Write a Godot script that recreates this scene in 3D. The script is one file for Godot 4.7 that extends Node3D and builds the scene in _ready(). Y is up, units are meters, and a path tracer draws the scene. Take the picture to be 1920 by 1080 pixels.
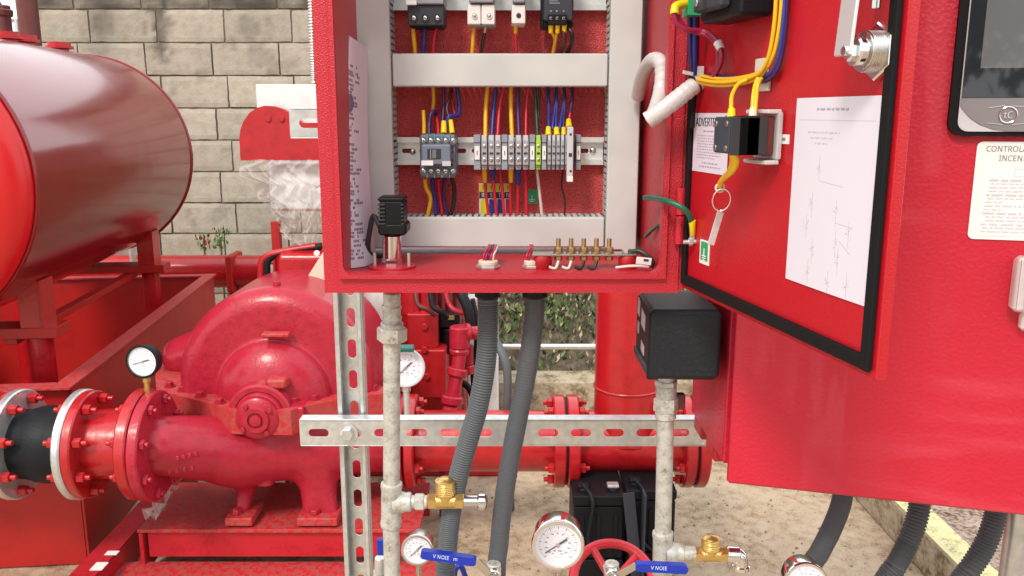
extends Node3D
# A fire pump house yard: an open red control cabinet on steel channel, a split-case pump, tank and pipework behind.

var M := {}
var used := {}
var shapes := {}
var rng := RandomNumberGenerator.new()


func _ready() -> void:
	rng.seed = 7
	# camera
	var cam := Camera3D.new()
	cam.name = "camera"
	cam.fov = 37.30
	cam.near = 0.05
	cam.far = 200.0
	cam.position = Vector3(0, 1.4, 0)
	cam.rotation_degrees = Vector3(-11.5, 0, 0)
	add_child(cam)
	cam.current = true
	# sky
	var env := Environment.new()
	var sm := ProceduralSkyMaterial.new()
	sm.sky_top_color = Color(0.97, 0.985, 1.0)
	sm.sky_horizon_color = Color(0.90, 0.905, 0.91)
	sm.sky_curve = 0.2
	sm.sky_energy_multiplier = 1.0
	sm.ground_bottom_color = Color(0.42, 0.38, 0.33)
	sm.ground_horizon_color = Color(0.55, 0.52, 0.47)
	var sky := Sky.new()
	sky.sky_material = sm
	env.background_mode = Environment.BG_SKY
	env.sky = sky
	env.background_energy_multiplier = 1.0
	env.tonemap_mode = Environment.TONE_MAPPER_LINEAR
	env.tonemap_exposure = 1.82
	env.sdfgi_enabled = true
	env.ssao_enabled = true
	env.ssil_enabled = true
	var we := WorldEnvironment.new()
	we.name = "daylight"
	we.environment = env
	add_child(we)
	# sun behind thin cloud
	var sun := DirectionalLight3D.new()
	sun.name = "sun"
	sun.light_energy = 0.5
	sun.light_color = Color(1.0, 0.97, 0.92)
	sun.light_angular_distance = 14.0
	sun.shadow_enabled = true
	sun.rotation_degrees = Vector3(-47, -26, 0)
	add_child(sun)

	make_materials()
	build_setting()
	build_wall()
	build_tank()
	build_pump()
	build_suction_line()
	build_discharge_line()
	build_engine()
	build_struts()
	build_cabinet()
	build_cabinet_devices()
	build_cabinet_wires()
	build_cabinet_floor_items()
	build_door()
	build_controller()
	build_hoses()
	build_sensing_lines()
	build_gauges_and_valves()
	build_surroundings()


# ---------------------------------------------------------------- names and tags
func numbered(n: String) -> String:
	var k: int = used.get(n, -1) + 1
	used[n] = k
	return n if k == 0 else "%s_%03d" % [n, k]


func tag(o: Node3D, label: String, category: String, group := "", kind := "") -> Node3D:
	if label: o.set_meta("label", label)
	if category: o.set_meta("category", category)
	if group: o.set_meta("group", group)
	if kind: o.set_meta("kind", kind)
	return o


func thing(n: String, label: String, category: String, base: Vector3, group := "") -> Node3D:
	var o := Node3D.new()
	o.name = numbered(n)
	add_child(o)
	o.position = base
	tag(o, label, category, group)
	return o


func part(parent: Node3D, n: String, mesh: Mesh, mat: Material, xf := Transform3D.IDENTITY) -> MeshInstance3D:
	var o := MeshInstance3D.new()
	o.mesh = mesh
	o.material_override = mat
	if parent == self:
		o.name = numbered(n)
		add_child(o)
		o.transform = xf
	else:
		var key := n
		var slot := "%d/%s" % [parent.get_instance_id(), n]
		var k: int = used.get(slot, -1) + 1
		used[slot] = k
		if k > 0: key = "%s_%03d" % [n, k]
		o.name = key
		parent.add_child(o, true)
		o.transform = parent.global_transform.affine_inverse() * xf
	return o


func copy_of(t: Node3D, label: String, moved: Vector3) -> Node3D:
	var c: Node3D = t.duplicate()
	c.name = numbered(String(t.name).get_slice("_0", 0))
	add_child(c)
	c.position = t.position + moved
	c.set_meta("label", label)
	return c


# ---------------------------------------------------------------- geometry
class Geo:
	var v := PackedVector3Array()
	var n := PackedVector3Array()
	var uv := PackedVector2Array()
	var col := PackedColorArray()
	var tint := Color.WHITE
	var tinted := false

	func t3(a: Vector3, b: Vector3, c: Vector3, na: Vector3, nb: Vector3, nc: Vector3) -> void:
		if (b - a).cross(c - a).dot(na + nb + nc) > 0.0:
			v.append(a); v.append(c); v.append(b)
			n.append(na); n.append(nc); n.append(nb)
		else:
			v.append(a); v.append(b); v.append(c)
			n.append(na); n.append(nb); n.append(nc)
		if tinted:
			col.append(tint); col.append(tint); col.append(tint)

	func q(a: Vector3, b: Vector3, c: Vector3, d: Vector3, nn: Vector3) -> void:
		t3(a, b, c, nn, nn, nn)
		t3(a, c, d, nn, nn, nn)

	func qs(a: Vector3, b: Vector3, c: Vector3, d: Vector3, na: Vector3, nb: Vector3, nc: Vector3, nd: Vector3) -> void:
		t3(a, b, c, na, nb, nc)
		t3(a, c, d, na, nc, nd)

	func box(c: Vector3, s: Vector3, bev := 0.0) -> void:
		var h := s * 0.5
		var b := minf(bev, minf(h.x, minf(h.y, h.z)) * 0.9)
		for ax in 3:
			for sg in [-1.0, 1.0]:
				var u := (ax + 1) % 3
				var w := (ax + 2) % 3
				var nn := Vector3.ZERO
				nn[ax] = sg
				var ps := []
				for k in [[-1, -1], [1, -1], [1, 1], [-1, 1]]:
					var pt := Vector3.ZERO
					pt[ax] = sg * h[ax]
					pt[u] = k[0] * (h[u] - b)
					pt[w] = k[1] * (h[w] - b)
					ps.append(c + pt)
				q(ps[0], ps[1], ps[2], ps[3], nn)
		if b <= 0.0: return
		for ax in 3:
			var u := (ax + 1) % 3
			var w := (ax + 2) % 3
			for su in [-1.0, 1.0]:
				for sw in [-1.0, 1.0]:
					var ps := []
					for e in [-1.0, 1.0]:
						var p1 := Vector3.ZERO
						p1[ax] = e * (h[ax] - b); p1[u] = su * h[u]; p1[w] = sw * (h[w] - b)
						var p2 := Vector3.ZERO
						p2[ax] = e * (h[ax] - b); p2[u] = su * (h[u] - b); p2[w] = sw * h[w]
						ps.append(c + p1); ps.append(c + p2)
					var n1 := Vector3.ZERO
					n1[u] = su
					var n2 := Vector3.ZERO
					n2[w] = sw
					qs(ps[0], ps[1], ps[3], ps[2], n1, n2, n2, n1)
		for sx in [-1.0, 1.0]:
			for sy in [-1.0, 1.0]:
				for sz in [-1.0, 1.0]:
					var i := h - Vector3(b, b, b)
					t3(c + Vector3(sx * h.x, sy * i.y, sz * i.z), c + Vector3(sx * i.x, sy * h.y, sz * i.z), c + Vector3(sx * i.x, sy * i.y, sz * h.z), Vector3(sx, 0, 0), Vector3(0, sy, 0), Vector3(0, 0, sz))

	func lathe(pts: Array, seg: int, xf := Transform3D.IDENTITY, flat := false, a0 := 0.0, a1 := TAU) -> void:
		var m := pts.size() - 1
		var ns := []
		for i in m:
			var d: Vector2 = pts[i + 1] - pts[i]
			ns.append(Vector2(d.y, -d.x).normalized())
		for i in m:
			var nA: Vector2 = ns[i]
			var nB: Vector2 = ns[i]
			if i > 0 and ns[i - 1].dot(ns[i]) > 0.72: nA = (ns[i - 1] + ns[i]).normalized()
			if i < m - 1 and ns[i + 1].dot(ns[i]) > 0.72: nB = (ns[i + 1] + ns[i]).normalized()
			var A: Vector2 = pts[i]
			var B: Vector2 = pts[i + 1]
			for k in seg:
				var t0 := lerpf(a0, a1, float(k) / seg)
				var t1 := lerpf(a0, a1, float(k + 1) / seg)
				var d0 := Vector3(cos(t0), 0, sin(t0))
				var d1 := Vector3(cos(t1), 0, sin(t1))
				var e0 := d0
				var e1 := d1
				if flat:
					e0 = (d0 + d1).normalized()
					e1 = e0
				var up := Vector3.UP
				qs(xf * (d0 * A.x + up * A.y), xf * (d1 * A.x + up * A.y), xf * (d1 * B.x + up * B.y), xf * (d0 * B.x + up * B.y),
					xf.basis * (e0 * nA.x + up * nA.y), xf.basis * (e1 * nA.x + up * nA.y), xf.basis * (e1 * nB.x + up * nB.y), xf.basis * (e0 * nB.x + up * nB.y))

	func tube(pts: PackedVector3Array, radii: PackedFloat32Array, seg: int, caps := true) -> void:
		var m := pts.size()
		var tang := PackedVector3Array()
		for i in m:
			tang.append((pts[mini(i + 1, m - 1)] - pts[maxi(i - 1, 0)]).normalized())
		var side := tang[0].cross(Vector3.UP)
		if side.length() < 0.1: side = tang[0].cross(Vector3.RIGHT)
		side = side.normalized()
		var ring0 := PackedVector3Array()
		var nor0 := PackedVector3Array()
		for i in m:
			side = (side - tang[i] * side.dot(tang[i])).normalized()
			var up := side.cross(tang[i])
			var slope := 0.0
			if i > 0 and i < m - 1:
				slope = (radii[i + 1] - radii[i - 1]) / maxf(pts[i + 1].distance_to(pts[i - 1]), 1e-6)
			var ring := PackedVector3Array()
			var nor := PackedVector3Array()
			for k in seg:
				var a := TAU * k / seg
				var d := side * cos(a) + up * sin(a)
				ring.append(pts[i] + d * radii[i])
				nor.append((d - tang[i] * slope).normalized())
			if i > 0:
				for k in seg:
					var j := (k + 1) % seg
					qs(ring0[k], ring0[j], ring[j], ring[k], nor0[k], nor0[j], nor[j], nor[k])
			if caps and (i == 0 or i == m - 1):
				var nn := -tang[i] if i == 0 else tang[i]
				for k in seg:
					t3(pts[i], ring[k], ring[(k + 1) % seg], nn, nn, nn)
			ring0 = ring
			nor0 = nor

	func extrude(poly: PackedVector2Array, d: float, xf := Transform3D.IDENTITY) -> void:
		# outline in xy, from z = 0 back to z = -d
		var idx := Geometry2D.triangulate_polygon(poly)
		var nf := (xf.basis * Vector3(0, 0, 1)).normalized()
		for i in range(0, idx.size(), 3):
			var a := poly[idx[i]]
			var b := poly[idx[i + 1]]
			var c := poly[idx[i + 2]]
			t3(xf * Vector3(a.x, a.y, 0), xf * Vector3(b.x, b.y, 0), xf * Vector3(c.x, c.y, 0), nf, nf, nf)
			t3(xf * Vector3(a.x, a.y, -d), xf * Vector3(b.x, b.y, -d), xf * Vector3(c.x, c.y, -d), -nf, -nf, -nf)
		var m := poly.size()
		var sgn := -1.0 if Geometry2D.is_polygon_clockwise(poly) else 1.0
		for i in m:
			var a := poly[i]
			var b := poly[(i + 1) % m]
			var e := (b - a).normalized() * sgn
			var nn := (xf.basis * Vector3(e.y, -e.x, 0)).normalized()
			q(xf * Vector3(a.x, a.y, 0), xf * Vector3(b.x, b.y, 0), xf * Vector3(b.x, b.y, -d), xf * Vector3(a.x, a.y, -d), nn)

	func mesh() -> ArrayMesh:
		var a := []
		a.resize(Mesh.ARRAY_MAX)
		a[Mesh.ARRAY_VERTEX] = v
		a[Mesh.ARRAY_NORMAL] = n
		if uv.size() == v.size(): a[Mesh.ARRAY_TEX_UV] = uv
		if col.size() == v.size(): a[Mesh.ARRAY_COLOR] = col
		var m := ArrayMesh.new()
		m.add_surface_from_arrays(Mesh.PRIMITIVE_TRIANGLES, a)
		return m


func at(p: Vector3, deg := Vector3.ZERO) -> Transform3D:
	return Transform3D(Basis.from_euler(deg * PI / 180.0), p)


func axis(p: Vector3, d: Vector3) -> Transform3D:
	# y axis turned along d
	var y := d.normalized()
	var x := y.cross(Vector3(0, 0, 1))
	if x.length() < 0.01: x = Vector3.RIGHT
	x = x.normalized()
	return Transform3D(Basis(x, y, x.cross(y)), p)


func box_mesh(s: Vector3, b: float) -> ArrayMesh:
	var key := "box%.4f,%.4f,%.4f,%.4f" % [s.x, s.y, s.z, b]
	if not shapes.has(key):
		var g := Geo.new()
		g.box(Vector3.ZERO, s, b)
		shapes[key] = g.mesh()
	return shapes[key]


func rod_mesh(r: float, h: float, seg: int, r2 := -1.0, flat := false) -> ArrayMesh:
	var key := "rod%.4f,%.4f,%d,%.4f,%s" % [r, h, seg, r2, flat]
	if not shapes.has(key):
		var t := r if r2 < 0.0 else r2
		var b := minf(minf(r, t) * 0.12, h * 0.2)
		var g := Geo.new()
		g.lathe([Vector2(0, 0), Vector2(r - b, 0), Vector2(r, b), Vector2(t, h - b), Vector2(t - b, h), Vector2(0, h)], seg, Transform3D.IDENTITY, flat)
		shapes[key] = g.mesh()
	return shapes[key]


func bx(t: Node3D, n: String, m: Material, c: Vector3, s: Vector3, b := 0.0012, basis_ := Basis()) -> MeshInstance3D:
	return part(t, n, box_mesh(s, b), m, Transform3D(basis_, c))


func cy(t: Node3D, n: String, m: Material, a: Vector3, b: Vector3, r: float, seg := 20, r2 := -1.0) -> MeshInstance3D:
	return part(t, n, rod_mesh(r, a.distance_to(b), seg, r2), m, axis(a, b - a))


func hx(t: Node3D, n: String, m: Material, a: Vector3, b: Vector3, r: float) -> MeshInstance3D:
	return part(t, n, rod_mesh(r, a.distance_to(b), 6, -1.0, true), m, axis(a, b - a))


func lt(t: Node3D, n: String, m: Material, pts: Array, seg: int, xf: Transform3D) -> MeshInstance3D:
	var key := "lathe%s%d" % [str(pts), seg]
	if not shapes.has(key):
		var g := Geo.new()
		g.lathe(pts, seg)
		shapes[key] = g.mesh()
	return part(t, n, shapes[key], m, xf)


func spline(pts: Array, step: float) -> PackedVector3Array:
	var c := Curve3D.new()
	c.bake_interval = step
	for i in pts.size():
		var p: Vector3 = pts[i]
		var tg: Vector3 = (pts[mini(i + 1, pts.size() - 1)] - pts[maxi(i - 1, 0)]) / 6.0
		if i == 0 or i == pts.size() - 1: tg = tg * 1.0
		c.add_point(p, -tg, tg)
	return c.get_baked_points()


func tb(t: Node3D, n: String, m: Material, pts: Array, r: float, seg := 8, step := 0.006) -> MeshInstance3D:
	var base: Vector3 = pts[0]
	var rel := []
	for p in pts: rel.append(p - base)
	var sp := spline(rel, step)
	var rad := PackedFloat32Array()
	rad.resize(sp.size())
	rad.fill(r)
	var g := Geo.new()
	g.tube(sp, rad, seg)
	return part(t, n, g.mesh(), m, at(base))


func ribbed(t: Node3D, n: String, m: Material, pts: Array, r: float, pitch: float, depth: float, seg := 18, caps := true) -> MeshInstance3D:
	var base: Vector3 = pts[0]
	var rel := []
	for p in pts: rel.append(p - base)
	var sp := spline(rel, pitch / 4.0)
	var rad := PackedFloat32Array()
	for i in sp.size():
		rad.append(r - depth * [0.0, 0.15, 1.0, 0.15][i % 4])
	var g := Geo.new()
	g.tube(sp, rad, seg, caps)
	return part(t, n, g.mesh(), m, at(base))


func plate(t: Node3D, n: String, m: Material, poly: PackedVector2Array, d: float, xf := Transform3D.IDENTITY) -> MeshInstance3D:
	var g := Geo.new()
	g.extrude(poly, d)
	return part(t, n, g.mesh(), m, xf)


func round_rect(w: float, h: float, r: float, k := 5) -> PackedVector2Array:
	var o := PackedVector2Array()
	for c in [[1, 1, 0.0], [-1, 1, 90.0], [-1, -1, 180.0], [1, -1, 270.0]]:
		for i in k + 1:
			var a := deg_to_rad(c[2] + 90.0 * i / k)
			o.append(Vector2(c[0] * (w * 0.5 - r) + cos(a) * r, c[1] * (h * 0.5 - r) + sin(a) * r))
	return o


func ring_frame(x0: float, y0: float, x1: float, y1: float, ix0: float, iy0: float, ix1: float, iy1: float, r: float, zf: float, d: float) -> ArrayMesh:
	# rectangular frame with a rounded opening; front at z = zf, back at zf - d
	var g := Geo.new()
	var inn := PackedVector2Array()
	var out := PackedVector2Array()
	for c in [[ix1, iy1, x1, y1, -1, -1, 0.0], [ix0, iy1, x0, y1, 1, -1, 90.0], [ix0, iy0, x0, y0, 1, 1, 180.0], [ix1, iy0, x1, y0, -1, 1, 270.0]]:
		for i in 7:
			var a := deg_to_rad(c[6] + 15.0 * i)
			inn.append(Vector2(c[0] + c[4] * r + cos(a) * r, c[1] + c[5] * r + sin(a) * r))
			out.append(Vector2(c[2], c[3]))
	var m := inn.size()
	var fw := Vector3(0, 0, 1)
	for i in m:
		var j := (i + 1) % m
		var a := Vector3(inn[i].x, inn[i].y, zf)
		var b := Vector3(inn[j].x, inn[j].y, zf)
		var e := Vector3(out[j].x, out[j].y, zf)
		var f := Vector3(out[i].x, out[i].y, zf)
		var k := Vector3(0, 0, -d)
		g.q(a, b, e, f, fw)
		g.q(a + k, b + k, e + k, f + k, -fw)
		var ei := (b - a).normalized()
		g.q(a, b, b + k, a + k, Vector3(-ei.y, ei.x, 0))
		if out[i] != out[j]:
			var eo := (e - f).normalized()
			g.q(f, e, e + k, f + k, Vector3(eo.y, -eo.x, 0))
	return g.mesh()


func slotted(g: Geo, length: float, height: float, thick: float, slots: Array, slot_len: float, slot_h: float, xf: Transform3D) -> void:
	# strip along x from 0 to length, centred on y, front face z = 0, with rounded slots centred at the given x
	var r := slot_h * 0.5
	var cuts := [0.0]
	for i in slots.size() - 1: cuts.append((slots[i] + slots[i + 1]) * 0.5)
	cuts.append(length)
	var fn := xf.basis * Vector3(0, 0, 1)
	for i in slots.size():
		var cx: float = slots[i]
		var a: float = cuts[i]
		var b: float = cuts[i + 1]
		var hole := PackedVector2Array()
		var rim := PackedVector2Array()
		for k in 20:
			var ang := TAU * (k + 0.5) / 20.0
			var c := Vector2(cos(ang), sin(ang))
			hole.append(Vector2(cx + signf(c.x) * (slot_len * 0.5 - r) + c.x * r, c.y * r))
			var tx: float = (b - cx) / maxf(c.x, 1e-6) if c.x > 0 else (cx - a) / maxf(-c.x, 1e-6)
			var ty := height * 0.5 / maxf(absf(c.y), 1e-6)
			var tt := minf(tx, ty)
			var pt := Vector2(cx, 0) + c * tt
			if k % 5 == 2 and false: pt = pt
			rim.append(pt)
		for corner in [Vector2(b, height * 0.5), Vector2(a, height * 0.5), Vector2(a, -height * 0.5), Vector2(b, -height * 0.5)]:
			var best := 0
			for k in 20:
				if rim[k].distance_to(corner) < rim[best].distance_to(corner): best = k
			rim[best] = corner
		for k in 20:
			var j := (k + 1) % 20
			var h0 := Vector3(hole[k].x, hole[k].y, 0)
			var h1 := Vector3(hole[j].x, hole[j].y, 0)
			var r0 := Vector3(rim[k].x, rim[k].y, 0)
			var r1 := Vector3(rim[j].x, rim[j].y, 0)
			var bk := Vector3(0, 0, -thick)
			g.q(xf * h0, xf * h1, xf * r1, xf * r0, fn)
			g.q(xf * (h0 + bk), xf * (h1 + bk), xf * (r1 + bk), xf * (r0 + bk), -fn)
			var e := (h1 - h0).normalized()
			g.q(xf * h0, xf * h1, xf * (h1 + bk), xf * (h0 + bk), xf.basis * Vector3(-e.y, e.x, 0))
	for sg in [-1.0, 1.0]:
		var y: float = sg * height * 0.5
		g.q(xf * Vector3(0, y, 0), xf * Vector3(length, y, 0), xf * Vector3(length, y, -thick), xf * Vector3(0, y, -thick), xf.basis * Vector3(0, sg, 0))
		var x := 0.0 if sg < 0 else length
		g.q(xf * Vector3(x, -height * 0.5, 0), xf * Vector3(x, height * 0.5, 0), xf * Vector3(x, height * 0.5, -thick), xf * Vector3(x, -height * 0.5, -thick), xf.basis * Vector3(sg, 0, 0))


func sheet(t: Node3D, n: String, m: Material, w: float, h: float, xf: Transform3D, bend := 0.0) -> MeshInstance3D:
	# a thin sheet with texture coordinates, centred, facing +z
	var g := Geo.new()
	var k := 10
	for i in k:
		var x0 := w * (float(i) / k - 0.5)
		var x1 := w * (float(i + 1) / k - 0.5)
		var z0 := bend * sin(PI * i / k)
		var z1 := bend * sin(PI * (i + 1) / k)
		var a := Vector3(x0, h * 0.5, z0)
		var b := Vector3(x1, h * 0.5, z1)
		var c := Vector3(x1, -h * 0.5, z1)
		var d := Vector3(x0, -h * 0.5, z0)
		var nn := (b - a).cross(Vector3.UP).normalized()
		for p in [a, b, c, a, c, d]:
			g.v.append(p)
			g.n.append(nn)
			g.uv.append(Vector2(p.x / w + 0.5, 0.5 - p.y / h))
	return part(t, n, g.mesh(), m, xf)


func letters(t: Node3D, n: String, m: Material, s: String, height: float, depth: float, xf: Transform3D, fontname := "Droid Sans") -> MeshInstance3D:
	var f := SystemFont.new()
	f.font_names = PackedStringArray([fontname])
	var x := TextMesh.new()
	x.text = s
	x.font = f
	x.font_size = 32
	x.pixel_size = height / 24.0
	x.depth = depth
	return part(t, n, x, m, xf)


func nets(f: Callable, lo: Vector3, hi: Vector3, cell: float) -> Geo:
	# surface nets of a distance field
	var nx := int(ceil((hi.x - lo.x) / cell)) + 1
	var ny := int(ceil((hi.y - lo.y) / cell)) + 1
	var nz := int(ceil((hi.z - lo.z) / cell)) + 1
	var d := PackedFloat32Array()
	d.resize(nx * ny * nz)
	for k in nz:
		for j in ny:
			var o := (k * ny + j) * nx
			for i in nx:
				d[o + i] = f.call(lo + Vector3(i, j, k) * cell)
	var vert := {}
	var nor := {}
	for k in nz - 1:
		for j in ny - 1:
			for i in nx - 1:
				var o := (k * ny + j) * nx + i
				var cs := [d[o], d[o + 1], d[o + nx], d[o + nx + 1], d[o + nx * ny], d[o + nx * ny + 1], d[o + nx * ny + nx], d[o + nx * ny + nx + 1]]
				var neg := 0
				for x in cs:
					if x < 0.0: neg += 1
				if neg == 0 or neg == 8: continue
				var sum := Vector3.ZERO
				var cnt := 0
				for e in [[0, 1], [2, 3], [4, 5], [6, 7], [0, 2], [1, 3], [4, 6], [5, 7], [0, 4], [1, 5], [2, 6], [3, 7]]:
					var a: float = cs[e[0]]
					var b: float = cs[e[1]]
					if (a < 0.0) != (b < 0.0):
						var s := a / (a - b)
						var pa := Vector3(e[0] & 1, (e[0] >> 1) & 1, (e[0] >> 2) & 1)
						var pb := Vector3(e[1] & 1, (e[1] >> 1) & 1, (e[1] >> 2) & 1)
						sum += pa.lerp(pb, s)
						cnt += 1
				var p := lo + (Vector3(i, j, k) + sum / cnt) * cell
				vert[o] = p
				var h := cell * 0.5
				nor[o] = Vector3(f.call(p + Vector3(h, 0, 0)) - f.call(p - Vector3(h, 0, 0)), f.call(p + Vector3(0, h, 0)) - f.call(p - Vector3(0, h, 0)), f.call(p + Vector3(0, 0, h)) - f.call(p - Vector3(0, 0, h))).normalized()
	var g := Geo.new()
	var steps := [1, nx, nx * ny]
	for k in range(1, nz - 1):
		for j in range(1, ny - 1):
			for i in range(1, nx - 1):
				var o := (k * ny + j) * nx + i
				for ax in 3:
					var o2: int = o + steps[ax]
					if (d[o] < 0.0) == (d[o2] < 0.0): continue
					var u: int = steps[(ax + 1) % 3]
					var w: int = steps[(ax + 2) % 3]
					var ids := [o, o - u, o - u - w, o - w]
					if vert.has(ids[0]) and vert.has(ids[1]) and vert.has(ids[2]) and vert.has(ids[3]):
						g.qs(vert[ids[0]], vert[ids[1]], vert[ids[2]], vert[ids[3]], nor[ids[0]], nor[ids[1]], nor[ids[2]], nor[ids[3]])
	return g


func smin(a: float, b: float, k: float) -> float:
	var h := clampf(0.5 + 0.5 * (b - a) / k, 0.0, 1.0)
	return lerpf(b, a, h) - k * h * (1.0 - h)


func capsule(p: Vector3, a: Vector3, b: Vector3, r0: float, r1: float) -> float:
	var h := clampf((p - a).dot(b - a) / (b - a).length_squared(), 0.0, 1.0)
	return (p - a.lerp(b, h)).length() - lerpf(r0, r1, h)


# ---------------------------------------------------------------- materials
func noise_image(size: int, freq: float, seed_: int, oct := 3, kind := FastNoiseLite.TYPE_SIMPLEX_SMOOTH) -> Image:
	var f := FastNoiseLite.new()
	f.noise_type = kind
	f.seed = seed_
	f.frequency = freq
	f.fractal_octaves = oct
	return f.get_seamless_image(size, size)


func relief(size: int, freq: float, seed_: int, oct := 2, strength := 4.0, kind := FastNoiseLite.TYPE_SIMPLEX_SMOOTH) -> ImageTexture:
	var im := noise_image(size, freq, seed_, oct, kind)
	im.convert(Image.FORMAT_RGBA8)
	im.bump_map_to_normal_map(strength)
	return ImageTexture.create_from_image(im)


func mottle(size: int, parts: Array, ramp: Array) -> ImageTexture:
	# parts: [freq, seed, octaves, weight]; ramp: [value, Color] pairs, colours as sRGB
	var ims := []
	var tot := 0.0
	for p in parts:
		ims.append(noise_image(size, p[0], p[1], p[2]))
		tot += p[3]
	var gr := Gradient.new()
	var offs := PackedFloat32Array()
	var cols := PackedColorArray()
	for r in ramp:
		offs.append(r[0])
		cols.append(r[1])
	gr.offsets = offs
	gr.colors = cols
	var out := Image.create(size, size, false, Image.FORMAT_RGBA8)
	for y in size:
		for x in size:
			var s := 0.0
			for i in ims.size(): s += ims[i].get_pixel(x, y).r * parts[i][3]
			out.set_pixel(x, y, gr.sample(s / tot))
	return ImageTexture.create_from_image(out)


func mat(key: String, c: Color, rough: float, metal := 0.0, o := {}) -> StandardMaterial3D:
	# c is the linear base colour
	var m := StandardMaterial3D.new()
	m.resource_name = key
	m.albedo_color = Color(c.r, c.g, c.b, 1.0).linear_to_srgb()
	m.roughness = rough
	m.metallic = metal
	if o.has("tex") or o.has("bump"):
		m.uv1_triplanar = true
		m.uv1_world_triplanar = o.get("world", true)
		var s: float = o.get("scale", 4.0)
		m.uv1_scale = Vector3(s, s, s)
	if o.has("tex"): m.albedo_texture = o.tex
	if o.has("bump"):
		m.normal_enabled = true
		m.normal_texture = o.bump
		m.normal_scale = o.get("strength", 0.5)
	if o.has("coat"):
		m.clearcoat_enabled = true
		m.clearcoat = o.coat
		m.clearcoat_roughness = o.get("coat_rough", 0.1)
	if o.has("alpha"):
		m.transparency = BaseMaterial3D.TRANSPARENCY_ALPHA
		m.albedo_color.a = o.alpha
	if o.has("spec"): m.metallic_specular = o.spec
	if o.has("vc"): m.vertex_color_use_as_albedo = true
	if o.has("back"):
		m.backlight_enabled = true
		m.backlight = o.back
	M[key] = m
	return m


func wiped(size: int) -> ImageTexture:
	# paint with a pale dusty film left by a cloth, in curved strokes
	var f := FastNoiseLite.new()
	f.seed = 77
	f.frequency = 0.012
	f.fractal_octaves = 4
	f.domain_warp_enabled = true
	f.domain_warp_amplitude = 60.0
	f.domain_warp_frequency = 0.004
	var out := Image.create(size, size, false, Image.FORMAT_RGBA8)
	var clean := Color(0.965, 0.50, 0.70)
	for y in size:
		for x in size:
			var a := f.get_noise_2d(x * 0.35, y * 3.2)
			var b := f.get_noise_2d(x * 2.6 + 900.0, y * 0.4)
			var m := f.get_noise_2d(x * 0.4 + 300.0, y * 0.4 + 300.0)
			var s := smoothstep(0.02, 0.45, a) * smoothstep(-0.2, 0.3, m) + smoothstep(0.05, 0.45, b) * smoothstep(-0.2, 0.3, -m)
			out.set_pixel(x, y, clean.lerp(Color(1, 1, 1), clampf(s * 0.8, 0.0, 0.85)))
	return ImageTexture.create_from_image(out)


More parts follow.
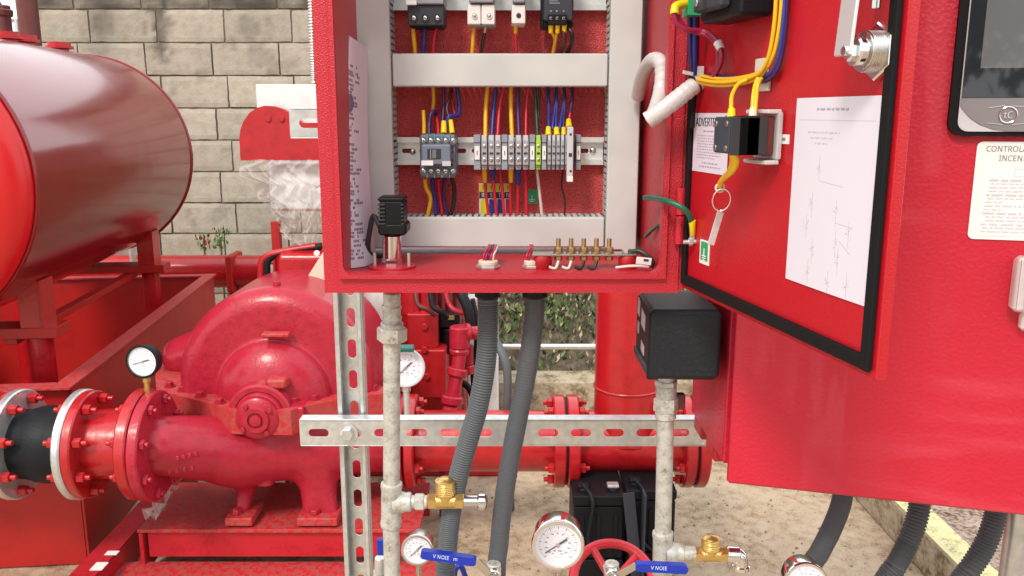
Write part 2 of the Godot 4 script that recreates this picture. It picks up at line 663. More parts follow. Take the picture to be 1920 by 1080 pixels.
func make_materials() -> void:
	var peel := relief(256, 0.09, 3, 2, 3.0)
	var leather := relief(256, 0.14, 5, 2, 5.0, FastNoiseLite.TYPE_CELLULAR)
	var fine_leather := relief(512, 0.16, 6, 2, 5.0, FastNoiseLite.TYPE_CELLULAR)
	var grain := relief(256, 0.06, 9, 4, 4.0)
	var wave := relief(256, 0.012, 11, 2, 6.0)
	var dusty := mottle(256, [[0.012, 21, 4, 1.0], [0.08, 22, 2, 0.4]], [[0.0, Color(0.90, 0.89, 0.89)], [0.4, Color(0.98, 0.98, 0.98)], [0.5, Color(1, 1, 1)], [0.72, Color(1, 1, 1)], [0.9, Color(1.0, 0.96, 0.94)]])
	var cast := mottle(256, [[0.02, 31, 4, 1.0], [0.12, 32, 2, 0.5]], [[0.0, Color(0.8, 0.8, 0.8)], [0.4, Color(0.95, 0.95, 0.95)], [0.7, Color(1, 1, 1)], [1.0, Color(1, 1, 1)]])
	var zinc := mottle(256, [[0.05, 41, 2, 1.0], [0.015, 42, 3, 0.7]], [[0.25, Color(0.90, 0.91, 0.91)], [0.5, Color(0.95, 0.95, 0.95)], [0.75, Color(1, 1, 0.99)]])
	var pipezinc := mottle(256, [[0.03, 43, 4, 1.0], [0.12, 44, 2, 0.6]], [[0.15, Color(0.60, 0.56, 0.50)], [0.34, Color(0.85, 0.84, 0.81)], [0.55, Color(0.96, 0.96, 0.94)], [0.8, Color(1, 1, 1)]])
	mat("cabinet_red", Color(0.47, 0.011, 0.026), 0.36, 0, {"bump": fine_leather, "scale": 7.0, "strength": 0.5})
	mat("plate_red", Color(0.64, 0.075, 0.075), 0.34, 0, {"bump": leather, "scale": 13.0, "strength": 1.6})
	mat("door_red", Color(0.47, 0.008, 0.016), 0.34, 0, {"bump": peel, "scale": 14.0, "strength": 0.3})
	mat("controller_red", Color(0.55, 0.042, 0.070), 0.40, 0, {"bump": relief(1024, 0.3, 16, 2, 5.0, FastNoiseLite.TYPE_CELLULAR), "scale": 0.75, "strength": 0.16, "tex": wiped(512)})
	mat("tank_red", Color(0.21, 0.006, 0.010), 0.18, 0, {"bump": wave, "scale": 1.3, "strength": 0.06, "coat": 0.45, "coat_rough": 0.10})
	mat("tank_red_lit", Color(0.55, 0.010, 0.012), 0.25)  # same tank paint, brightened: the light on the facing head put into colour
	mat("basin_red", Color(0.42, 0.014, 0.012), 0.38, 0, {"tex": dusty, "scale": 2.0})
	mat("dust_red", Color(0.47, 0.06, 0.06), 0.6, 0, {"bump": grain, "scale": 5.0, "strength": 0.3, "tex": mottle(256, [[0.03, 53, 4, 1.0], [0.12, 54, 3, 0.6]], [[0.0, Color(1.0, 0.45, 0.5)], [0.4, Color(1.0, 0.55, 0.58)], [0.55, Color(0.95, 1.0, 0.95)], [0.7, Color(0.86, 1.35, 1.2)]])})
	mat("pump_red", Color(0.42, 0.017, 0.038), 0.30, 0, {"bump": grain, "scale": 6.0, "strength": 0.25, "tex": cast, "coat": 0.15, "spec": 0.4})
	mat("pipe_red", Color(0.45, 0.009, 0.014), 0.30, 0, {"bump": grain, "scale": 3.0, "strength": 0.1, "tex": cast, "coat": 0.3})
	mat("skid_red", Color(0.46, 0.014, 0.024), 0.38, 0, {"tex": mottle(256, [[0.02, 51, 4, 1.0], [0.1, 52, 3, 0.7]], [[0.0, Color(1, 1, 1)], [0.55, Color(1, 1, 1)], [0.72, Color(0.93, 0.80, 0.80)], [0.85, Color(0.9, 0.86, 0.84)]]), "scale": 2.2})
	mat("engine_red", Color(0.45, 0.012, 0.018), 0.35, 0, {"tex": cast, "scale": 4.0})
	mat("wheel_red", Color(0.60, 0.018, 0.03), 0.35, 0, {"tex": cast, "scale": 6.0})
	mat("dull_red", Color(0.13, 0.025, 0.022), 0.5, 0, {"tex": cast, "scale": 3.0})
	mat("zinc", Color(0.70, 0.72, 0.725), 0.34, 0.7, {"tex": zinc, "scale": 5.0})
	mat("pipe_zinc", Color(0.58, 0.575, 0.55), 0.45, 0.3, {"tex": pipezinc, "scale": 6.0})
	mat("chrome", Color(0.78, 0.78, 0.77), 0.12, 1.0)
	mat("steel", Color(0.62, 0.60, 0.57), 0.24, 1.0)
	mat("brass", Color(0.66, 0.46, 0.16), 0.30, 0.9, {"bump": grain, "scale": 20.0, "strength": 0.3})
	mat("old_brass", Color(0.50, 0.40, 0.20), 0.38, 0.9)
	mat("rail_zinc", Color(0.82, 0.83, 0.84), 0.30, 0.5)
	mat("lever_steel", Color(0.72, 0.71, 0.70), 0.30, 0.6)
	mat("duct_grey", Color(0.575, 0.60, 0.585), 0.55, 0, {"tex": mottle(128, [[0.03, 61, 2, 1.0]], [[0.2, Color(0.95, 0.95, 0.95)], [0.8, Color(1, 1, 1)]]), "scale": 3.0})
	mat("rubber", Color(0.012, 0.013, 0.016), 0.5, 0, {"spec": 0.3, "bump": grain, "scale": 10.0, "strength": 0.4})
	mat("gasket", Color(0.010, 0.010, 0.011), 0.6, 0, {"spec": 0.25})
	mat("black_plastic", Color(0.010, 0.010, 0.012), 0.42, 0, {"spec": 0.3, "bump": peel, "scale": 14.0, "strength": 0.3})
	mat("switch_black", Color(0.024, 0.025, 0.030), 0.5, 0, {"spec": 0.3, "bump": peel, "scale": 10.0, "strength": 0.4, "tex": mottle(256, [[0.05, 71, 4, 1.0], [0.2, 72, 2, 0.6]], [[0.0, Color(0.8, 0.8, 0.8)], [0.62, Color(0.9, 0.9, 0.9)], [0.72, Color(1, 1, 1)]])})
	mat("charcoal", Color(0.045, 0.050, 0.064), 0.45, 0, {"spec": 0.35})
	mat("slate", Color(0.16, 0.19, 0.25), 0.42)
	mat("light_slate", Color(0.27, 0.30, 0.34), 0.45)
	mat("terminal_grey", Color(0.36, 0.37, 0.41), 0.42)
	mat("terminal_dark", Color(0.15, 0.16, 0.18), 0.5)
	mat("earth_green", Color(0.38, 0.62, 0.07), 0.42)
	mat("white_plastic", Color(0.74, 0.73, 0.72), 0.40)
	mat("loom_white", Color(0.58, 0.555, 0.56), 0.42, 0, {"bump": grain, "scale": 14.0, "strength": 0.3})
	mat("cream", Color(0.66, 0.58, 0.46), 0.5)
	mat("ink", Color(0.03, 0.03, 0.035), 0.7)
	mat("faint_ink", Color(0.22, 0.21, 0.23), 0.8)
	mat("teal", Color(0.03, 0.42, 0.45), 0.5)
	mat("clip_green", Color(0.012, 0.13, 0.11), 0.5)
	mat("green_plastic", Color(0.02, 0.34, 0.14), 0.45)
	mat("hose_grey", Color(0.105, 0.115, 0.125), 0.42, 0, {"spec": 0.3})
	mat("conduit_grey", Color(0.088, 0.093, 0.104), 0.45, 0, {"spec": 0.3, "bump": grain, "scale": 12.0, "strength": 0.25})
	mat("ribbed_dark", Color(0.080, 0.085, 0.092), 0.45, 0, {"spec": 0.3})
	mat("yellow_wire", Color(0.80, 0.46, 0.015), 0.40)
	mat("ferrule_yellow", Color(0.78, 0.58, 0.01), 0.45)
	mat("blue_wire", Color(0.020, 0.035, 0.24), 0.35)
	mat("violet_wire", Color(0.050, 0.018, 0.11), 0.38)
	mat("red_wire", Color(0.52, 0.012, 0.035), 0.36)
	mat("dark_red_wire", Color(0.30, 0.010, 0.05), 0.38)
	mat("black_wire", Color(0.015, 0.014, 0.016), 0.4)
	mat("brown_wire", Color(0.07, 0.02, 0.015), 0.4)
	mat("green_wire", Color(0.015, 0.12, 0.075), 0.38)
	mat("dark_green_wire", Color(0.015, 0.05, 0.03), 0.4)
	mat("cream_wire", Color(0.62, 0.58, 0.50), 0.45)
	mat("handle_blue", Color(0.007, 0.028, 0.34), 0.30)
	mat("handle_print", Color(0.55, 0.62, 0.85), 0.5)
	mat("glass", Color(0.9, 0.93, 0.95), 0.03, 0, {"alpha": 0.06})
	mat("clear_plastic", Color(0.86, 0.84, 0.86), 0.10, 0, {"alpha": 0.45})
	mat("wrap", Color(0.80, 0.78, 0.77), 0.22, 0, {"alpha": 0.55})
	mat("wrap_cloudy", Color(0.66, 0.62, 0.59), 0.40, 0, {"alpha": 0.34, "back": Color(0.4, 0.38, 0.36)})
	mat("screen_glass", Color(0.020, 0.024, 0.030), 0.04, 0, {"coat": 0.5, "coat_rough": 0.02})
	mat("screen_lcd", Color(0.13, 0.14, 0.15), 0.05, 0, {"coat": 0.5, "coat_rough": 0.02})
	mat("bezel_grey", Color(0.22, 0.21, 0.225), 0.35)
	mat("bezel_light", Color(0.55, 0.56, 0.60), 0.35)
	mat("board_white", Color(0.70, 0.74, 0.73), 0.5, 0, {"tex": dusty, "scale": 3.0})
	mat("sticker_white", Color(0.80, 0.80, 0.80), 0.45)
	mat("concrete", Color(0.47, 0.375, 0.275), 0.9, 0, {"spec": 0.3, "tex": mottle(1024, [[0.005, 81, 4, 0.55], [0.03, 82, 4, 0.8], [0.2, 83, 2, 0.8]], [[0.28, Color(0.74, 0.68, 0.62)], [0.42, Color(0.90, 0.87, 0.83)], [0.52, Color(0.97, 0.95, 0.93)], [0.7, Color(1, 1, 1)]]), "scale": 0.6, "bump": grain, "strength": 0.5})
	mat("kerb", Color(0.42, 0.36, 0.27), 0.85, 0, {"tex": mottle(256, [[0.02, 84, 4, 1.0], [0.12, 85, 2, 0.6]], [[0.2, Color(0.60, 0.54, 0.46)], [0.5, Color(0.92, 0.9, 0.85)], [0.8, Color(1, 1, 1)]]), "scale": 1.5, "bump": grain, "strength": 0.5})
	mat("kerb_paint", Color(0.66, 0.61, 0.33), 0.7, 0, {"tex": mottle(256, [[0.03, 86, 4, 1.0], [0.15, 87, 2, 0.6]], [[0.15, Color(0.62, 0.60, 0.55)], [0.42, Color(0.97, 0.97, 0.95)], [0.8, Color(1, 1, 1)]]), "scale": 2.0})
	mat("gravel", Color(0.44, 0.36, 0.31), 0.9, 0, {"tex": mottle(256, [[0.09, 88, 3, 1.0], [0.02, 89, 3, 0.5]], [[0.2, Color(0.50, 0.42, 0.38)], [0.5, Color(0.9, 0.84, 0.80)], [0.8, Color(1, 1, 1)]]), "scale": 2.0, "bump": grain, "strength": 1.0})
	mat("soil", Color(0.13, 0.10, 0.068), 0.95, 0, {"tex": mottle(256, [[0.05, 90, 4, 1.0]], [[0.2, Color(0.5, 0.46, 0.42)], [0.7, Color(1, 1, 1)]]), "scale": 1.2, "bump": grain, "strength": 1.0})
	var blockt := mottle(512, [[0.01, 91, 3, 0.4], [0.12, 92, 3, 0.8], [0.28, 93, 1, 0.5]], [[0.25, Color(0.80, 0.78, 0.75)], [0.48, Color(0.95, 0.94, 0.93)], [0.65, Color(1, 1, 1)]])
	mat("block", Color(1, 1, 1), 0.92, 0, {"tex": blockt, "scale": 2.3, "bump": grain, "strength": 0.2, "vc": true})
	mat("mortar", Color(0.20, 0.165, 0.13), 0.95, 0, {"bump": grain, "scale": 4.0, "strength": 0.8})
	mat("leaf", Color(1, 1, 1), 0.55, 0, {"vc": true, "back": Color(0.10, 0.16, 0.03)})
	mat("stone", Color(1, 1, 1), 0.9, 0, {"vc": true})
	mat("bark", Color(0.14, 0.10, 0.07), 0.9, 0, {"bump": grain, "scale": 4.0, "strength": 1.0})


# ---------------------------------------------------------------- setting
func structure(n: String, mesh: Mesh, m: Material, xf := Transform3D.IDENTITY) -> MeshInstance3D:
	var o := part(self, n, mesh, m, xf)
	o.set_meta("kind", "structure")
	return o


func build_setting() -> void:
	var g := Geo.new()
	g.q(Vector3(-70, 0, 70), Vector3(70, 0, 70), Vector3(70, 0, -70), Vector3(-70, 0, -70), Vector3.UP)
	structure("ground", g.mesh(), M.concrete)
	# kerb running away on the right and across at the back
	structure("kerb", box_mesh(Vector3(0.10, 0.13, 6.3), 0.006), M.kerb, at(Vector3(1.325, 0.065, -0.72)))
	structure("kerb_marking", box_mesh(Vector3(0.092, 0.004, 6.29), 0.0), M.kerb_paint, at(Vector3(1.326, 0.1322, -0.72)))
	structure("kerb_back", box_mesh(Vector3(3.2, 0.16, 0.19), 0.012), M.kerb, at(Vector3(-0.22, 0.08, -3.965)))
	structure("gravel_bed", box_mesh(Vector3(8.0, 0.10, 16.0), 0.0), M.gravel, at(Vector3(5.377, 0.05, -3.0)))
	# planted bank behind the kerb
	var nz := FastNoiseLite.new()
	nz.seed = 4
	nz.frequency = 0.9
	g = Geo.new()
	var nx := 36
	var nd := 22
	var hs := []
	for j in nd + 1:
		for i in nx + 1:
			var x := -1.05 + 8.0 * i / nx
			var z := -4.06 - 7.0 * j / nd
			hs.append(Vector3(x, bank_height(x, z) + nz.get_noise_2d(x, z) * 0.06, z))
	for j in nd:
		for i in nx:
			var a: Vector3 = hs[j * (nx + 1) + i]
			var b: Vector3 = hs[j * (nx + 1) + i + 1]
			var c: Vector3 = hs[(j + 1) * (nx + 1) + i + 1]
			var d: Vector3 = hs[(j + 1) * (nx + 1) + i]
			g.q(a, b, c, d, (b - a).cross(a - d).normalized().abs())
	structure("bank", g.mesh(), M.soil)
	# ivy and dry leaves on the bank
	g = Geo.new()
	g.tinted = true
	for i in 19000:
		var x := rng.randf_range(-1.0, 2.2)
		var z := rng.randf_range(-5.3, -4.08)
		var y := bank_height(x, z) + absf(rng.randfn(0.03, 0.05))
		var low := z > -4.24
		if low and rng.randf() < 0.6: continue
		var tone := rng.randf()
		if tone < 0.72: g.tint = Color(0.04, 0.085, 0.02).lerp(Color(0.13, 0.20, 0.055), rng.randf())
		elif tone < 0.88: g.tint = Color(0.34, 0.25, 0.15).lerp(Color(0.45, 0.38, 0.27), rng.randf())
		else: g.tint = Color(0.02, 0.03, 0.012)
		leaf(g, Vector3(x, y, z), rng.randf_range(0.008, 0.021))
	var o := part(self, "ground_cover", g.mesh(), M.leaf)
	tag(o, "green creeping plants and dry leaves covering the bank behind the kerb", "ground cover", "", "stuff")


func bank_height(_x: float, z: float) -> float:
	return 0.12 + clampf((-4.1 - z) * 0.85, 0.0, 1.6)


func leaf(g: Geo, p: Vector3, s: float) -> void:
	var b := Basis.from_euler(Vector3(rng.randf_range(-1.0, 0.6), rng.randf() * TAU, rng.randf_range(-0.6, 0.6)))
	var u := b.x * s
	var w := b.y * s * 1.5
	var nn := b.z
	g.t3(p - u * 0.5, p - w * 0.6, p + u * 0.5, nn, nn, nn)
	g.t3(p - u * 0.5, p + u * 0.5, p + w, nn, nn, nn)


func build_wall() -> void:
	var zf := 5.3
	var top := 2.0134
	var rowh := 0.192
	var bw := 0.403
	var right := -0.85
	var t := thing("block_wall", "weathered wall of large sandy concrete blocks behind the tank", "wall", Vector3(-1.9, 0, -zf))
	bx(t, "mortar", M.mortar, Vector3(-1.90, 1.10, -zf - 0.087), Vector3(2.08, 2.20, 0.15), 0.0)
	var nz := FastNoiseLite.new()
	nz.seed = 12
	nz.frequency = 2.2
	nz.fractal_octaves = 4
	var left := -2.95
	for r in range(-1, 11):
		var y1 := top + rowh * (0 - r) - 0.004
		var y0 := y1 - rowh + 0.009
		if y0 < 0.0: y0 = 0.0
		if y1 < 0.02: continue
		var off := -2.5256 if posmod(r, 2) == 0 else -2.2051
		var x := off - bw * 8.0
		while x < right:
			var a := maxf(x + 0.005, left)
			var b := minf(x + bw - 0.005, right)
			x += bw
			if b - a < 0.03: continue
			block(t, nz, a, b, y0, y1, -zf, rng.randf_range(0.90, 1.07), r)


func block(t: Node3D, nz: FastNoiseLite, x0: float, x1: float, y0: float, y1: float, z: float, tone: float, row: int) -> void:
	var g := Geo.new()
	var kx := 12
	var ky := 7
	var proud := rng.randf_range(-0.003, 0.004)
	var bev := 0.004
	var jit := [rng.randf_range(-1, 1) * 0.004, rng.randf_range(-1, 1) * 0.004]
	var c := Vector3((x0 + x1) * 0.5, (y0 + y1) * 0.5, z)
	var cap := row < 0
	var f := func(i: int, j: int) -> Vector3:
		var u := float(i) / kx
		var w := float(j) / ky
		var edge := (i == 0 or i == kx or j == 0 or j == ky)
		var x: float = lerpf(x0, x1, u) + jit[0] * (w - 0.5)
		var y: float = lerpf(y0, y1, w) + jit[1] * (u - 0.5)
		x += nz.get_noise_2d(y * 9.0 + row, 3.0) * 0.004 * (1.0 if i == 0 or i == kx else 0.0)
		y += nz.get_noise_2d(x * 9.0, row * 7.0) * 0.003 * (1.0 if j == 0 or j == ky else 0.0)
		return Vector3(x, y, z + proud - (bev if edge else 0.0)) - c
	var tint := func(p: Vector3) -> Color:
		var w: Vector3 = p + c
		var k := nz.get_noise_2d(w.x * 0.8, w.y * 0.8)
		var base := Color(0.435, 0.395, 0.325) * (tone + k * 0.16)
		if nz.get_noise_2d(w.x * 0.4 + 40.0, w.y * 0.5) > 0.18: base = base.lerp(Color(0.44, 0.43, 0.36) * tone, 0.5)
		var dirt := 0.0
		# run-off stains below the coping
		if cap: dirt = 0.72 + 0.5 * nz.get_noise_2d(w.x * 1.6, w.y * 3.0)
		var s := absf(w.x - -2.0938 + 0.02 * nz.get_noise_2d(w.y * 2.0, 9.0)) / (0.035 + 0.02 * nz.get_noise_2d(w.y * 3.0, 1.0))
		if w.y > 1.8208 and s < 1.0: dirt = maxf(dirt, 0.80 + 0.5 * nz.get_noise_2d(w.x * 6.0, w.y * 2.0))
		elif w.y > 1.6909 and s < 1.5 + 2.0 * nz.get_noise_2d(w.x * 3.0, w.y * 3.0): dirt = maxf(dirt, 0.42 + 0.6 * nz.get_noise_2d(w.x * 4.0, w.y * 4.0))
		elif nz.get_noise_2d(w.x * 1.7 + 7.0, w.y * 0.5) > 0.30 and w.y > 1.8516: dirt = maxf(dirt, 0.4)
		if nz.get_noise_2d(w.x * 1.1 - 20.0, w.y * 1.1) > 0.34: dirt = maxf(dirt, 0.25)
		return base.lerp(Color(0.055, 0.048, 0.040), clampf(dirt, 0.0, 0.92))
	for j in ky:
		for i in kx:
			var a: Vector3 = f.call(i, j)
			var b: Vector3 = f.call(i + 1, j)
			var d: Vector3 = f.call(i + 1, j + 1)
			var e: Vector3 = f.call(i, j + 1)
			var nn := (b - a).cross(e - a).normalized()
			if nn.z < 0: nn = -nn
			var cs := [tint.call(a), tint.call(b), tint.call(d), tint.call(e)]
			for k in [0, 2, 1, 0, 3, 2]:
				g.v.append([a, b, d, e][k])
				g.n.append(nn)
				g.col.append(cs[k])
	# sides
	g.tinted = true
	g.tint = Color(0.25, 0.21, 0.16)
	var h := Vector3((x1 - x0) * 0.5, (y1 - y0) * 0.5, 0)
	var zz := proud - bev
	g.q(Vector3(-h.x, h.y, zz), Vector3(h.x, h.y, zz), Vector3(h.x, h.y, -0.02), Vector3(-h.x, h.y, -0.02), Vector3.UP)
	g.q(Vector3(-h.x, -h.y, zz), Vector3(h.x, -h.y, zz), Vector3(h.x, -h.y, -0.02), Vector3(-h.x, -h.y, -0.02), Vector3.DOWN)
	g.q(Vector3(h.x, h.y, zz), Vector3(h.x, -h.y, zz), Vector3(h.x, -h.y, -0.02), Vector3(h.x, h.y, -0.02), Vector3.RIGHT)
	g.q(Vector3(-h.x, h.y, zz), Vector3(-h.x, -h.y, zz), Vector3(-h.x, -h.y, -0.02), Vector3(-h.x, h.y, -0.02), Vector3.LEFT)
	part(t, "block", g.mesh(), M.block, at(c))


# ---------------------------------------------------------------- tank and its basin
func build_tank() -> void:
	var yaw := 0.1046
	var b := Basis(Vector3.UP, yaw)
	var ay := 1.2121
	var near := Vector3(-1.781, ay, -2.35)
	var far := Vector3(-1.9538, ay, -4.0)
	var dir := (far - near).normalized()
	var L := near.distance_to(far)
	var R := 0.4526
	var t := thing("fuel_tank", "large glossy dark red horizontal cylindrical tank on legs", "tank", Vector3(far.x, 0, -3.2))
	var ax := axis(near, dir)
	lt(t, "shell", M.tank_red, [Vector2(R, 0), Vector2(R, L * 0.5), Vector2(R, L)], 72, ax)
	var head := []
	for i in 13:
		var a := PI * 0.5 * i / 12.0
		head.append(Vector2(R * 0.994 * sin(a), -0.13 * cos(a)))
	lt(t, "head", M.tank_red_lit, head, 72, ax)  # heads wear the lit tone of the shell paint
	lt(t, "head", M.tank_red_lit, head, 72, axis(far, -dir))
	for q in [near, far]:
		var ring := []
		for i in 9:
			var a := TAU * i / 8.0
			ring.append(Vector2(R + 0.001 + 0.006 * cos(a), 0.009 * sin(a)))
		lt(t, "weld_seam", M.tank_red, ring, 72, axis(q, dir))
	for f in [0.86, 0.66, 0.575]:
		var p: Vector3 = near.lerp(far, f) + Vector3(0, R - 0.006, 0)
		lt(t, "filler_cap", M.engine_red, [Vector2(0, 0), Vector2(0.036, 0), Vector2(0.036, 0.014), Vector2(0.056, 0.016), Vector2(0.056, 0.026), Vector2(0.046, 0.028), Vector2(0.046, 0.042), Vector2(0, 0.044)], 16, at(p))
	for fz in [2.65, 3.8]:
		var c: Vector3 = near.lerp(far, (fz - 2.35) / 1.65)
		var k := b * Vector3(1, 0, 0)
		for sg in [-1.0, 1.0]:
			var foot: Vector3 = c + k * 0.285 * sg
			cy(t, "leg", M.pipe_red, Vector3(foot.x, 0.015, foot.z), Vector3(foot.x, 0.70, foot.z), 0.038, 20)
			bx(t, "saddle_bracket", M.pipe_red, Vector3(foot.x, 0.80, foot.z) + k * 0.03 * sg, Vector3(0.012, 0.17, 0.10), 0.001, b)
			bx(t, "saddle_bracket", M.pipe_red, Vector3(foot.x, 0.80, foot.z) + b.z * 0.045, Vector3(0.07, 0.17, 0.01), 0.001, b)
			bx(t, "foot_plate", M.basin_red, Vector3(foot.x, 0.014, foot.z), Vector3(0.14, 0.012, 0.14), 0.001, b)
		bx(t, "cross_beam", M.basin_red, Vector3(c.x, 0.718, c.z), Vector3(0.72, 0.035, 0.11), 0.002, b)
	for sg in [-1.0, 1.0]:
		bx(t, "brace", M.basin_red, Vector3((near.x + far.x) * 0.5, 0.688, -3.22) + b.x * 0.2 * sg, Vector3(0.04, 0.025, 1.2), 0.002, b)
	# containment basin
	var w := thing("containment_basin", "open red steel basin with flat rim under the tank", "basin", Vector3(-1.9, 0, -3.3))
	var o := Vector3(-1.335, 0, -2.475)
	var len := 1.82
	var wid := 1.35
	var h := 0.594
	var c0 := o + b * Vector3(-wid * 0.5, 0, -len * 0.5)
	bx(w, "side_wall", M.basin_red, o + b * Vector3(-0.004, h * 0.5, -len * 0.5), Vector3(0.008, h - 0.012, len), 0.001, b)
	bx(w, "side_wall", M.basin_red, o + b * Vector3(-wid + 0.004, h * 0.5, -len * 0.5), Vector3(0.008, h - 0.012, len), 0.001, b)
	bx(w, "end_wall", M.basin_red, o + b * Vector3(-wid * 0.5, h * 0.5, -0.005), Vector3(wid - 0.02, h - 0.012, 0.008), 0.001, b)
	bx(w, "end_wall", M.basin_red, o + b * Vector3(-wid * 0.5, h * 0.5, -len + 0.005), Vector3(wid - 0.02, h - 0.012, 0.008), 0.001, b)
	bx(w, "floor_plate", M.basin_red, c0 + Vector3(0, 0.004, 0), Vector3(wid - 0.02, 0.006, len - 0.02), 0.0, b)
	bx(w, "rim", M.dust_red, o + b * Vector3(-0.022, h, -len * 0.5), Vector3(0.058, 0.008, len + 0.06), 0.001, b)
	bx(w, "rim", M.dust_red, o + b * Vector3(-wid + 0.022, h, -len * 0.5), Vector3(0.058, 0.008, len + 0.06), 0.001, b)
	bx(w, "rim", M.dust_red, o + b * Vector3(-wid * 0.5, h, -len), Vector3(wid - 0.104, 0.008, 0.055), 0.001, b)
	bx(w, "rim", M.dust_red, o + b * Vector3(-wid * 0.5, h, 0.0), Vector3(wid - 0.104, 0.008, 0.055), 0.001, b)
	# red main and small riser at the foot of the wall
	var m := thing("water_main", "thick red horizontal pipe between the tank and the block wall", "pipe", Vector3(-2.3, 0, -4.75))
	cy(m, "pipe", M.pipe_red, Vector3(-3.3496, 0.5291, -4.75), Vector3(-1.3881, 0.5291, -4.75), 0.092, 32)
	for px in [-2.7159, -1.5692]:
		bx(m, "support", M.basin_red, Vector3(px, 0.3, -4.75), Vector3(0.06, 0.60, 0.06), 0.002)
		bx(m, "clamp", M.basin_red, Vector3(px, 0.5291, -4.75), Vector3(0.04, 0.21, 0.2), 0.01)
	for q in [[Vector3(-1.7399, 0.6164, -4.95), 0.05, "taller green weed growing at the foot of the block wall"], [Vector3(-1.8405, 0.6101, -4.95), 0.035, "low weed with small red flowers by the block wall"]]:
		var gw := Geo.new()
		gw.tinted = true
		for i in 60:
			var hgt := rng.randf()
			gw.tint = Color(0.05, 0.11, 0.03).lerp(Color(0.13, 0.20, 0.05), rng.randf())
			if q[1] < 0.04 and rng.randf() < 0.25: gw.tint = Color(0.45, 0.03, 0.02)
			leaf(gw, Vector3(rng.randfn(0, 0.5) * q[1], hgt * q[1] * 2.4, rng.randfn(0, 0.4) * q[1]), rng.randf_range(0.008, 0.018))
		var wd := thing("weed", q[2], "plant", Vector3(q[0].x, 0, -5.05), "weeds at the wall")
		cy(wd, "stem", M.bark, Vector3(q[0].x, 0, -5.05), Vector3(q[0].x, q[0].y + 0.05, -5.05), 0.006, 6)
		part(wd, "leaves", gw.mesh(), M.leaf, at(Vector3(q[0].x, q[0].y, -5.05)))
	var riser := cy(self, "riser_pipe", M.pipe_zinc, Vector3(-2.08, 0, -4.62), Vector3(-2.08, 0.93, -4.62), 0.016, 14)
	tag(riser, "thin galvanised upright pipe in front of the red main", "pipe")
	var col := cy(self, "roof_post", M.dull_red, Vector3(-2.6625, 0, -4.9), Vector3(-2.6625, 3.0, -4.9), 0.054, 24)
	tag(col, "dull maroon round post standing against the end of the block wall", "post")


# ---------------------------------------------------------------- pump
func bolt_ring(t: Node3D, m: Material, c: Vector3, dir: Vector3, radius: float, n: int, size: float, out: float, phase := 0.0) -> void:
	# hexagon nuts with a stub of thread, standing on a flange face
	var xf := axis(c, dir)
	for i in n:
		var a := TAU * (i + phase) / n
		var p := xf * Vector3(cos(a) * radius, 0, sin(a) * radius)
		var nut := hx(t, "nut", m, p, p + dir * out, size)
		cy(nut, "thread", m, p + dir * out, p + dir * out * 1.7, size * 0.5, 8)


func flange(t: Node3D, n: String, m: Material, c: Vector3, dir: Vector3, r: float, thick: float) -> MeshInstance3D:
	var b := 0.004
	return lt(t, n, m, [Vector2(0, 0), Vector2(r - b, 0), Vector2(r, b), Vector2(r, thick - b), Vector2(r - b, thick), Vector2(0, thick)], 48, axis(c, dir))


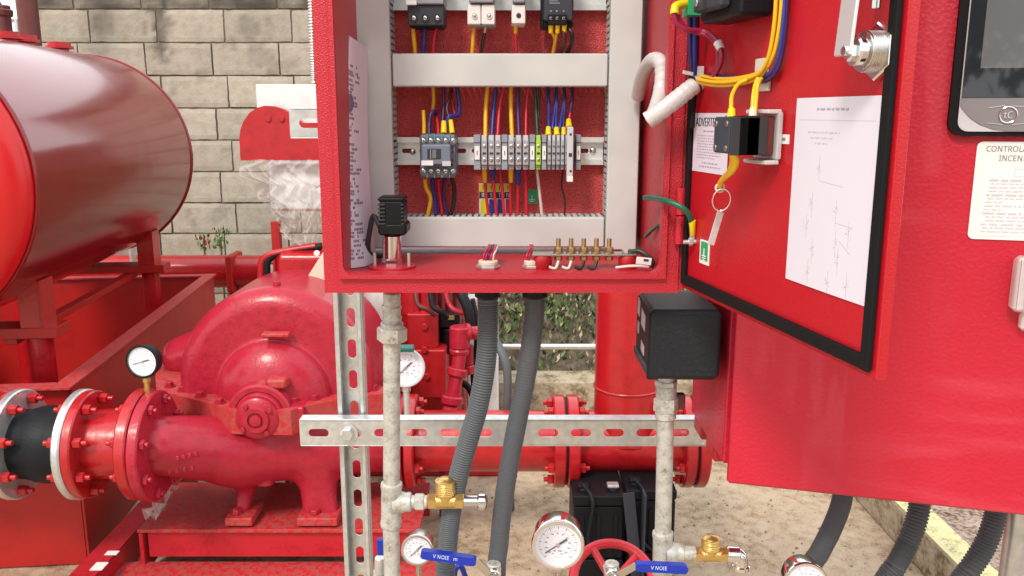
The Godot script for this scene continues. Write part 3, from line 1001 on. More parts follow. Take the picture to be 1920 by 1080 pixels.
func build_pump() -> void:
	var t := thing("fire_pump", "red split-case centrifugal pump with domed upper casing and dusty split flange", "pump", Vector3(-0.7031, 0.17, -2.3588))
	var V0 := Vector3(-0.7233, 0.5848, -2.5)
	var D0 := Vector3(-0.7232, 0.5574, -2.5)
	var S0 := Vector3(-0.7366, 0.5381, -2.32)
	var n0 := Vector3(-1.0032, 0.4813, -2.28)
	var n1 := Vector3(-0.8289, 0.399, -2.45)
	var n2 := Vector3(-0.3786, 0.3688, -2.6)
	var f1a := Vector3(-0.8153, 0.3344, -2.5)
	var f1b := Vector3(-0.84, 0.1726, -2.45)
	var f2a := Vector3(-0.6167, 0.3839, -2.5)
	var f2b := Vector3(-0.5952, 0.1726, -2.45)
	var body := func(p: Vector3) -> float:
		# volute drum
		var q := Vector2(Vector2(p.x - V0.x, p.y - V0.y).length() - (0.305 - 0.045), absf(p.z + 2.69) - (0.19 - 0.045))
		var d := Vector2(maxf(q.x, 0), maxf(q.y, 0)).length() + minf(maxf(q.x, q.y), 0.0) - 0.045
		# stepped edge of the upper cover
		var q2 := Vector2(Vector2(p.x - V0.x, p.y - V0.y).length() - (0.265 - 0.02), absf(p.z + 2.60) - (0.106 - 0.02))
		d = smin(d, Vector2(maxf(q2.x, 0), maxf(q2.y, 0)).length() + minf(maxf(q2.x, q2.y), 0.0) - 0.02, 0.03)
		# dome behind the bearing
		var e := Vector3((p.x - D0.x) / 0.178, (p.y - D0.y) / 0.178, (p.z - D0.z) / 0.10)
		d = smin(d, (e.length() - 1.0) * 0.10, 0.008)
		# bearing bracket
		d = smin(d, capsule(p, S0 + Vector3(0, -0.01, -0.12), S0 + Vector3(0.03, -0.02, -0.24), 0.06, 0.075), 0.03)
		# suction and discharge branches
		d = smin(d, capsule(p, n0, n1, 0.084, 0.104), 0.03)
		d = smin(d, capsule(p, n1, n2, 0.104, 0.095), 0.05)
		# ear at the back of the cover
		d = smin(d, capsule(p, Vector3(-1.1085, 0.599, -2.78), Vector3(-0.9711, 0.6325, -2.78), 0.07, 0.09), 0.02)
		# shoulder towards the discharge
		d = smin(d, capsule(p, Vector3(-0.6367, 0.5759, -2.72), Vector3(-0.4617, 0.5168, -2.72), 0.14, 0.115), 0.05)
		# legs
		d = smin(d, capsule(p, f1a, f1b, 0.035, 0.020), 0.05)
		d = smin(d, capsule(p, f2a, f2b + Vector3(-0.03, 0, 0), 0.05, 0.022), 0.05)
		d = smin(d, capsule(p, f2a, f2b + Vector3(0.04, 0, 0), 0.05, 0.022), 0.05)
		return d
	var lo := Vector3(-1.1794, 0.16, -2.92)
	var hi := Vector3(-0.3702, 0.90, -2.16)
	var g := nets(body, lo, hi, 0.0115)
	part(t, "casing", g.mesh(), M.pump_red)
	# horizontal split flange, drawn in plan (x, -z)
	var ytop := 0.563
	var plan := PackedVector2Array()
	for k in [Vector3(-1.1595, 0.5435, -2.66), Vector3(-1.1021, 0.575, -2.53), Vector3(-1.0222, 0.5676, -2.48), Vector3(-0.92, 0.5645, -2.42), Vector3(-0.815, 0.5627, -2.35), Vector3(-0.6382, 0.5598, -2.34), Vector3(-0.6193, 0.5605, -2.37), Vector3(-0.5118, 0.5576, -2.44), Vector3(-0.3926, 0.5609, -2.5), Vector3(-0.3538, 0.5587, -2.58), Vector3(-0.391, 0.5141, -2.86), Vector3(-1.2289, 0.5141, -2.86)]:
		plan.append(Vector2(k.x, -k.z))
	plate(t, "split_flange", M.dust_red, plan, 0.075, Transform3D(Basis(Vector3.RIGHT, Vector3(0, 0, -1), Vector3.UP), Vector3(0, ytop, 0)))
	for k in [Vector3(-1.0725, 0.5757, -2.56), Vector3(-1.0174, 0.5748, -2.52), Vector3(-0.9432, 0.576, -2.465), Vector3(-0.8636, 0.573, -2.405), Vector3(-0.6445, 0.5679, -2.41), Vector3(-0.591, 0.5743, -2.44), Vector3(-0.4296, 0.575, -2.53), Vector3(-0.3958, 0.5657, -2.58)]:
		var p := Vector3(k.x, ytop, k.z)
		lt(t, "washer", M.pump_red, [Vector2(0.017, 0), Vector2(0.017, 0.004), Vector2(0, 0.004)], 14, at(p))
		hx(t, "nut", M.pump_red, p + Vector3(0, 0.003, 0), p + Vector3(0, 0.017, 0), 0.0125)
	# bearing housing and its cap
	var fw := Vector3(0, 0, 1)
	lt(t, "bearing_housing", M.pump_red, [Vector2(0.072, -0.10), Vector2(0.072, -0.012), Vector2(0.066, 0.0), Vector2(0, 0.0)], 40, axis(S0 + Vector3(0, 0, -0.03), fw))
	lt(t, "bearing_cap", M.pump_red, [Vector2(0.062, -0.01), Vector2(0.062, 0.010), Vector2(0.056, 0.015), Vector2(0.040, 0.019), Vector2(0.037, 0.027), Vector2(0.024, 0.027), Vector2(0.023, 0.020), Vector2(0.018, 0.020), Vector2(0.016, 0.029), Vector2(0, 0.031)], 40, axis(S0 + Vector3(0, 0, -0.03), fw))
	for i in 4:
		var a := TAU * (i + 0.4) / 4.0
		var p := S0 + Vector3(cos(a) * 0.049, sin(a) * 0.049, -0.013)
		hx(t, "bolt", M.pump_red, p, p + fw * 0.008, 0.008)
	# bearing cover strap
	var gg := Geo.new()
	gg.lathe([Vector2(0.074, -0.09), Vector2(0.094, -0.09), Vector2(0.094, -0.03), Vector2(0.088, -0.024), Vector2(0.074, -0.024)], 24, axis(S0 + Vector3(0, 0, -0.02), fw), false, -PI, 0.0)
	part(t, "bearing_strap", gg.mesh(), M.pump_red)
	bx(t, "bearing_lug", M.pump_red, S0 + Vector3(0.108, -0.008, -0.075), Vector3(0.05, 0.075, 0.07), 0.010)
	bx(t, "oil_cup", M.dust_red, S0 + Vector3(0.05, 0.092, -0.075), Vector3(0.065, 0.035, 0.05), 0.012)
	bx(t, "lifting_pad", M.dust_red, Vector3(-0.7018, 0.7581, -2.462), Vector3(0.085, 0.014, 0.035), 0.005)
	# feet, drain boss, vent
	for k in [[Vector3(-0.8311, 0.1847, -2.44), 0.085], [Vector3(-0.5925, 0.1847, -2.44), 0.125]]:
		var c: Vector3 = k[0]
		bx(t, "foot", M.dust_red, Vector3(c.x, 0.186, c.z - 0.02), Vector3(k[1], 0.028, 0.13), 0.005)
		hx(t, "foot_bolt", M.pump_red, Vector3(c.x - 0.012, 0.20, c.z + 0.015), Vector3(c.x - 0.012, 0.216, c.z + 0.015), 0.015)
	cy(t, "drain_boss", M.pump_red, Vector3(-0.7513, 0.3211, -2.43), Vector3(-0.7526, 0.2985, -2.43), 0.03, 16)
	cy(t, "vent_plug", M.pump_red, Vector3(-0.7172, 0.8812, -2.55), Vector3(-0.7161, 0.9027, -2.55), 0.012, 10)
	# raised casting marks
	for row in [[808, 385, 8.0, 4], [832, 368, 11.0, 4]]:
		for i in int(row[3]):
			var px: float = row[1] + i * row[2]
			var p := Vector3(-0.9507, 0.4168, -2.44) + Vector3((px - 372.0) * 0.0016, -(row[0] - 835.0) * 0.0017, -0.002)
			p.z = surface_z(body, p.x, p.y, -2.10) + 0.0005
			bx(t, "cast_mark", M.pump_red, p, Vector3(0.010, 0.014, 0.006), 0.002, Basis.from_euler(Vector3(0, 0, 0.15 * (i % 2))))
	# pump flanges
	flange(t, "suction_flange", M.pump_red, n0 + Vector3(0.006, 0, 0), Vector3.LEFT, 0.156, 0.030)
	bolt_ring(t, M.pump_red, n0 + Vector3(0.006, 0, 0), Vector3.RIGHT, 0.131, 8, 0.015, 0.013, 0.5)
	flange(t, "discharge_flange", M.pump_red, Vector3(-0.3407, 0.3688, -2.6), Vector3.LEFT, 0.150, 0.03)
	bolt_ring(t, M.pump_red, Vector3(-0.3717, 0.3688, -2.6), Vector3.LEFT, 0.125, 8, 0.015, 0.014, 0.5)
	# base frame
	var b := thing("pump_skid", "dusty red steel skid frame under the pump", "skid", Vector3(-0.7773, 0, -2.4741))
	var zf := 2.40
	var xl := -1.139
	var xr := -0.2807
	bx(b, "top_plate", M.dust_red, Vector3((xl + xr) * 0.5, 0.160, -2.56), Vector3(xr - xl, 0.012, 0.34), 0.002)
	bx(b, "front_beam", M.skid_red, Vector3((xl + xr) * 0.5 + 0.01, 0.110, -zf - 0.012), Vector3(xr - xl - 0.03, 0.085, 0.012), 0.001)
	bx(b, "rear_beam", M.skid_red, Vector3((xl + xr) * 0.5, 0.105, -2.70), Vector3(xr - xl, 0.095, 0.012), 0.001)
	bx(b, "bed_plate", M.dust_red, Vector3((xl + xr) * 0.5 - 0.02, 0.024, -2.33), Vector3(xr - xl + 0.2, 0.046, 0.17), 0.002)
	bx(b, "side_rail", M.skid_red, Vector3(-1.235, 0.099, -2.55), Vector3(0.075, 0.008, 0.98), 0.001)
	bx(b, "side_rail", M.skid_red, Vector3(-1.20, 0.050, -2.55), Vector3(0.008, 0.089, 0.98), 0.001)
	bx(b, "corner_gusset", M.skid_red, Vector3(xl + 0.008, 0.085, -2.44), Vector3(0.012, 0.13, 0.09), 0.001)
	for k in [Vector3(-1.2064, 0.1035, -2.3626), Vector3(-1.2083, 0.1035, -2.2851)]:
		bx(b, "label", M.sticker_white, k + Vector3(0, 0.0005, 0), Vector3(0.036, 0.001, 0.045 if k.z > -2.30 else 0.025), 0.0)
	# the bundle of wrapping left under the flange
	var rag := Geo.new()
	var gp := [Vector3(-1.0735, 0.2685, -2.5), Vector3(-1.0848, 0.2289, -2.47), Vector3(-1.1012, 0.2025, -2.44), Vector3(-1.1607, 0.1875, -2.5)]
	for i in 3:
		for j in 4:
			var c: Vector3 = gp[i].lerp(gp[i + 1], j / 4.0)
			var w := 0.03
			var p0 := c + Vector3(rng.randf_range(-w, 0), rng.randf_range(-0.01, 0.01), rng.randf_range(-w, w))
			var p1 := c + Vector3(rng.randf_range(0, w), rng.randf_range(-0.02, 0.02), rng.randf_range(-w, w))
			var p2 := c + Vector3(rng.randf_range(-0.01, 0.01), -0.035, rng.randf_range(-w, w))
			var nn := (p1 - p0).cross(p2 - p0).normalized()
			rag.t3(p0, p1, p2, nn, nn, nn)
	var rg := part(self, "plastic_scrap", rag.mesh(), M.wrap_cloudy)
	tag(rg, "crumpled scrap of clear plastic caught below the suction flange", "plastic")


func surface_z(f: Callable, x: float, y: float, z: float) -> float:
	for i in 200:
		var d: float = f.call(Vector3(x, y, z))
		if d < 0.0005: break
		z -= maxf(d * 0.8, 0.0005)
	return z


func build_suction_line() -> void:
	var L := Vector3.LEFT
	var n0 := Vector3(-1.0028, 0.4861, -2.28)
	var y := n0.y
	var z := n0.z
	var sp := thing("suction_spool", "bright red flanged spool bolted to the pump suction", "pipe spool", Vector3(-1.1252, 0, z))
	flange(sp, "flange", M.pipe_red, Vector3(n0.x - 0.026, y, z), L, 0.156, 0.032)
	cy(sp, "barrel", M.pipe_red, Vector3(n0.x - 0.06, y, z), Vector3(-1.1901, y, z), 0.098, 40)
	flange(sp, "flange", M.pipe_red, Vector3(-1.178, y, z), L, 0.151, 0.027)
	bolt_ring(sp, M.pipe_red, Vector3(n0.x - 0.058, y, z), L, 0.128, 8, 0.015, 0.016, 0.5)
	bolt_ring(sp, M.pipe_red, Vector3(-1.178, y, z), Vector3.RIGHT, 0.128, 8, 0.015, 0.022, 0.5)
	var rj := thing("rubber_expansion_joint", "black rubber bellows joint between two galvanised rings", "expansion joint", Vector3(-1.2988, 0, z))
	var xa := -1.2037
	var xb := -1.3819
	flange(rj, "backing_ring", M.zinc, Vector3(xa, y, z), L, 0.155, 0.023)
	flange(rj, "backing_ring", M.zinc, Vector3(xb, y, z), L, 0.155, 0.023)
	var w := xa - 0.023 - xb
	lt(rj, "bellows", M.rubber, [Vector2(0.097, 0), Vector2(0.098, w * 0.15), Vector2(0.106, w * 0.32), Vector2(0.110, w * 0.5), Vector2(0.106, w * 0.68), Vector2(0.098, w * 0.85), Vector2(0.097, w)], 48, axis(Vector3(xa - 0.023, y, z), L))
	bolt_ring(rj, M.pipe_red, Vector3(xa - 0.023, y, z), L, 0.128, 8, 0.015, 0.018, 0.5)
	bolt_ring(rj, M.pipe_red, Vector3(xb, y, z), Vector3.RIGHT, 0.128, 8, 0.015, 0.024, 0.5)
	var sup := thing("suction_pipe", "red suction pipe entering from beyond the galvanised ring", "pipe", Vector3(-1.5405, 0, z))
	flange(sup, "flange", M.pipe_red, Vector3(xb - 0.028, y, z), L, 0.151, 0.027)
	cy(sup, "barrel", M.pipe_red, Vector3(xb - 0.05, y, z), Vector3(xb - 1.4, y, z), 0.098, 40)
	bx(sup, "support", M.basin_red, Vector3(xb - 0.5, (y - 0.094) * 0.5, z + 0.0), Vector3(0.1, y - 0.094, 0.1), 0.002)


func build_discharge_line() -> void:
	var y: float = 0.3688
	var z := -2.6
	var Rr := Vector3.RIGHT
	var p := thing("discharge_pipe", "horizontal red discharge pipe with bolted flanges behind the steel channel", "pipe", Vector3(0.0, 0, z))
	var x0 := -0.3338
	var xm := 0.1704
	var xe := 0.5713
	flange(p, "flange", M.pipe_red, Vector3(x0, y, z), Rr, 0.150, 0.03)
	bolt_ring(p, M.pipe_red, Vector3(x0 + 0.03, y, z), Rr, 0.124, 8, 0.016, 0.016, 0.5)
	cy(p, "barrel", M.pipe_red, Vector3(x0 + 0.02, y, z), Vector3(xm - 0.02, y, z), 0.098, 40)
	flange(p, "flange", M.pipe_red, Vector3(xm - 0.003, y, z), Vector3.LEFT, 0.148, 0.036)
	bolt_ring(p, M.pipe_red, Vector3(xm - 0.039, y, z), Vector3.LEFT, 0.122, 8, 0.016, 0.018, 0.5)
	var r := thing("discharge_riser", "wide upright red pipe rising behind the open cabinet", "pipe", Vector3(0.3752, 0, z))
	lt(r, "gasket", M.rubber, [Vector2(0, 0), Vector2(0.14, 0), Vector2(0.14, 0.006), Vector2(0, 0.006)], 40, axis(Vector3(xm - 0.002, y, z), Rr))
	flange(r, "flange", M.pipe_red, Vector3(xm + 0.005, y, z), Rr, 0.148, 0.036)
	bolt_ring(r, M.pipe_red, Vector3(xm + 0.041, y, z), Rr, 0.122, 8, 0.016, 0.018, 0.5)
	cy(r, "tee_run", M.pipe_red, Vector3(xm + 0.02, y, z), Vector3(xe, y, z), 0.098, 40)
	flange(r, "flange", M.pipe_red, Vector3(xe, y, z), Vector3.LEFT, 0.148, 0.034)
	bolt_ring(r, M.pipe_red, Vector3(xe - 0.034, y, z), Vector3.LEFT, 0.122, 8, 0.016, 0.016, 0.5)
	var xr := 0.3671
	cy(r, "upright", M.pipe_red, Vector3(xr, y, z), Vector3(xr, 1.75, z), 0.104, 44)
	var weld := []
	for i in 9:
		var a := TAU * i / 8.0
		weld.append(Vector2(0.105 + 0.003 * cos(a), 0.004 * sin(a)))
	lt(r, "weld_seam", M.pipe_red, weld, 44, at(Vector3(xr, 0.554, z)))
	flange(r, "top_flange", M.pipe_red, Vector3(xr, 1.75, z), Vector3.UP, 0.16, 0.04)
	var e := thing("blind_flange", "red blind flange closing the line past the riser", "flange", Vector3(xe + 0.05, 0, z))
	lt(e, "gasket", M.rubber, [Vector2(0, 0), Vector2(0.14, 0), Vector2(0.14, 0.006), Vector2(0, 0.006)], 40, axis(Vector3(xe + 0.001, y, z), Rr))
	flange(e, "flange", M.pipe_red, Vector3(xe + 0.008, y, z), Rr, 0.148, 0.034)
	lt(e, "blind_cover", M.pipe_red, [Vector2(0.10, 0), Vector2(0.09, 0.012), Vector2(0, 0.018)], 32, axis(Vector3(xe + 0.041, y, z), Rr))
	# batteries under the pipe
	for k in [[1122, "black starter battery with white cable under the discharge pipe", 0.0], [1222, "black starter battery beside the dark steel post under the pipe", 0.04]]:
		var bx0: Vector3 = Vector3(0.2593, 0, -2.5756)
		if k[0] == 1222: bx0 = Vector3(0.4204, 0, -2.5756)
		bx0.z = -2.46 - k[2]
		var up := Vector3(0, 0.085, 0)
		var bt := thing("battery", k[1], "battery", Vector3(bx0.x, 0, bx0.z), "starter batteries")
		bx(bt, "tray", M.black_plastic, bx0 + Vector3(0, 0.042, 0), Vector3(0.15, 0.084, 0.21), 0.003)
		bx(bt, "case", M.black_plastic, bx0 + up + Vector3(0, 0.085, 0), Vector3(0.150, 0.17, 0.20), 0.006)
		bx(bt, "lid", M.black_plastic, bx0 + up + Vector3(0, 0.188, 0), Vector3(0.156, 0.034, 0.206), 0.006)
		for s in [-0.045, 0.045]:
			cy(bt, "terminal_post", M.charcoal, bx0 + up + Vector3(s, 0.204, 0.055), bx0 + up + Vector3(s, 0.222, 0.055), 0.012, 12)
			bx(bt, "clamp", M.zinc if s > 0.0 else M.black_plastic, bx0 + up + Vector3(s, 0.219, 0.055), Vector3(0.036, 0.010, 0.032), 0.003)
		for i in 3:
			bx(bt, "rib", M.black_plastic, bx0 + up + Vector3(-0.05 + 0.05 * i, 0.08, 0.1015), Vector3(0.012, 0.13, 0.006), 0.001)
		tb(bt, "cable", M.rubber, [bx0 + up + Vector3(-0.045, 0.222, 0.06), bx0 + up + Vector3(-0.02, 0.19, 0.115), bx0 + up + Vector3(-0.03, 0.06, 0.118), bx0 + up + Vector3(0.03, 0.0, 0.13)], 0.006, 8, 0.01)
		if k[0] == 1122:
			bx(bt, "strap", M.cream_wire, bx0 + up + Vector3(0.022, 0.06, 0.112), Vector3(0.034, 0.006, 0.006), 0.001, Basis.from_euler(Vector3(0, 0, -0.5)))
	var pst := thing("battery_stand_post", "dark folded steel bracket standing between the batteries", "bracket", Vector3(0.3712, 0, -2.6292))
	var pb: Vector3 = Vector3(0.3712, 0, -2.6292)
	pb.z = -2.47
	bx(pst, "web", M.charcoal, pb + Vector3(0.018, 0.155, 0.13), Vector3(0.006, 0.31, 0.05), 0.001)
	bx(pst, "web", M.charcoal, pb + Vector3(-0.010, 0.155, 0.13), Vector3(0.035, 0.31, 0.005), 0.001, Basis.from_euler(Vector3(0, 0, 0.12)))


# ---------------------------------------------------------------- diesel engine glimpsed behind
func build_engine() -> void:
	var t := thing("diesel_engine", "red diesel engine mostly hidden behind the cabinet", "engine", Vector3(-0.4, 0, -3.2))
	bx(t, "crankcase", M.engine_red, Vector3(-0.5801, 0.42, -3.45), Vector3(0.75, 0.75, 0.42), 0.02)
	bx(t, "bed", M.skid_red, Vector3(-0.5801, 0.03, -3.4), Vector3(1.1, 0.055, 0.5), 0.003)
	bx(t, "cover_plate", M.engine_red, Vector3(-0.3322, 0.6157, -3.13), Vector3(0.114, 0.1358, 0.16), 0.008)
	bx(t, "cover_plate", M.engine_red, Vector3(-0.3098, 0.4568, -3.12), Vector3(0.1302, 0.1892, 0.18), 0.008)
	for k in [Vector3(-0.322, 0.6352, -3.05), Vector3(-0.3216, 0.5534, -3.03), Vector3(-0.3158, 0.4512, -3.03)]:
		hx(t, "bolt", M.engine_red, k + Vector3(0, 0, -0.002), k + Vector3(0, 0, 0.012), 0.013)
	cy(t, "exhaust_stub", M.engine_red, Vector3(-0.3801, 0.6678, -3.1), Vector3(-0.3743, 0.9093, -3.1), 0.035, 18)
	cy(t, "exhaust_stub", M.engine_red, Vector3(-0.3304, 0.663, -3.12), Vector3(-0.3254, 0.9061, -3.12), 0.02, 18)
	bx(t, "manifold", M.engine_red, Vector3(-0.2527, 0.7375, -3.32), Vector3(0.1274, 0.2643, 0.2), 0.02)
	for i in 4:
		cy(t, "injector", M.dull_red, Vector3(-0.2891, 0.7905, -3.2) + Vector3(0.028 * i, 0, 0), Vector3(-0.2919, 0.6315, -3.2) + Vector3(0.028 * i, -0.01 * i, 0.01), 0.009, 10)
	bx(t, "filter_head", M.black_plastic, Vector3(-0.2367, 0.6383, -3.155), Vector3(0.0802, 0.0578, 0.07), 0.006)
	cy(t, "fuel_filter", M.black_plastic, Vector3(-0.2393, 0.606, -3.15), Vector3(-0.2407, 0.5093, -3.15), 0.035, 20)
	bx(t, "brass_tag", M.old_brass, Vector3(-0.2277, 0.6531, -3.112), Vector3(0.024, 0.0164, 0.004), 0.0005)
	# cooling water pipework
	var w := thing("cooling_pipework", "red screwed pipe and elbows climbing beside the engine cover", "pipework", Vector3(-0.2292, 0, -3.118))
	cy(w, "upright", M.pump_red, Vector3(-0.2142, 0.3771, -2.86), Vector3(-0.1761, 0.6188, -2.9), 0.024, 20)
	lt(w, "tee", M.pump_red, [Vector2(0.034, 0), Vector2(0.036, 0.012), Vector2(0.030, 0.02), Vector2(0.030, 0.06), Vector2(0.036, 0.068), Vector2(0.034, 0.08)], 20, axis(Vector3(-0.186, 0.5761, -2.9), Vector3(0.05, 1, 0)))
	cy(w, "elbow", M.pump_red, Vector3(-0.1839, 0.5955, -2.9), Vector3(-0.1829, 0.6728, -2.9), 0.036, 20)
	cy(w, "branch", M.pump_red, Vector3(-0.1944, 0.6497, -2.9), Vector3(-0.0571, 0.6368, -2.95), 0.024, 20)
	cy(w, "collar", M.pump_red, Vector3(-0.1648, 0.6484, -2.905), Vector3(-0.1501, 0.6471, -2.91), 0.034, 20)
	cy(w, "union", M.pump_red, Vector3(-0.1951, 0.4981, -2.88), Vector3(-0.1895, 0.5259, -2.885), 0.036, 20)
	cy(w, "union", M.pump_red, Vector3(-0.212, 0.4008, -2.86), Vector3(-0.2082, 0.4305, -2.865), 0.04, 20)
	cy(w, "valve_body", M.pump_red, Vector3(-0.1591, 0.599, -2.93), Vector3(-0.1599, 0.5241, -2.93), 0.022, 16)
	hx(w, "valve_nut", M.pump_red, Vector3(-0.1599, 0.5241, -2.93), Vector3(-0.1602, 0.4924, -2.93), 0.027)
	cy(w, "drop", M.pump_red, Vector3(-0.2141, 0.385, -2.86), Vector3(-0.229, 0.3403, -2.8), 0.03, 20)
	cy(w, "stub", M.pump_red, Vector3(-0.229, 0.3442, -2.8), Vector3(-0.229, 0.0, -2.82), 0.03, 20)
	# hoses
	var h1 := tb(self, "coolant_hose", M.rubber, [Vector3(-0.1952, 0.7896, -3), Vector3(-0.1678, 0.7431, -2.98), Vector3(-0.1525, 0.6985, -2.97), Vector3(-0.1455, 0.6356, -2.97)], 0.019, 14, 0.01)
	tag(h1, "black rubber coolant hose curving down to the red pipework", "hose")
	var h2 := tb(self, "drain_hose", M.hose_grey, [Vector3(-0.0533, 0.6592, -2.75), Vector3(-0.0352, 0.6309, -2.72), Vector3(-0.0176, 0.582, -2.7), Vector3(-0.0141, 0.5085, -2.7), Vector3(-0.0179, 0.3706, -2.72), Vector3(-0.0093, 0.1518, -2.78), Vector3(-0.0038, 0.01, -2.85)], 0.014, 12, 0.012)
	tag(h2, "thin grey hose hanging behind the two corrugated conduits", "hose")
	var h3 := tb(self, "battery_cable", M.rubber, [Vector3(-0.1963, 0.4562, -2.95), Vector3(-0.1656, 0.4421, -2.95), Vector3(-0.1429, 0.4017, -2.95), Vector3(-0.1396, 0.3347, -2.95)], 0.012, 10, 0.01)
	tag(h3, "black looped cable beside the red pipe union", "cable")
	for q in [[[Vector3(-0.2929, 0.784, -2.98), Vector3(-0.2807, 0.73, -2.96), Vector3(-0.2544, 0.7125, -2.96), Vector3(-0.2335, 0.6843, -2.98)], M.rubber, 0.010, "black breather hose above the fuel filter"], [[Vector3(-0.2411, 0.7896, -3), Vector3(-0.2251, 0.7353, -2.98), Vector3(-0.1943, 0.7102, -2.97), Vector3(-0.1194, 0.6914, -3)], M.pump_red, 0.009, "thin red fuel pipe bending over the fuel filter"], [[Vector3(-0.345, 0.7861, -2.97), Vector3(-0.3325, 0.7381, -2.95), Vector3(-0.3026, 0.7226, -2.95), Vector3(-0.2746, 0.6946, -2.97)], M.dull_red, 0.008, "dull red pipe curving above the upper engine cover"], [[Vector3(-0.142, 0.7505, -3), Vector3(-0.1264, 0.6764, -2.98), Vector3(-0.1311, 0.5773, -2.98), Vector3(-0.1436, 0.4769, -2.98), Vector3(-0.134, 0.327, -3)], M.rubber, 0.008, "thin black lead hanging beside the ribbed conduit"]]:
		var hh := tb(self, "engine_line", q[1], q[0], q[2], 10, 0.01)
		tag(hh, q[3], "hose", "small engine lines")
	# pale plinth behind the pipework
	var pl := bx(self, "concrete_plinth", M.board_white, Vector3(-0.1217, 0.335, -3.42), Vector3(0.13, 0.67, 0.10), 0.008)
	tag(pl, "pale rendered plinth behind the red pipework", "plinth")
	var gp := cy(self, "gauge_cable_clip", M.clip_green, Vector3(-0.336, 0.7437, -2.36), Vector3(-0.281, 0.7437, -2.36), 0.011, 10)
	tag(gp, "small green plastic clip above the pump discharge gauge", "clip")
	# instrument stand to the left of the cabinet, wrapped in plastic
	var s := thing("instrument_stand", "engine instrument stand with white board and rounded red cover", "instrument stand", Vector3(-0.7269, 0, -2.95))
	bx(s, "board", M.board_white, Vector3(-0.6731, 1.4273, -2.995), Vector3(0.3989, 0.1461, 0.03), 0.003)
	bx(s, "instrument_box", M.board_white, Vector3(-0.6999, 1.1525, -3.01), Vector3(0.2918, 0.1656, 0.09), 0.012)
	var poly := PackedVector2Array()
	var cx := -0.8084
	for k in [[451, 301], [451, 262], [454, 245], [461, 229], [472, 215], [486, 205], [502, 201], [520, 202], [536, 207], [552, 216], [570, 232], [640, 232], [640, 301]]:
		poly.append(Vector2((k[0] - 960.0) * 0.001800, 1.2 - (k[1] - 250.0) * 0.001815))
	var off := Vector3(-0.92, 1.2468, -2.92)
	var pf := poly[0]
	plate(s, "rounded_cover", M.engine_red, poly, 0.035, at(Vector3(off.x - pf.x, off.y - pf.y, -2.92)))
	for k in [[503, 223], [528, 226]]:
		var p := Vector3(-0.8181, 1.385, -2.92)
		p.x += (k[0] - 503) * 0.0018
		cy(s, "cover_screw", M.engine_red, p + Vector3(0, 0, -0.003), p + Vector3(0, 0, 0.006), 0.010, 12)
	bx(s, "post", M.engine_red, Vector3(-0.8371, 0.52, -3.01), Vector3(0.03, 1.02, 0.03), 0.002)
	bx(s, "post", M.engine_red, Vector3(-0.6033, 0.52, -3.01), Vector3(0.05, 1.02, 0.03), 0.002)
	cy(s, "knob", M.white_plastic, Vector3(-0.6786, 1.1683, -2.98), Vector3(-0.674, 1.1699, -2.96), 0.014, 14)
	bx(s, "foot_plate", M.engine_red, Vector3(-0.7165, 0.005, -3.01), Vector3(0.4, 0.01, 0.12), 0.001)
	var ws := bx(self, "white_sheet", M.board_white, Vector3(-0.4926, 0.7352, -2.972), Vector3(0.0799, 0.1598, 0.004), 0.0, Basis.from_euler(Vector3(0, 0, 0.1)))
	tag(ws, "white plastic sheet hanging behind the upright channel", "sheet")
	# flywheel housing between pump and stand
	var fh := thing("coupling_guard", "glossy red coupling guard rising behind the pump dome", "guard", Vector3(-0.976, 0, -3.6992))
	bx(fh, "guard_body", M.pipe_red, Vector3(-0.6886, 0.8697, -2.945), Vector3(0.2295, 0.1605, 0.25), 0.03)
	bx(fh, "guard_lower", M.pipe_red, Vector3(-0.6998, 0.40, -2.95), Vector3(0.2, 0.80, 0.2), 0.02)
	plate(fh, "brace_plate", M.cream, PackedVector2Array([Vector2(0, 0), Vector2(0.10, 0.15), Vector2(0.15, 0.15), Vector2(0.15, 0.10), Vector2(0.07, 0.0)]), 0.01, at(Vector3(-0.6995, 0.8336, -2.74)))
	cy(fh, "cap_screw", M.white_plastic, Vector3(-0.6506, 0.9462, -2.81), Vector3(-0.6436, 0.9511, -2.78), 0.010, 12)
	for k in [[488, 14, "red"], [499, 10, "dark"]]:
		var m: Material = M.engine_red if k[2] == "red" else M.rubber
		var a := Vector3(-0.8542, 0.9326, -2.86) + Vector3((k[0] - 488) * 0.0018, 0, 0)
		var hz := tb(self, "engine_hose", m, [a + Vector3(0.19, 0.03, 0.0), a + Vector3(0.08, 0.012, 0), a + Vector3(0.012, -0.012, 0), a + Vector3(-0.003, -0.08, 0), a + Vector3(-0.02, -0.35, 0.0), a + Vector3(-0.02, -0.8, 0.0)], 0.012, 12, 0.01)
		tag(hz, "%s hose bending down beside the coupling guard" % k[2], "hose", "engine hoses")
	# plastic wrap
	var g := Geo.new()
	var nz := FastNoiseLite.new()
	nz.seed = 33
	nz.frequency = 3.6
	nz.fractal_octaves = 2
	var rows := 44
	var cols := 34
	var pts := []
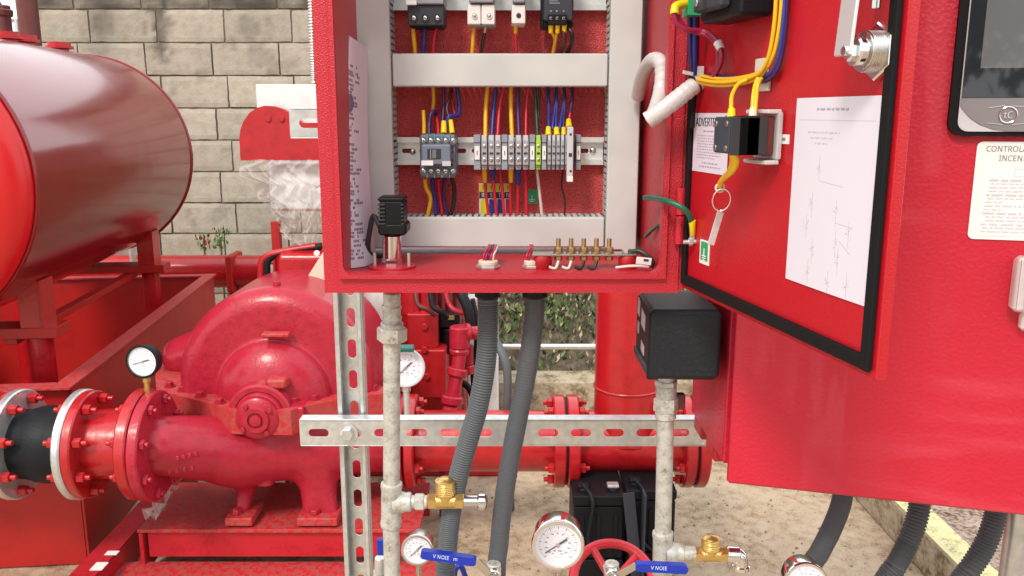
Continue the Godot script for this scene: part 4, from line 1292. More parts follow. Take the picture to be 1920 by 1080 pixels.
	for j in rows + 1:
		for i in cols + 1:
			var v := float(j) / rows
			var u := float(i) / cols
			var lx := 460.0 + 14.0 * v + 75.0 * v * v + 9.0 * nz.get_noise_2d(v * 1.2, 5.0) * 3.0
			var rx := lerpf(640.0, 585.0, v)
			var px := lerpf(lx, rx, u)
			var py := lerpf(299.0, 470.0 - 30.0 * absf(u - 0.3) + 14.0 * nz.get_noise_2d(u * 1.5, 9.0), v)
			var p := Vector3(-0.8256, 1.2496, -2.9) + Vector3((px - 500.0) * 0.00181, -(py - 300.0) * 0.00182, 0)
			var fold := absf(nz.get_noise_2d(u * 1.0 + 0.25 * v, v * 0.35)) + 0.5 * absf(nz.get_noise_2d(u * 1.6 - 0.6 * v + 4.0, v * 0.9))
			p.z += 0.015 + 0.055 * sin(PI * clampf(u, 0.05, 0.95)) - 0.075 * fold
			pts.append(p)
	var nrm := []
	for j in rows + 1:
		for i in cols + 1:
			var dx: Vector3 = pts[j * (cols + 1) + mini(i + 1, cols)] - pts[j * (cols + 1) + maxi(i - 1, 0)]
			var dy: Vector3 = pts[mini(j + 1, rows) * (cols + 1) + i] - pts[maxi(j - 1, 0) * (cols + 1) + i]
			var n1 := dy.cross(dx).normalized()
			nrm.append(n1 if n1.z > 0 else -n1)
	for j in rows:
		for i in cols:
			var a := j * (cols + 1) + i
			var b := a + 1
			var c := a + cols + 2
			var d := a + cols + 1
			g.qs(pts[a], pts[b], pts[c], pts[d], nrm[a], nrm[b], nrm[c], nrm[d])
	var wr := part(self, "plastic_wrap", g.mesh(), M.wrap_cloudy)
	tag(wr, "torn crumpled clear plastic wrap hanging from the rounded red cover", "plastic wrap")
	# handrail behind
	var hr := thing("handrail", "grey steel handrail pipe along the back kerb", "handrail", Vector3(0.2, 0, -3.9))
	cy(hr, "rail", M.zinc, Vector3(-0.2029, 0.3178, -3.92), Vector3(1.1664, 0.3178, -3.92), 0.014, 14)
	for px in [0.0638, 1.1229]:
		cy(hr, "post", M.zinc, Vector3(px, 0.155, -3.925), Vector3(px, 0.3178, -3.925), 0.012, 12)


# ---------------------------------------------------------------- steel channel
func channel(t: Node3D, a: Vector3, length: float, along: Vector3, open_front: bool) -> void:
	# 41 mm channel; its web is slotted; web towards the viewer unless open_front
	var y := Vector3(0, 0, 1).cross(along).normalized()
	var xf := Transform3D(Basis(along, y, Vector3(0, 0, 1)), a)
	var w := 0.0425
	var dp := 0.022
	var slots := []
	var x := 0.029
	while x < length - 0.02:
		slots.append(x)
		x += 0.0505
	var g := Geo.new()
	slotted(g, length, w - 0.004, 0.0022, slots, 0.031, 0.0135, xf * at(Vector3(0, 0, -dp if open_front else 0.0)))
	part(t, "web", g.mesh(), M.zinc)
	var s := -1.0
	for sg in [-1.0, 1.0]:
		part(t, "side_flange", box_mesh(Vector3(length, 0.0022, dp), 0.0008), M.zinc, xf * at(Vector3(length * 0.5, sg * (w * 0.5 - 0.0005), s * dp * 0.5)))
		var zl: float = 0.001 if open_front else -dp + 0.001
		part(t, "lip", box_mesh(Vector3(length, 0.006, 0.0022), 0.0008), M.zinc, xf * at(Vector3(length * 0.5, sg * (w * 0.5 - 0.0042), zl)))
		part(t, "lip_return", box_mesh(Vector3(length, 0.0018, 0.005), 0.0006), M.zinc, xf * at(Vector3(length * 0.5, sg * (w * 0.5 - 0.0066), zl + (-0.0036 if open_front else 0.0036))))


func build_struts() -> void:
	var f := thing("channel_frame", "galvanised slotted steel channel frame carrying the red cabinet", "support frame", Vector3(-0.2527, 0, -1.26))
	var yb := 0.9192
	channel(f, Vector3(-0.3268, yb, -1.243), 0.3162 - -0.3268, Vector3.RIGHT, false)
	channel(f, Vector3(-0.2516, 0.0, -1.2735), 1.93, Vector3.UP, true)
	channel(f, Vector3(-0.3181, 1.3876, -1.243), 0.62, Vector3.RIGHT, false)
	var b := Vector3(-0.2529, 0.9192, -1.243)
	lt(f, "washer", M.zinc, [Vector2(0.016, 0), Vector2(0.016, 0.002), Vector2(0, 0.002)], 20, axis(b + Vector3(0, 0, 0.0005), Vector3(0, 0, 1)))
	hx(f, "bolt_head", M.zinc, b + Vector3(0, 0, 0.002), b + Vector3(0, 0, 0.010), 0.0105)
	for px in [-0.2626]:
		bx(f, "base_plate", M.zinc, Vector3(px, 0.004, -1.29), Vector3(0.12, 0.008, 0.12), 0.001)
	# threaded rod at the cabinet side
	var r := ribbed(self, "threaded_rod", M.steel, [Vector3(-0.257, 1.6747, -1.16), Vector3(-0.2603, 1.5455, -1.16), Vector3(-0.2611, 1.439, -1.16)], 0.0052, 0.004, 0.0016, 12)
	tag(r, "bright threaded rod running up beside the cabinet edge", "threaded rod")


# ---------------------------------------------------------------- the open cabinet
func duct(t: Node3D, c: Vector3, s: Vector3, upright: bool, depth := 0.055) -> void:
	var d := bx(t, "cable_duct", M.duct_grey, c, Vector3(s.x, s.y, 0.010), 0.0025)
	d.set_meta("label", "smooth grey snap-on duct cover")
	var g := Geo.new()
	var n := int((s.y if upright else s.x) / 0.0085)
	for sg in [-1.0, 1.0]:
		for i in n:
			var k := -0.5 + (i + 0.5) / n
			if upright: g.box(Vector3(sg * (s.x * 0.5 - 0.002), k * s.y, -depth * 0.5), Vector3(0.0018, 0.0052, depth - 0.004), 0.0)
			else: g.box(Vector3(k * s.x, sg * (s.y * 0.5 - 0.002), -depth * 0.5), Vector3(0.0052, 0.0018, depth - 0.004), 0.0)
	g.box(Vector3(0, 0, -depth + 0.001), Vector3(s.x - 0.004, s.y - 0.004, 0.002), 0.0)
	var o := part(d, "slotted_side", g.mesh(), M.duct_grey, at(c))
	o.set_meta("kind", "stuff")


func build_cabinet() -> void:
	var xl := -0.224
	var xr := 0.198
	var yb := 1.1907
	var yt := 1.95
	var ixl := -0.1999
	var ixr := 0.1767
	var iyb := 1.2141
	var t := thing("control_cabinet", "open red steel control cabinet full of wiring, on galvanised channel", "control cabinet", Vector3((xl + xr) * 0.5, yb, -1.1))
	part(t, "front_frame", ring_frame(xl, yb, xr, yt, ixl, iyb, ixr, yt - 0.026, 0.012, -1.0, 0.016), M.cabinet_red)
	part(t, "frame_lip", ring_frame(ixl - 0.0055, iyb - 0.0055, ixr + 0.0055, yt - 0.0205, ixl - 0.0003, iyb - 0.0003, ixr + 0.0003, yt - 0.0257, 0.0122, -0.994, 0.0055), M.cabinet_red)
	var zb := 1.232
	var dz := (zb - 1.0162)
	bx(t, "side_panel", M.cabinet_red, Vector3(ixl - 0.004, (yb + yt) * 0.5, -1.0162 - dz * 0.5), Vector3(0.004, yt - yb - 0.004, dz), 0.0)
	bx(t, "side_panel", M.cabinet_red, Vector3(ixr + 0.004, (yb + yt) * 0.5, -1.0162 - dz * 0.5), Vector3(0.004, yt - yb - 0.004, dz), 0.0)
	bx(t, "floor_panel", M.cabinet_red, Vector3((ixl + ixr) * 0.5, iyb - 0.006, -1.0162 - dz * 0.5), Vector3(ixr - ixl + 0.002, 0.004, dz), 0.0)
	bx(t, "top_panel", M.cabinet_red, Vector3((ixl + ixr) * 0.5, yt - 0.02, -1.0162 - dz * 0.5), Vector3(ixr - ixl + 0.002, 0.004, dz), 0.0)
	bx(t, "back_panel", M.cabinet_red, Vector3((ixl + ixr) * 0.5, (yb + yt) * 0.5, -zb + 0.002), Vector3(ixr - ixl, yt - yb - 0.06, 0.004), 0.0)
	bx(t, "mounting_plate", M.plate_red, Vector3((ixl + ixr) * 0.5, (iyb + yt) * 0.5 + 0.012, -1.217), Vector3(ixr - ixl - 0.010, yt - iyb - 0.06, 0.004), 0.001)
	# grey trunking
	duct(t, Vector3((-0.2051 + -0.1586) * 0.5, (1.2197 + 1.90) * 0.5, -1.160), Vector3(0.0457, 1.90 - 1.2197, 0.0), true)
	duct(t, Vector3((0.1272 + 0.1708) * 0.5, (1.2174 + 1.90) * 0.5, -1.160), Vector3(0.0429, 1.90 - 1.2174, 0.0), true)
	var xa := -0.1579
	var xb := 0.1265
	duct(t, Vector3((xa + xb) * 0.5, (1.4785 + 1.4356) * 0.5, -1.162), Vector3(xb - xa, 1.4785 - 1.4356, 0), false)
	duct(t, Vector3((xa + xb) * 0.5, (1.263 + 1.2211) * 0.5, -1.162), Vector3(xb - xa, 1.263 - 1.2211, 0), false)
	# DIN rails
	for k in [[1.35, 0], [1.5566, 1]]:
		var y: float = k[0]
		var g := Geo.new()
		var x0 := -0.16
		var w := 0.1273 - x0
		var slots := []
		var sx := 0.014
		while sx < w - 0.008:
			slots.append(sx)
			sx += 0.0245
		slotted(g, w, 0.0235, 0.001, slots, 0.0165, 0.0062, at(Vector3(x0, y, -1.2095)))
		for sg in [-1.0, 1.0]:
			g.box(Vector3(x0 + w * 0.5, y + sg * 0.0120, -1.2062), Vector3(w, 0.0011, 0.0077), 0.0)
			g.box(Vector3(x0 + w * 0.5, y + sg * 0.0155, -1.2022), Vector3(w, 0.0070, 0.0011), 0.0)
		part(t, "din_rail", g.mesh(), M.rail_zinc)
	for k in [Vector3(-0.1394, 1.3488, -1.2), Vector3(0.1134, 1.3502, -1.2)]:
		lt(t, "rail_screw", M.steel, [Vector2(0.0046, 0), Vector2(0.0044, 0.0014), Vector2(0.003, 0.0026), Vector2(0, 0.003)], 14, axis(Vector3(k.x, k.y, -1.2092), Vector3(0, 0, 1)))
	bx(t, "hinge_strip", M.cabinet_red, Vector3(xr + 0.0040, (yb + yt) * 0.5, -1.0045), Vector3(0.0098, yt - yb - 0.004, 0.002), 0.0)
	# hinge barrels on the right edge
	for k in [[352, 400], [400, 455]]:
		var y1 := 1.3161
		var y0 := 1.2848
		if k[0] == 400:
			y1 = 1.2836
			y0 = 1.2506
		cy(t, "hinge", M.cabinet_red, Vector3(xr - 0.0015, y0, -0.9945), Vector3(xr - 0.0015, y1, -0.9945), 0.0060, 14)


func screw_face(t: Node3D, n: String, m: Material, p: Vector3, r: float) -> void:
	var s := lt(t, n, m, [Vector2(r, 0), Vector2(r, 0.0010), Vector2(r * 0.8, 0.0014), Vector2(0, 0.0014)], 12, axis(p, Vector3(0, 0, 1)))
	bx(s, "slot", M.ink, p + Vector3(0, 0, 0.0014), Vector3(r * 1.5, r * 0.32, 0.0006), 0.0, Basis.from_euler(Vector3(0, 0, 0.6 + p.x * 40.0)))  # solid near-black bar, painting the shade inside a screw slot


func build_cabinet_devices() -> void:
	# upper row, clipped on the rail at the picture's top
	var b := thing("motor_breaker", "dark grey three-pole breaker with three screws and yellow, blue and red wires", "breaker", Vector3(-0.1138, 1.5146, -1.17))
	bx(b, "body", M.charcoal, Vector3(-0.1117, 1.5264, -1.1775), Vector3(0.0477, 0.0265, 0.045), 0.002)
	bx(b, "upper_body", M.light_slate, Vector3(-0.1067, 1.5611, -1.1725), Vector3(0.0383, 0.0443, 0.045), 0.002)
	bx(b, "foot", M.black_plastic, Vector3(-0.1128, 1.5132, -1.1805), Vector3(0.0426, 0.004, 0.035), 0.001)
	for px in [Vector3(-0.1274, 1.5224, -1.155), Vector3(-0.1128, 1.5224, -1.155), Vector3(-0.0969, 1.5224, -1.155)]:
		lt(b, "screw_collar", M.charcoal, [Vector2(0.0052, 0), Vector2(0.0050, 0.0018), Vector2(0.0040, 0.0018), Vector2(0.0038, 0)], 14, axis(px, Vector3(0, 0, 1)))
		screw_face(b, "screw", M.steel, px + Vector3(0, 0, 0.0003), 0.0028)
	bx(b, "marker", M.sticker_white, Vector3(-0.1293, 1.5408, -1.148), Vector3(0.0137, 0.0059, 0.004), 0.0005)
	var w2 := thing("two_pole_breaker", "white two-pole miniature breaker with two screws", "breaker", Vector3(-0.0407, 1.5159, -1.17))
	bx(w2, "body", M.white_plastic, Vector3(-0.0492, 1.527, -1.1775), Vector3(0.0178, 0.0252, 0.045), 0.0015)
	bx(w2, "body", M.white_plastic, Vector3(-0.031, 1.527, -1.1775), Vector3(0.0178, 0.0252, 0.045), 0.0015)
	bx(w2, "upper_body", M.light_slate, Vector3(-0.0393, 1.5621, -1.1725), Vector3(0.0322, 0.0423, 0.045), 0.002)
	bx(w2, "foot", M.light_slate, Vector3(-0.04, 1.5139, -1.1775), Vector3(0.0341, 0.002, 0.035), 0.001)
	for px in [Vector3(-0.0484, 1.5251, -1.155), Vector3(-0.0297, 1.5251, -1.155)]:
		lt(w2, "screw_collar", M.white_plastic, [Vector2(0.0040, 0), Vector2(0.0038, 0.0016), Vector2(0.0030, 0.0016), Vector2(0.0028, 0)], 14, axis(px, Vector3(0, 0, 1)))
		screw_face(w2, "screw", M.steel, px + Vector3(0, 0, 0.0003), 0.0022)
	var w1 := thing("one_pole_breaker", "white single-pole miniature breaker with one screw", "breaker", Vector3(0.0084, 1.5166, -1.17))
	bx(w1, "body", M.white_plastic, Vector3(0.0086, 1.5274, -1.1775), Vector3(0.0187, 0.0245, 0.045), 0.002)
	bx(w1, "upper_body", M.light_slate, Vector3(0.0089, 1.5621, -1.1725), Vector3(0.0164, 0.0423, 0.045), 0.002)
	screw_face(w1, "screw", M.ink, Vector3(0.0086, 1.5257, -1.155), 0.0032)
	var ps := thing("power_supply", "charcoal power supply with a three-way plug and yellow ferrules", "power supply", Vector3(0.0604, 1.5132, -1.17))
	bx(ps, "body", M.charcoal, Vector3(0.0598, 1.5568, -1.1755), Vector3(0.039, 0.0781, 0.055), 0.003)
	bx(ps, "side_cheek", M.black_plastic, Vector3(0.0396, 1.5544, -1.1775), Vector3(0.0034, 0.0853, 0.045), 0.001)
	bx(ps, "base", M.black_plastic, Vector3(0.0596, 1.5151, -1.1775), Vector3(0.0402, 0.0093, 0.045), 0.003)
	bx(ps, "plug", M.black_plastic, Vector3(0.0582, 1.5191, -1.147), Vector3(0.0246, 0.0131, 0.01), 0.001)
	bx(ps, "clamp_screw", M.chrome, Vector3(0.0499, 1.521, -1.143), Vector3(0.0041, 0.0039, 0.003), 0.0008)
	bx(ps, "clamp_screw", M.chrome, Vector3(0.0581, 1.521, -1.143), Vector3(0.0041, 0.0039, 0.003), 0.0008)
	bx(ps, "clamp_screw", M.chrome, Vector3(0.0664, 1.521, -1.143), Vector3(0.0041, 0.0039, 0.003), 0.0008)
	bx(ps, "print_line", M.light_slate, Vector3(0.0548, 1.5402, -1.1481), Vector3(0.0137, 0.001, 0.0006), 0.0)
	bx(ps, "print_line", M.light_slate, Vector3(0.0534, 1.5429, -1.1481), Vector3(0.011, 0.0008, 0.0006), 0.0)
	for px in [Vector3(0.0501, 1.5302, -1.148), Vector3(0.0577, 1.5302, -1.148), Vector3(0.0666, 1.5302, -1.148)]:
		cy(ps, "indicator", M.light_slate, px, px + Vector3(0, 0, 0.001), 0.0012, 8)
	# contactor
	var c := thing("contactor", "slate blue contactor with five screws above and below", "contactor", Vector3(-0.1027, 1.3134, -1.18))
	bx(c, "base", M.slate, Vector3(-0.0988, 1.3451, -1.174), Vector3(0.0484, 0.0577, 0.048), 0.003)
	bx(c, "front", M.slate, Vector3(-0.1, 1.348, -1.145), Vector3(0.04, 0.0278, 0.02), 0.003)
	bx(c, "window", M.ink, Vector3(-0.1024, 1.3488, -1.1355), Vector3(0.0182, 0.0139, 0.002), 0.0005)
	bx(c, "slider", M.terminal_dark, Vector3(-0.1023, 1.3488, -1.136), Vector3(0.0056, 0.0111, 0.004), 0.0005)
	bx(c, "bar", M.light_slate, Vector3(-0.107, 1.3488, -1.1348), Vector3(0.0011, 0.0125, 0.002), 0.0)
	bx(c, "label", M.sticker_white, Vector3(-0.1117, 1.3373, -1.1347), Vector3(0.0155, 0.0063, 0.001), 0.0)
	bx(c, "label", M.bezel_light, Vector3(-0.0864, 1.3366, -1.1347), Vector3(0.0112, 0.0063, 0.001), 0.0)
	letters(c, "lettering", M.teal, "SIEMENS", 0.0042, 0.0004, at(Vector3(-0.0997, 1.3726, -1.1494)))
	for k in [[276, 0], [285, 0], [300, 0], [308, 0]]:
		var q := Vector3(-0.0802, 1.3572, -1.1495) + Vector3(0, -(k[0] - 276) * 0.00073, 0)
		bx(c, "vent", M.ink, q, Vector3(0.004, 0.003, 0.001), 0.0)  # near-black chip on the surface, painted as the dark of an opening
	for i in 5:
		for q in [Vector3(-0.1175, 1.3656, -1.149), Vector3(-0.1184, 1.3256, -1.149)]:
			var p: Vector3 = q + Vector3(0.00985 * i, 0, 0)
			lt(c, "screw_collar", M.slate, [Vector2(0.0048, 0), Vector2(0.0046, 0.0026), Vector2(0.0038, 0.0026), Vector2(0.0036, 0)], 14, axis(p, Vector3(0, 0, 1)))
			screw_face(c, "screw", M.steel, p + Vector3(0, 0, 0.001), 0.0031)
	for i in 4:
		bx(c, "barrier", M.light_slate, Vector3(-0.1125, 1.3698, -1.1495) + Vector3(0.00985 * i, 0, 0), Vector3(0.0016, 0.010, 0.003), 0.0004)
		bx(c, "barrier", M.light_slate, Vector3(-0.1135, 1.3213, -1.1495) + Vector3(0.00985 * i, 0, 0), Vector3(0.0016, 0.009, 0.003), 0.0004)
	# terminal strip
	terminal("end_bracket", 896.5, 13, M.light_slate, true, "grey end bracket beside the contactor end of the terminal strip")
	var names := ["first", "second", "third", "fourth", "fifth", "sixth"]
	var at_px := [909.5, 922.5, 934.5, 958.5, 972, 985]
	for i in 6:
		terminal("terminal_block", at_px[i], 11.5, M.terminal_grey, false, "wide grey screw terminal, %s one counted from the contactor" % names[i])
	terminal("end_bracket", 946.5, 12, M.light_slate, true, "grey end bracket between the third and fourth wide terminals")
	terminal("end_bracket", 997, 11, M.light_slate, true, "grey end bracket on the contactor side of the green earth terminal")
	terminal("earth_terminal", 1008, 10, M.earth_green, false, "lime green earth terminal among grey terminals")
	terminal("end_bracket", 1018.5, 9.5, M.light_slate, true, "grey end bracket on the far side of the green earth terminal")
	var small := ["first", "second", "third", "fourth", "fifth"]
	for i in 5:
		terminal("slim_terminal", 1028.0 + 8.0 * i, 7.4, M.terminal_grey, false, "slim grey terminal, %s one counted from the green earth terminal" % small[i])
	var fu := thing("fuse_terminal", "tall pale fuse terminal standing proud of the terminal strip", "terminal", Vector3(0.0793, 1.3098, -1.17))
	bx(fu, "housing", M.bezel_light, Vector3(0.0769, 1.3479, -1.148), Vector3(0.0085, 0.0719, 0.012), 0.001)
	bx(fu, "base", M.terminal_grey, Vector3(0.0778, 1.3506, -1.1775), Vector3(0.0078, 0.0437, 0.045), 0.001)
	bx(fu, "window", M.ink, Vector3(0.0773, 1.3474, -1.1421), Vector3(0.0042, 0.0049, 0.001), 0.0)
	bx(fu, "hole", M.ink, Vector3(0.0773, 1.3742, -1.1421), Vector3(0.0028, 0.0028, 0.001), 0.0)  # no recess: openings painted dark as if shaded inside
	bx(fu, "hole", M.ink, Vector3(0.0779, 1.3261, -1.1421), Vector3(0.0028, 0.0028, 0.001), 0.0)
	bx(fu, "foot", M.sticker_white, Vector3(0.0773, 1.3155, -1.1422), Vector3(0.0078, 0.0071, 0.002), 0.0005)
	terminal("end_bracket", 1081, 10, M.light_slate, true, "grey end bracket closing the strip beside the tall fuse terminal")
	# stickers on the mounting plate
	var st := thing("phase_stickers", "strip of small coloured phase stickers R S T N on the red plate", "sticker", Vector3(-0.0236, 1.2639, -1.2145))
	var cols := [M.ferrule_yellow, M.cream_wire, M.blue_wire, M.red_wire]
	var fills := [M.ferrule_yellow, M.blue_wire, M.blue_wire, M.red_wire]
	var txt := ["R", "S", "T", "N"]
	for i in 4:
		var p := Vector3(-0.0412, 1.3011, -1.2145) + Vector3(i * 0.0118, 0, 0)
		bx(st, "sticker", M.sticker_white, p + Vector3(0, -0.019, 0.0), Vector3(0.0112, 0.044, 0.0006), 0.0)
		bx(st, "warning_sign", M.ferrule_yellow, p + Vector3(0, -0.003, 0.0006), Vector3(0.0104, 0.010, 0.0005), 0.0)
		bx(st, "black_band", M.ink, p + Vector3(0, -0.0135, 0.0006), Vector3(0.0104, 0.0090, 0.0005), 0.0)
		bx(st, "colour_field", fills[i], p + Vector3(0.001, -0.030, 0.0006), Vector3(0.0084, 0.0215, 0.0005), 0.0)
		letters(st, "lettering", M.sticker_white, txt[i], 0.0060, 0.0004, at(p + Vector3(0, -0.0135, 0.0010)))
		letters(st, "lettering", M.ink, "!", 0.0062, 0.0004, at(p + Vector3(0, -0.003, 0.0010)))
	var gs := thing("earth_sticker", "small green earth sticker on the red plate under the terminals", "sticker", Vector3(0.0289, 1.2753, -1.2145))
	bx(gs, "sticker", M.green_plastic, Vector3(0.0292, 1.2856, -1.2143), Vector3(0.0144, 0.0204, 0.0006), 0.0)
	bx(gs, "earth_mark", M.sticker_white, Vector3(0.0284, 1.281, -1.2138), Vector3(0.0083, 0.0009, 0.0004), 0.0)
	bx(gs, "earth_mark", M.sticker_white, Vector3(0.0284, 1.2788, -1.2138), Vector3(0.0053, 0.0009, 0.0004), 0.0)
	bx(gs, "earth_mark", M.sticker_white, Vector3(0.0285, 1.2845, -1.2138), Vector3(0.0009, 0.0061, 0.0004), 0.0)


func terminal(n: String, px: float, wpx: float, m: Material, bracket: bool, label: String) -> void:
	var k := 0.000737
	var c := Vector3(0, 1.3503, -1.165) + Vector3((px - 960.0) * k, 0, 0)
	var w := wpx * k - 0.0006
	var t := thing(n, label, "terminal" if not bracket else "end bracket", c + Vector3(0, -0.023, -0.02), "terminal strip")
	if bracket:
		bx(t, "body", m, c + Vector3(0, 0, -0.012), Vector3(w, 0.046, 0.034), 0.0008)
		bx(t, "head", m, c + Vector3(0, 0.018, 0.004), Vector3(w, 0.010, 0.006), 0.0006)
		bx(t, "head", m, c + Vector3(0, -0.019, 0.004), Vector3(w, 0.009, 0.006), 0.0006)
		bx(t, "marker", M.sticker_white, c + Vector3(0, -0.001, 0.0065), Vector3(w * 0.78, 0.018, 0.002), 0.0004)
		bx(t, "print", M.faint_ink, c + Vector3(0, -0.001, 0.0076), Vector3(w * 0.16, 0.006, 0.0006), 0.0)
	else:
		bx(t, "body", m, c + Vector3(0, 0, -0.014), Vector3(w, 0.044, 0.032), 0.0006)
		bx(t, "raised_front", m, c + Vector3(0, 0, 0.004), Vector3(w, 0.034, 0.008), 0.0008)
		bx(t, "entry", m, c + Vector3(0, -0.0215, -0.004), Vector3(w * 0.86, 0.004, 0.012), 0.0004)
		bx(t, "cap", M.bezel_light if m != M.earth_green else m, c + Vector3(0, 0.0185, 0.0055), Vector3(w * 0.84, 0.008, 0.005), 0.0006)
		bx(t, "marker", M.ink, c + Vector3(0, -0.0015, 0.0083), Vector3(w * 0.62, 0.0026, 0.0005), 0.0)
		for s in [0.008, -0.010]:
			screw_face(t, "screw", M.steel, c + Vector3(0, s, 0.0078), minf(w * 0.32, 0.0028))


func wire(label: String, m: Material, pts: Array, r := 0.0022) -> void:
	var o := tb(self, "wire", m, pts, r, 7, 0.005)
	tag(o, label, "wire", "cabinet wiring")


func ferrule(label: String, m: Material, a: Vector3, b: Vector3, r := 0.0032) -> void:
	var o := part(self, "ferrule", rod_mesh(r, a.distance_to(b), 10, r * 0.8), m, axis(a, b - a))
	tag(o, label, "ferrule", "wire ferrules")


func build_cabinet_wires() -> void:
	var Yw: Material = M.yellow_wire
	var Bl: Material = M.blue_wire
	var Rd: Material = M.red_wire
	var Vi: Material = M.violet_wire
	var Bk: Material = M.black_wire
	# upper row
	wire("yellow wire below the dark three-pole breaker", Yw, [Vector3(-0.1315, 1.5154, -1.178), Vector3(-0.1304, 1.5004, -1.178), Vector3(-0.1296, 1.4782, -1.185)], 0.0028)
	wire("blue wire below the dark three-pole breaker", Bl, [Vector3(-0.1153, 1.5154, -1.178), Vector3(-0.117, 1.5004, -1.178), Vector3(-0.1196, 1.4782, -1.185)], 0.0028)
	wire("red wire below the dark three-pole breaker", Rd, [Vector3(-0.0997, 1.5154, -1.178), Vector3(-0.1035, 1.5004, -1.178), Vector3(-0.106, 1.4782, -1.185)], 0.0024)
	wire("yellow wire below the white two-pole breaker", Yw, [Vector3(-0.0502, 1.5167, -1.178), Vector3(-0.0518, 1.497, -1.178), Vector3(-0.0537, 1.4782, -1.185)], 0.0026)
	wire("black wire below the white two-pole breaker", Bk, [Vector3(-0.0346, 1.5167, -1.178), Vector3(-0.0368, 1.5038, -1.178), Vector3(-0.039, 1.4935, -1.178), Vector3(-0.043, 1.4782, -1.185)], 0.0022)
	wire("red wire below the white single-pole breaker", Rd, [Vector3(0.0049, 1.5167, -1.178), Vector3(0.005, 1.5004, -1.178), Vector3(0.0064, 1.4782, -1.185)], 0.0020)
	ferrule("brass coloured ferrule on the black breaker wire", M.old_brass, Vector3(-0.0346, 1.5154, -1.178), Vector3(-0.0368, 1.5058, -1.178))
	ferrule("amber ferrule below the white single-pole breaker", M.yellow_wire, Vector3(0.0049, 1.5154, -1.178), Vector3(0.005, 1.5045, -1.178), 0.0030)
	for i in 3:
		var a := Vector3(0.0504, 1.5159, -1.15) + Vector3(0.0086 * i, 0, 0)
		ferrule("yellow ferrule under the power supply plug, %s one from its side cheek" % ["first", "second", "third"][i], M.ferrule_yellow, a, a + Vector3(0, -0.013, 0), 0.0036)
	wire("thin yellow wire curving from the power supply plug to the duct", Yw, [Vector3(0.0505, 1.506, -1.15), Vector3(0.0559, 1.4975, -1.16), Vector3(0.056, 1.4892, -1.175), Vector3(0.0544, 1.4782, -1.185)], 0.0020)
	wire("brown wire curving from the power supply into the duct", M.brown_wire, [Vector3(0.067, 1.506, -1.15), Vector3(0.0678, 1.498, -1.15), Vector3(0.0675, 1.4871, -1.165), Vector3(0.0609, 1.4782, -1.185)], 0.0028)
	wire("black wire looping widest under the power supply", Bk, [Vector3(0.0721, 1.5104, -1.155), Vector3(0.0774, 1.5033, -1.15), Vector3(0.0783, 1.4908, -1.16), Vector3(0.073, 1.4782, -1.185)], 0.0028)
	wire("amber wire beside the brown power supply wire", Yw, [Vector3(0.0587, 1.506, -1.15), Vector3(0.0573, 1.4955, -1.16), Vector3(0.0567, 1.4865, -1.175), Vector3(0.0558, 1.4782, -1.185)], 0.0018)
	# contactor, above
	wire("yellow wire standing at the contactor's first upper screw", Yw, [Vector3(-0.1183, 1.3736, -1.165), Vector3(-0.119, 1.3876, -1.175), Vector3(-0.1204, 1.4046, -1.185)], 0.0028)
	wire("violet blue wire arching from the contactor's second upper screw", Vi, [Vector3(-0.1111, 1.3736, -1.165), Vector3(-0.1115, 1.3876, -1.172), Vector3(-0.1094, 1.4003, -1.175), Vector3(-0.104, 1.4046, -1.18), Vector3(-0.1036, 1.3946, -1.19)], 0.0028)
	wire("red wire at the contactor's third upper screw", Rd, [Vector3(-0.0992, 1.3736, -1.168), Vector3(-0.1005, 1.3876, -1.178), Vector3(-0.1042, 1.4018, -1.19)], 0.0026)
	wire("yellow wire dropping from the duct behind the contactor wires", Yw, [Vector3(-0.1072, 1.4365, -1.19), Vector3(-0.1073, 1.4175, -1.195), Vector3(-0.1098, 1.4003, -1.195)], 0.0024)
	wire("dark violet wire from the duct to the contactor's fourth screw", Vi, [Vector3(-0.0934, 1.4365, -1.19), Vector3(-0.0929, 1.4139, -1.188), Vector3(-0.0937, 1.389, -1.175)], 0.0026)
	wire("dark blue wire looping beside the contactor ferrules", Bl, [Vector3(-0.0878, 1.3855, -1.172), Vector3(-0.0847, 1.3975, -1.172), Vector3(-0.0737, 1.3989, -1.18), Vector3(-0.0719, 1.4103, -1.188), Vector3(-0.0746, 1.4365, -1.19)], 0.0028)
	wire("dark brown wire crossing down to the contactor's fifth screw", M.brown_wire, [Vector3(-0.0811, 1.4365, -1.19), Vector3(-0.0844, 1.4208, -1.182), Vector3(-0.0878, 1.4067, -1.176), Vector3(-0.0818, 1.3891, -1.17)], 0.0022)
	wire("red wire slanting between the dark contactor wires", M.dark_red_wire, [Vector3(-0.0835, 1.4366, -1.193), Vector3(-0.0814, 1.4139, -1.19), Vector3(-0.0777, 1.4003, -1.186)], 0.0022)
	ferrule("yellow ferrule at the contactor's fourth upper screw", M.ferrule_yellow, Vector3(-0.0917, 1.3751, -1.165), Vector3(-0.0919, 1.3912, -1.17), 0.0044)
	ferrule("yellow ferrule at the contactor's fifth upper screw", M.ferrule_yellow, Vector3(-0.0803, 1.3751, -1.165), Vector3(-0.0825, 1.3926, -1.17), 0.0038)
	# contactor, below
	wire("yellow wire curling from the contactor's first lower screw", Yw, [Vector3(-0.1187, 1.3147, -1.172), Vector3(-0.1183, 1.3009, -1.18), Vector3(-0.1131, 1.2888, -1.184), Vector3(-0.1144, 1.2758, -1.188), Vector3(-0.1187, 1.2584, -1.19)], 0.0030)
	wire("blue wire under the contactor's second lower screw", Bl, [Vector3(-0.1085, 1.3147, -1.172), Vector3(-0.1095, 1.3009, -1.18), Vector3(-0.1067, 1.2835, -1.186), Vector3(-0.1067, 1.2584, -1.19)], 0.0030)
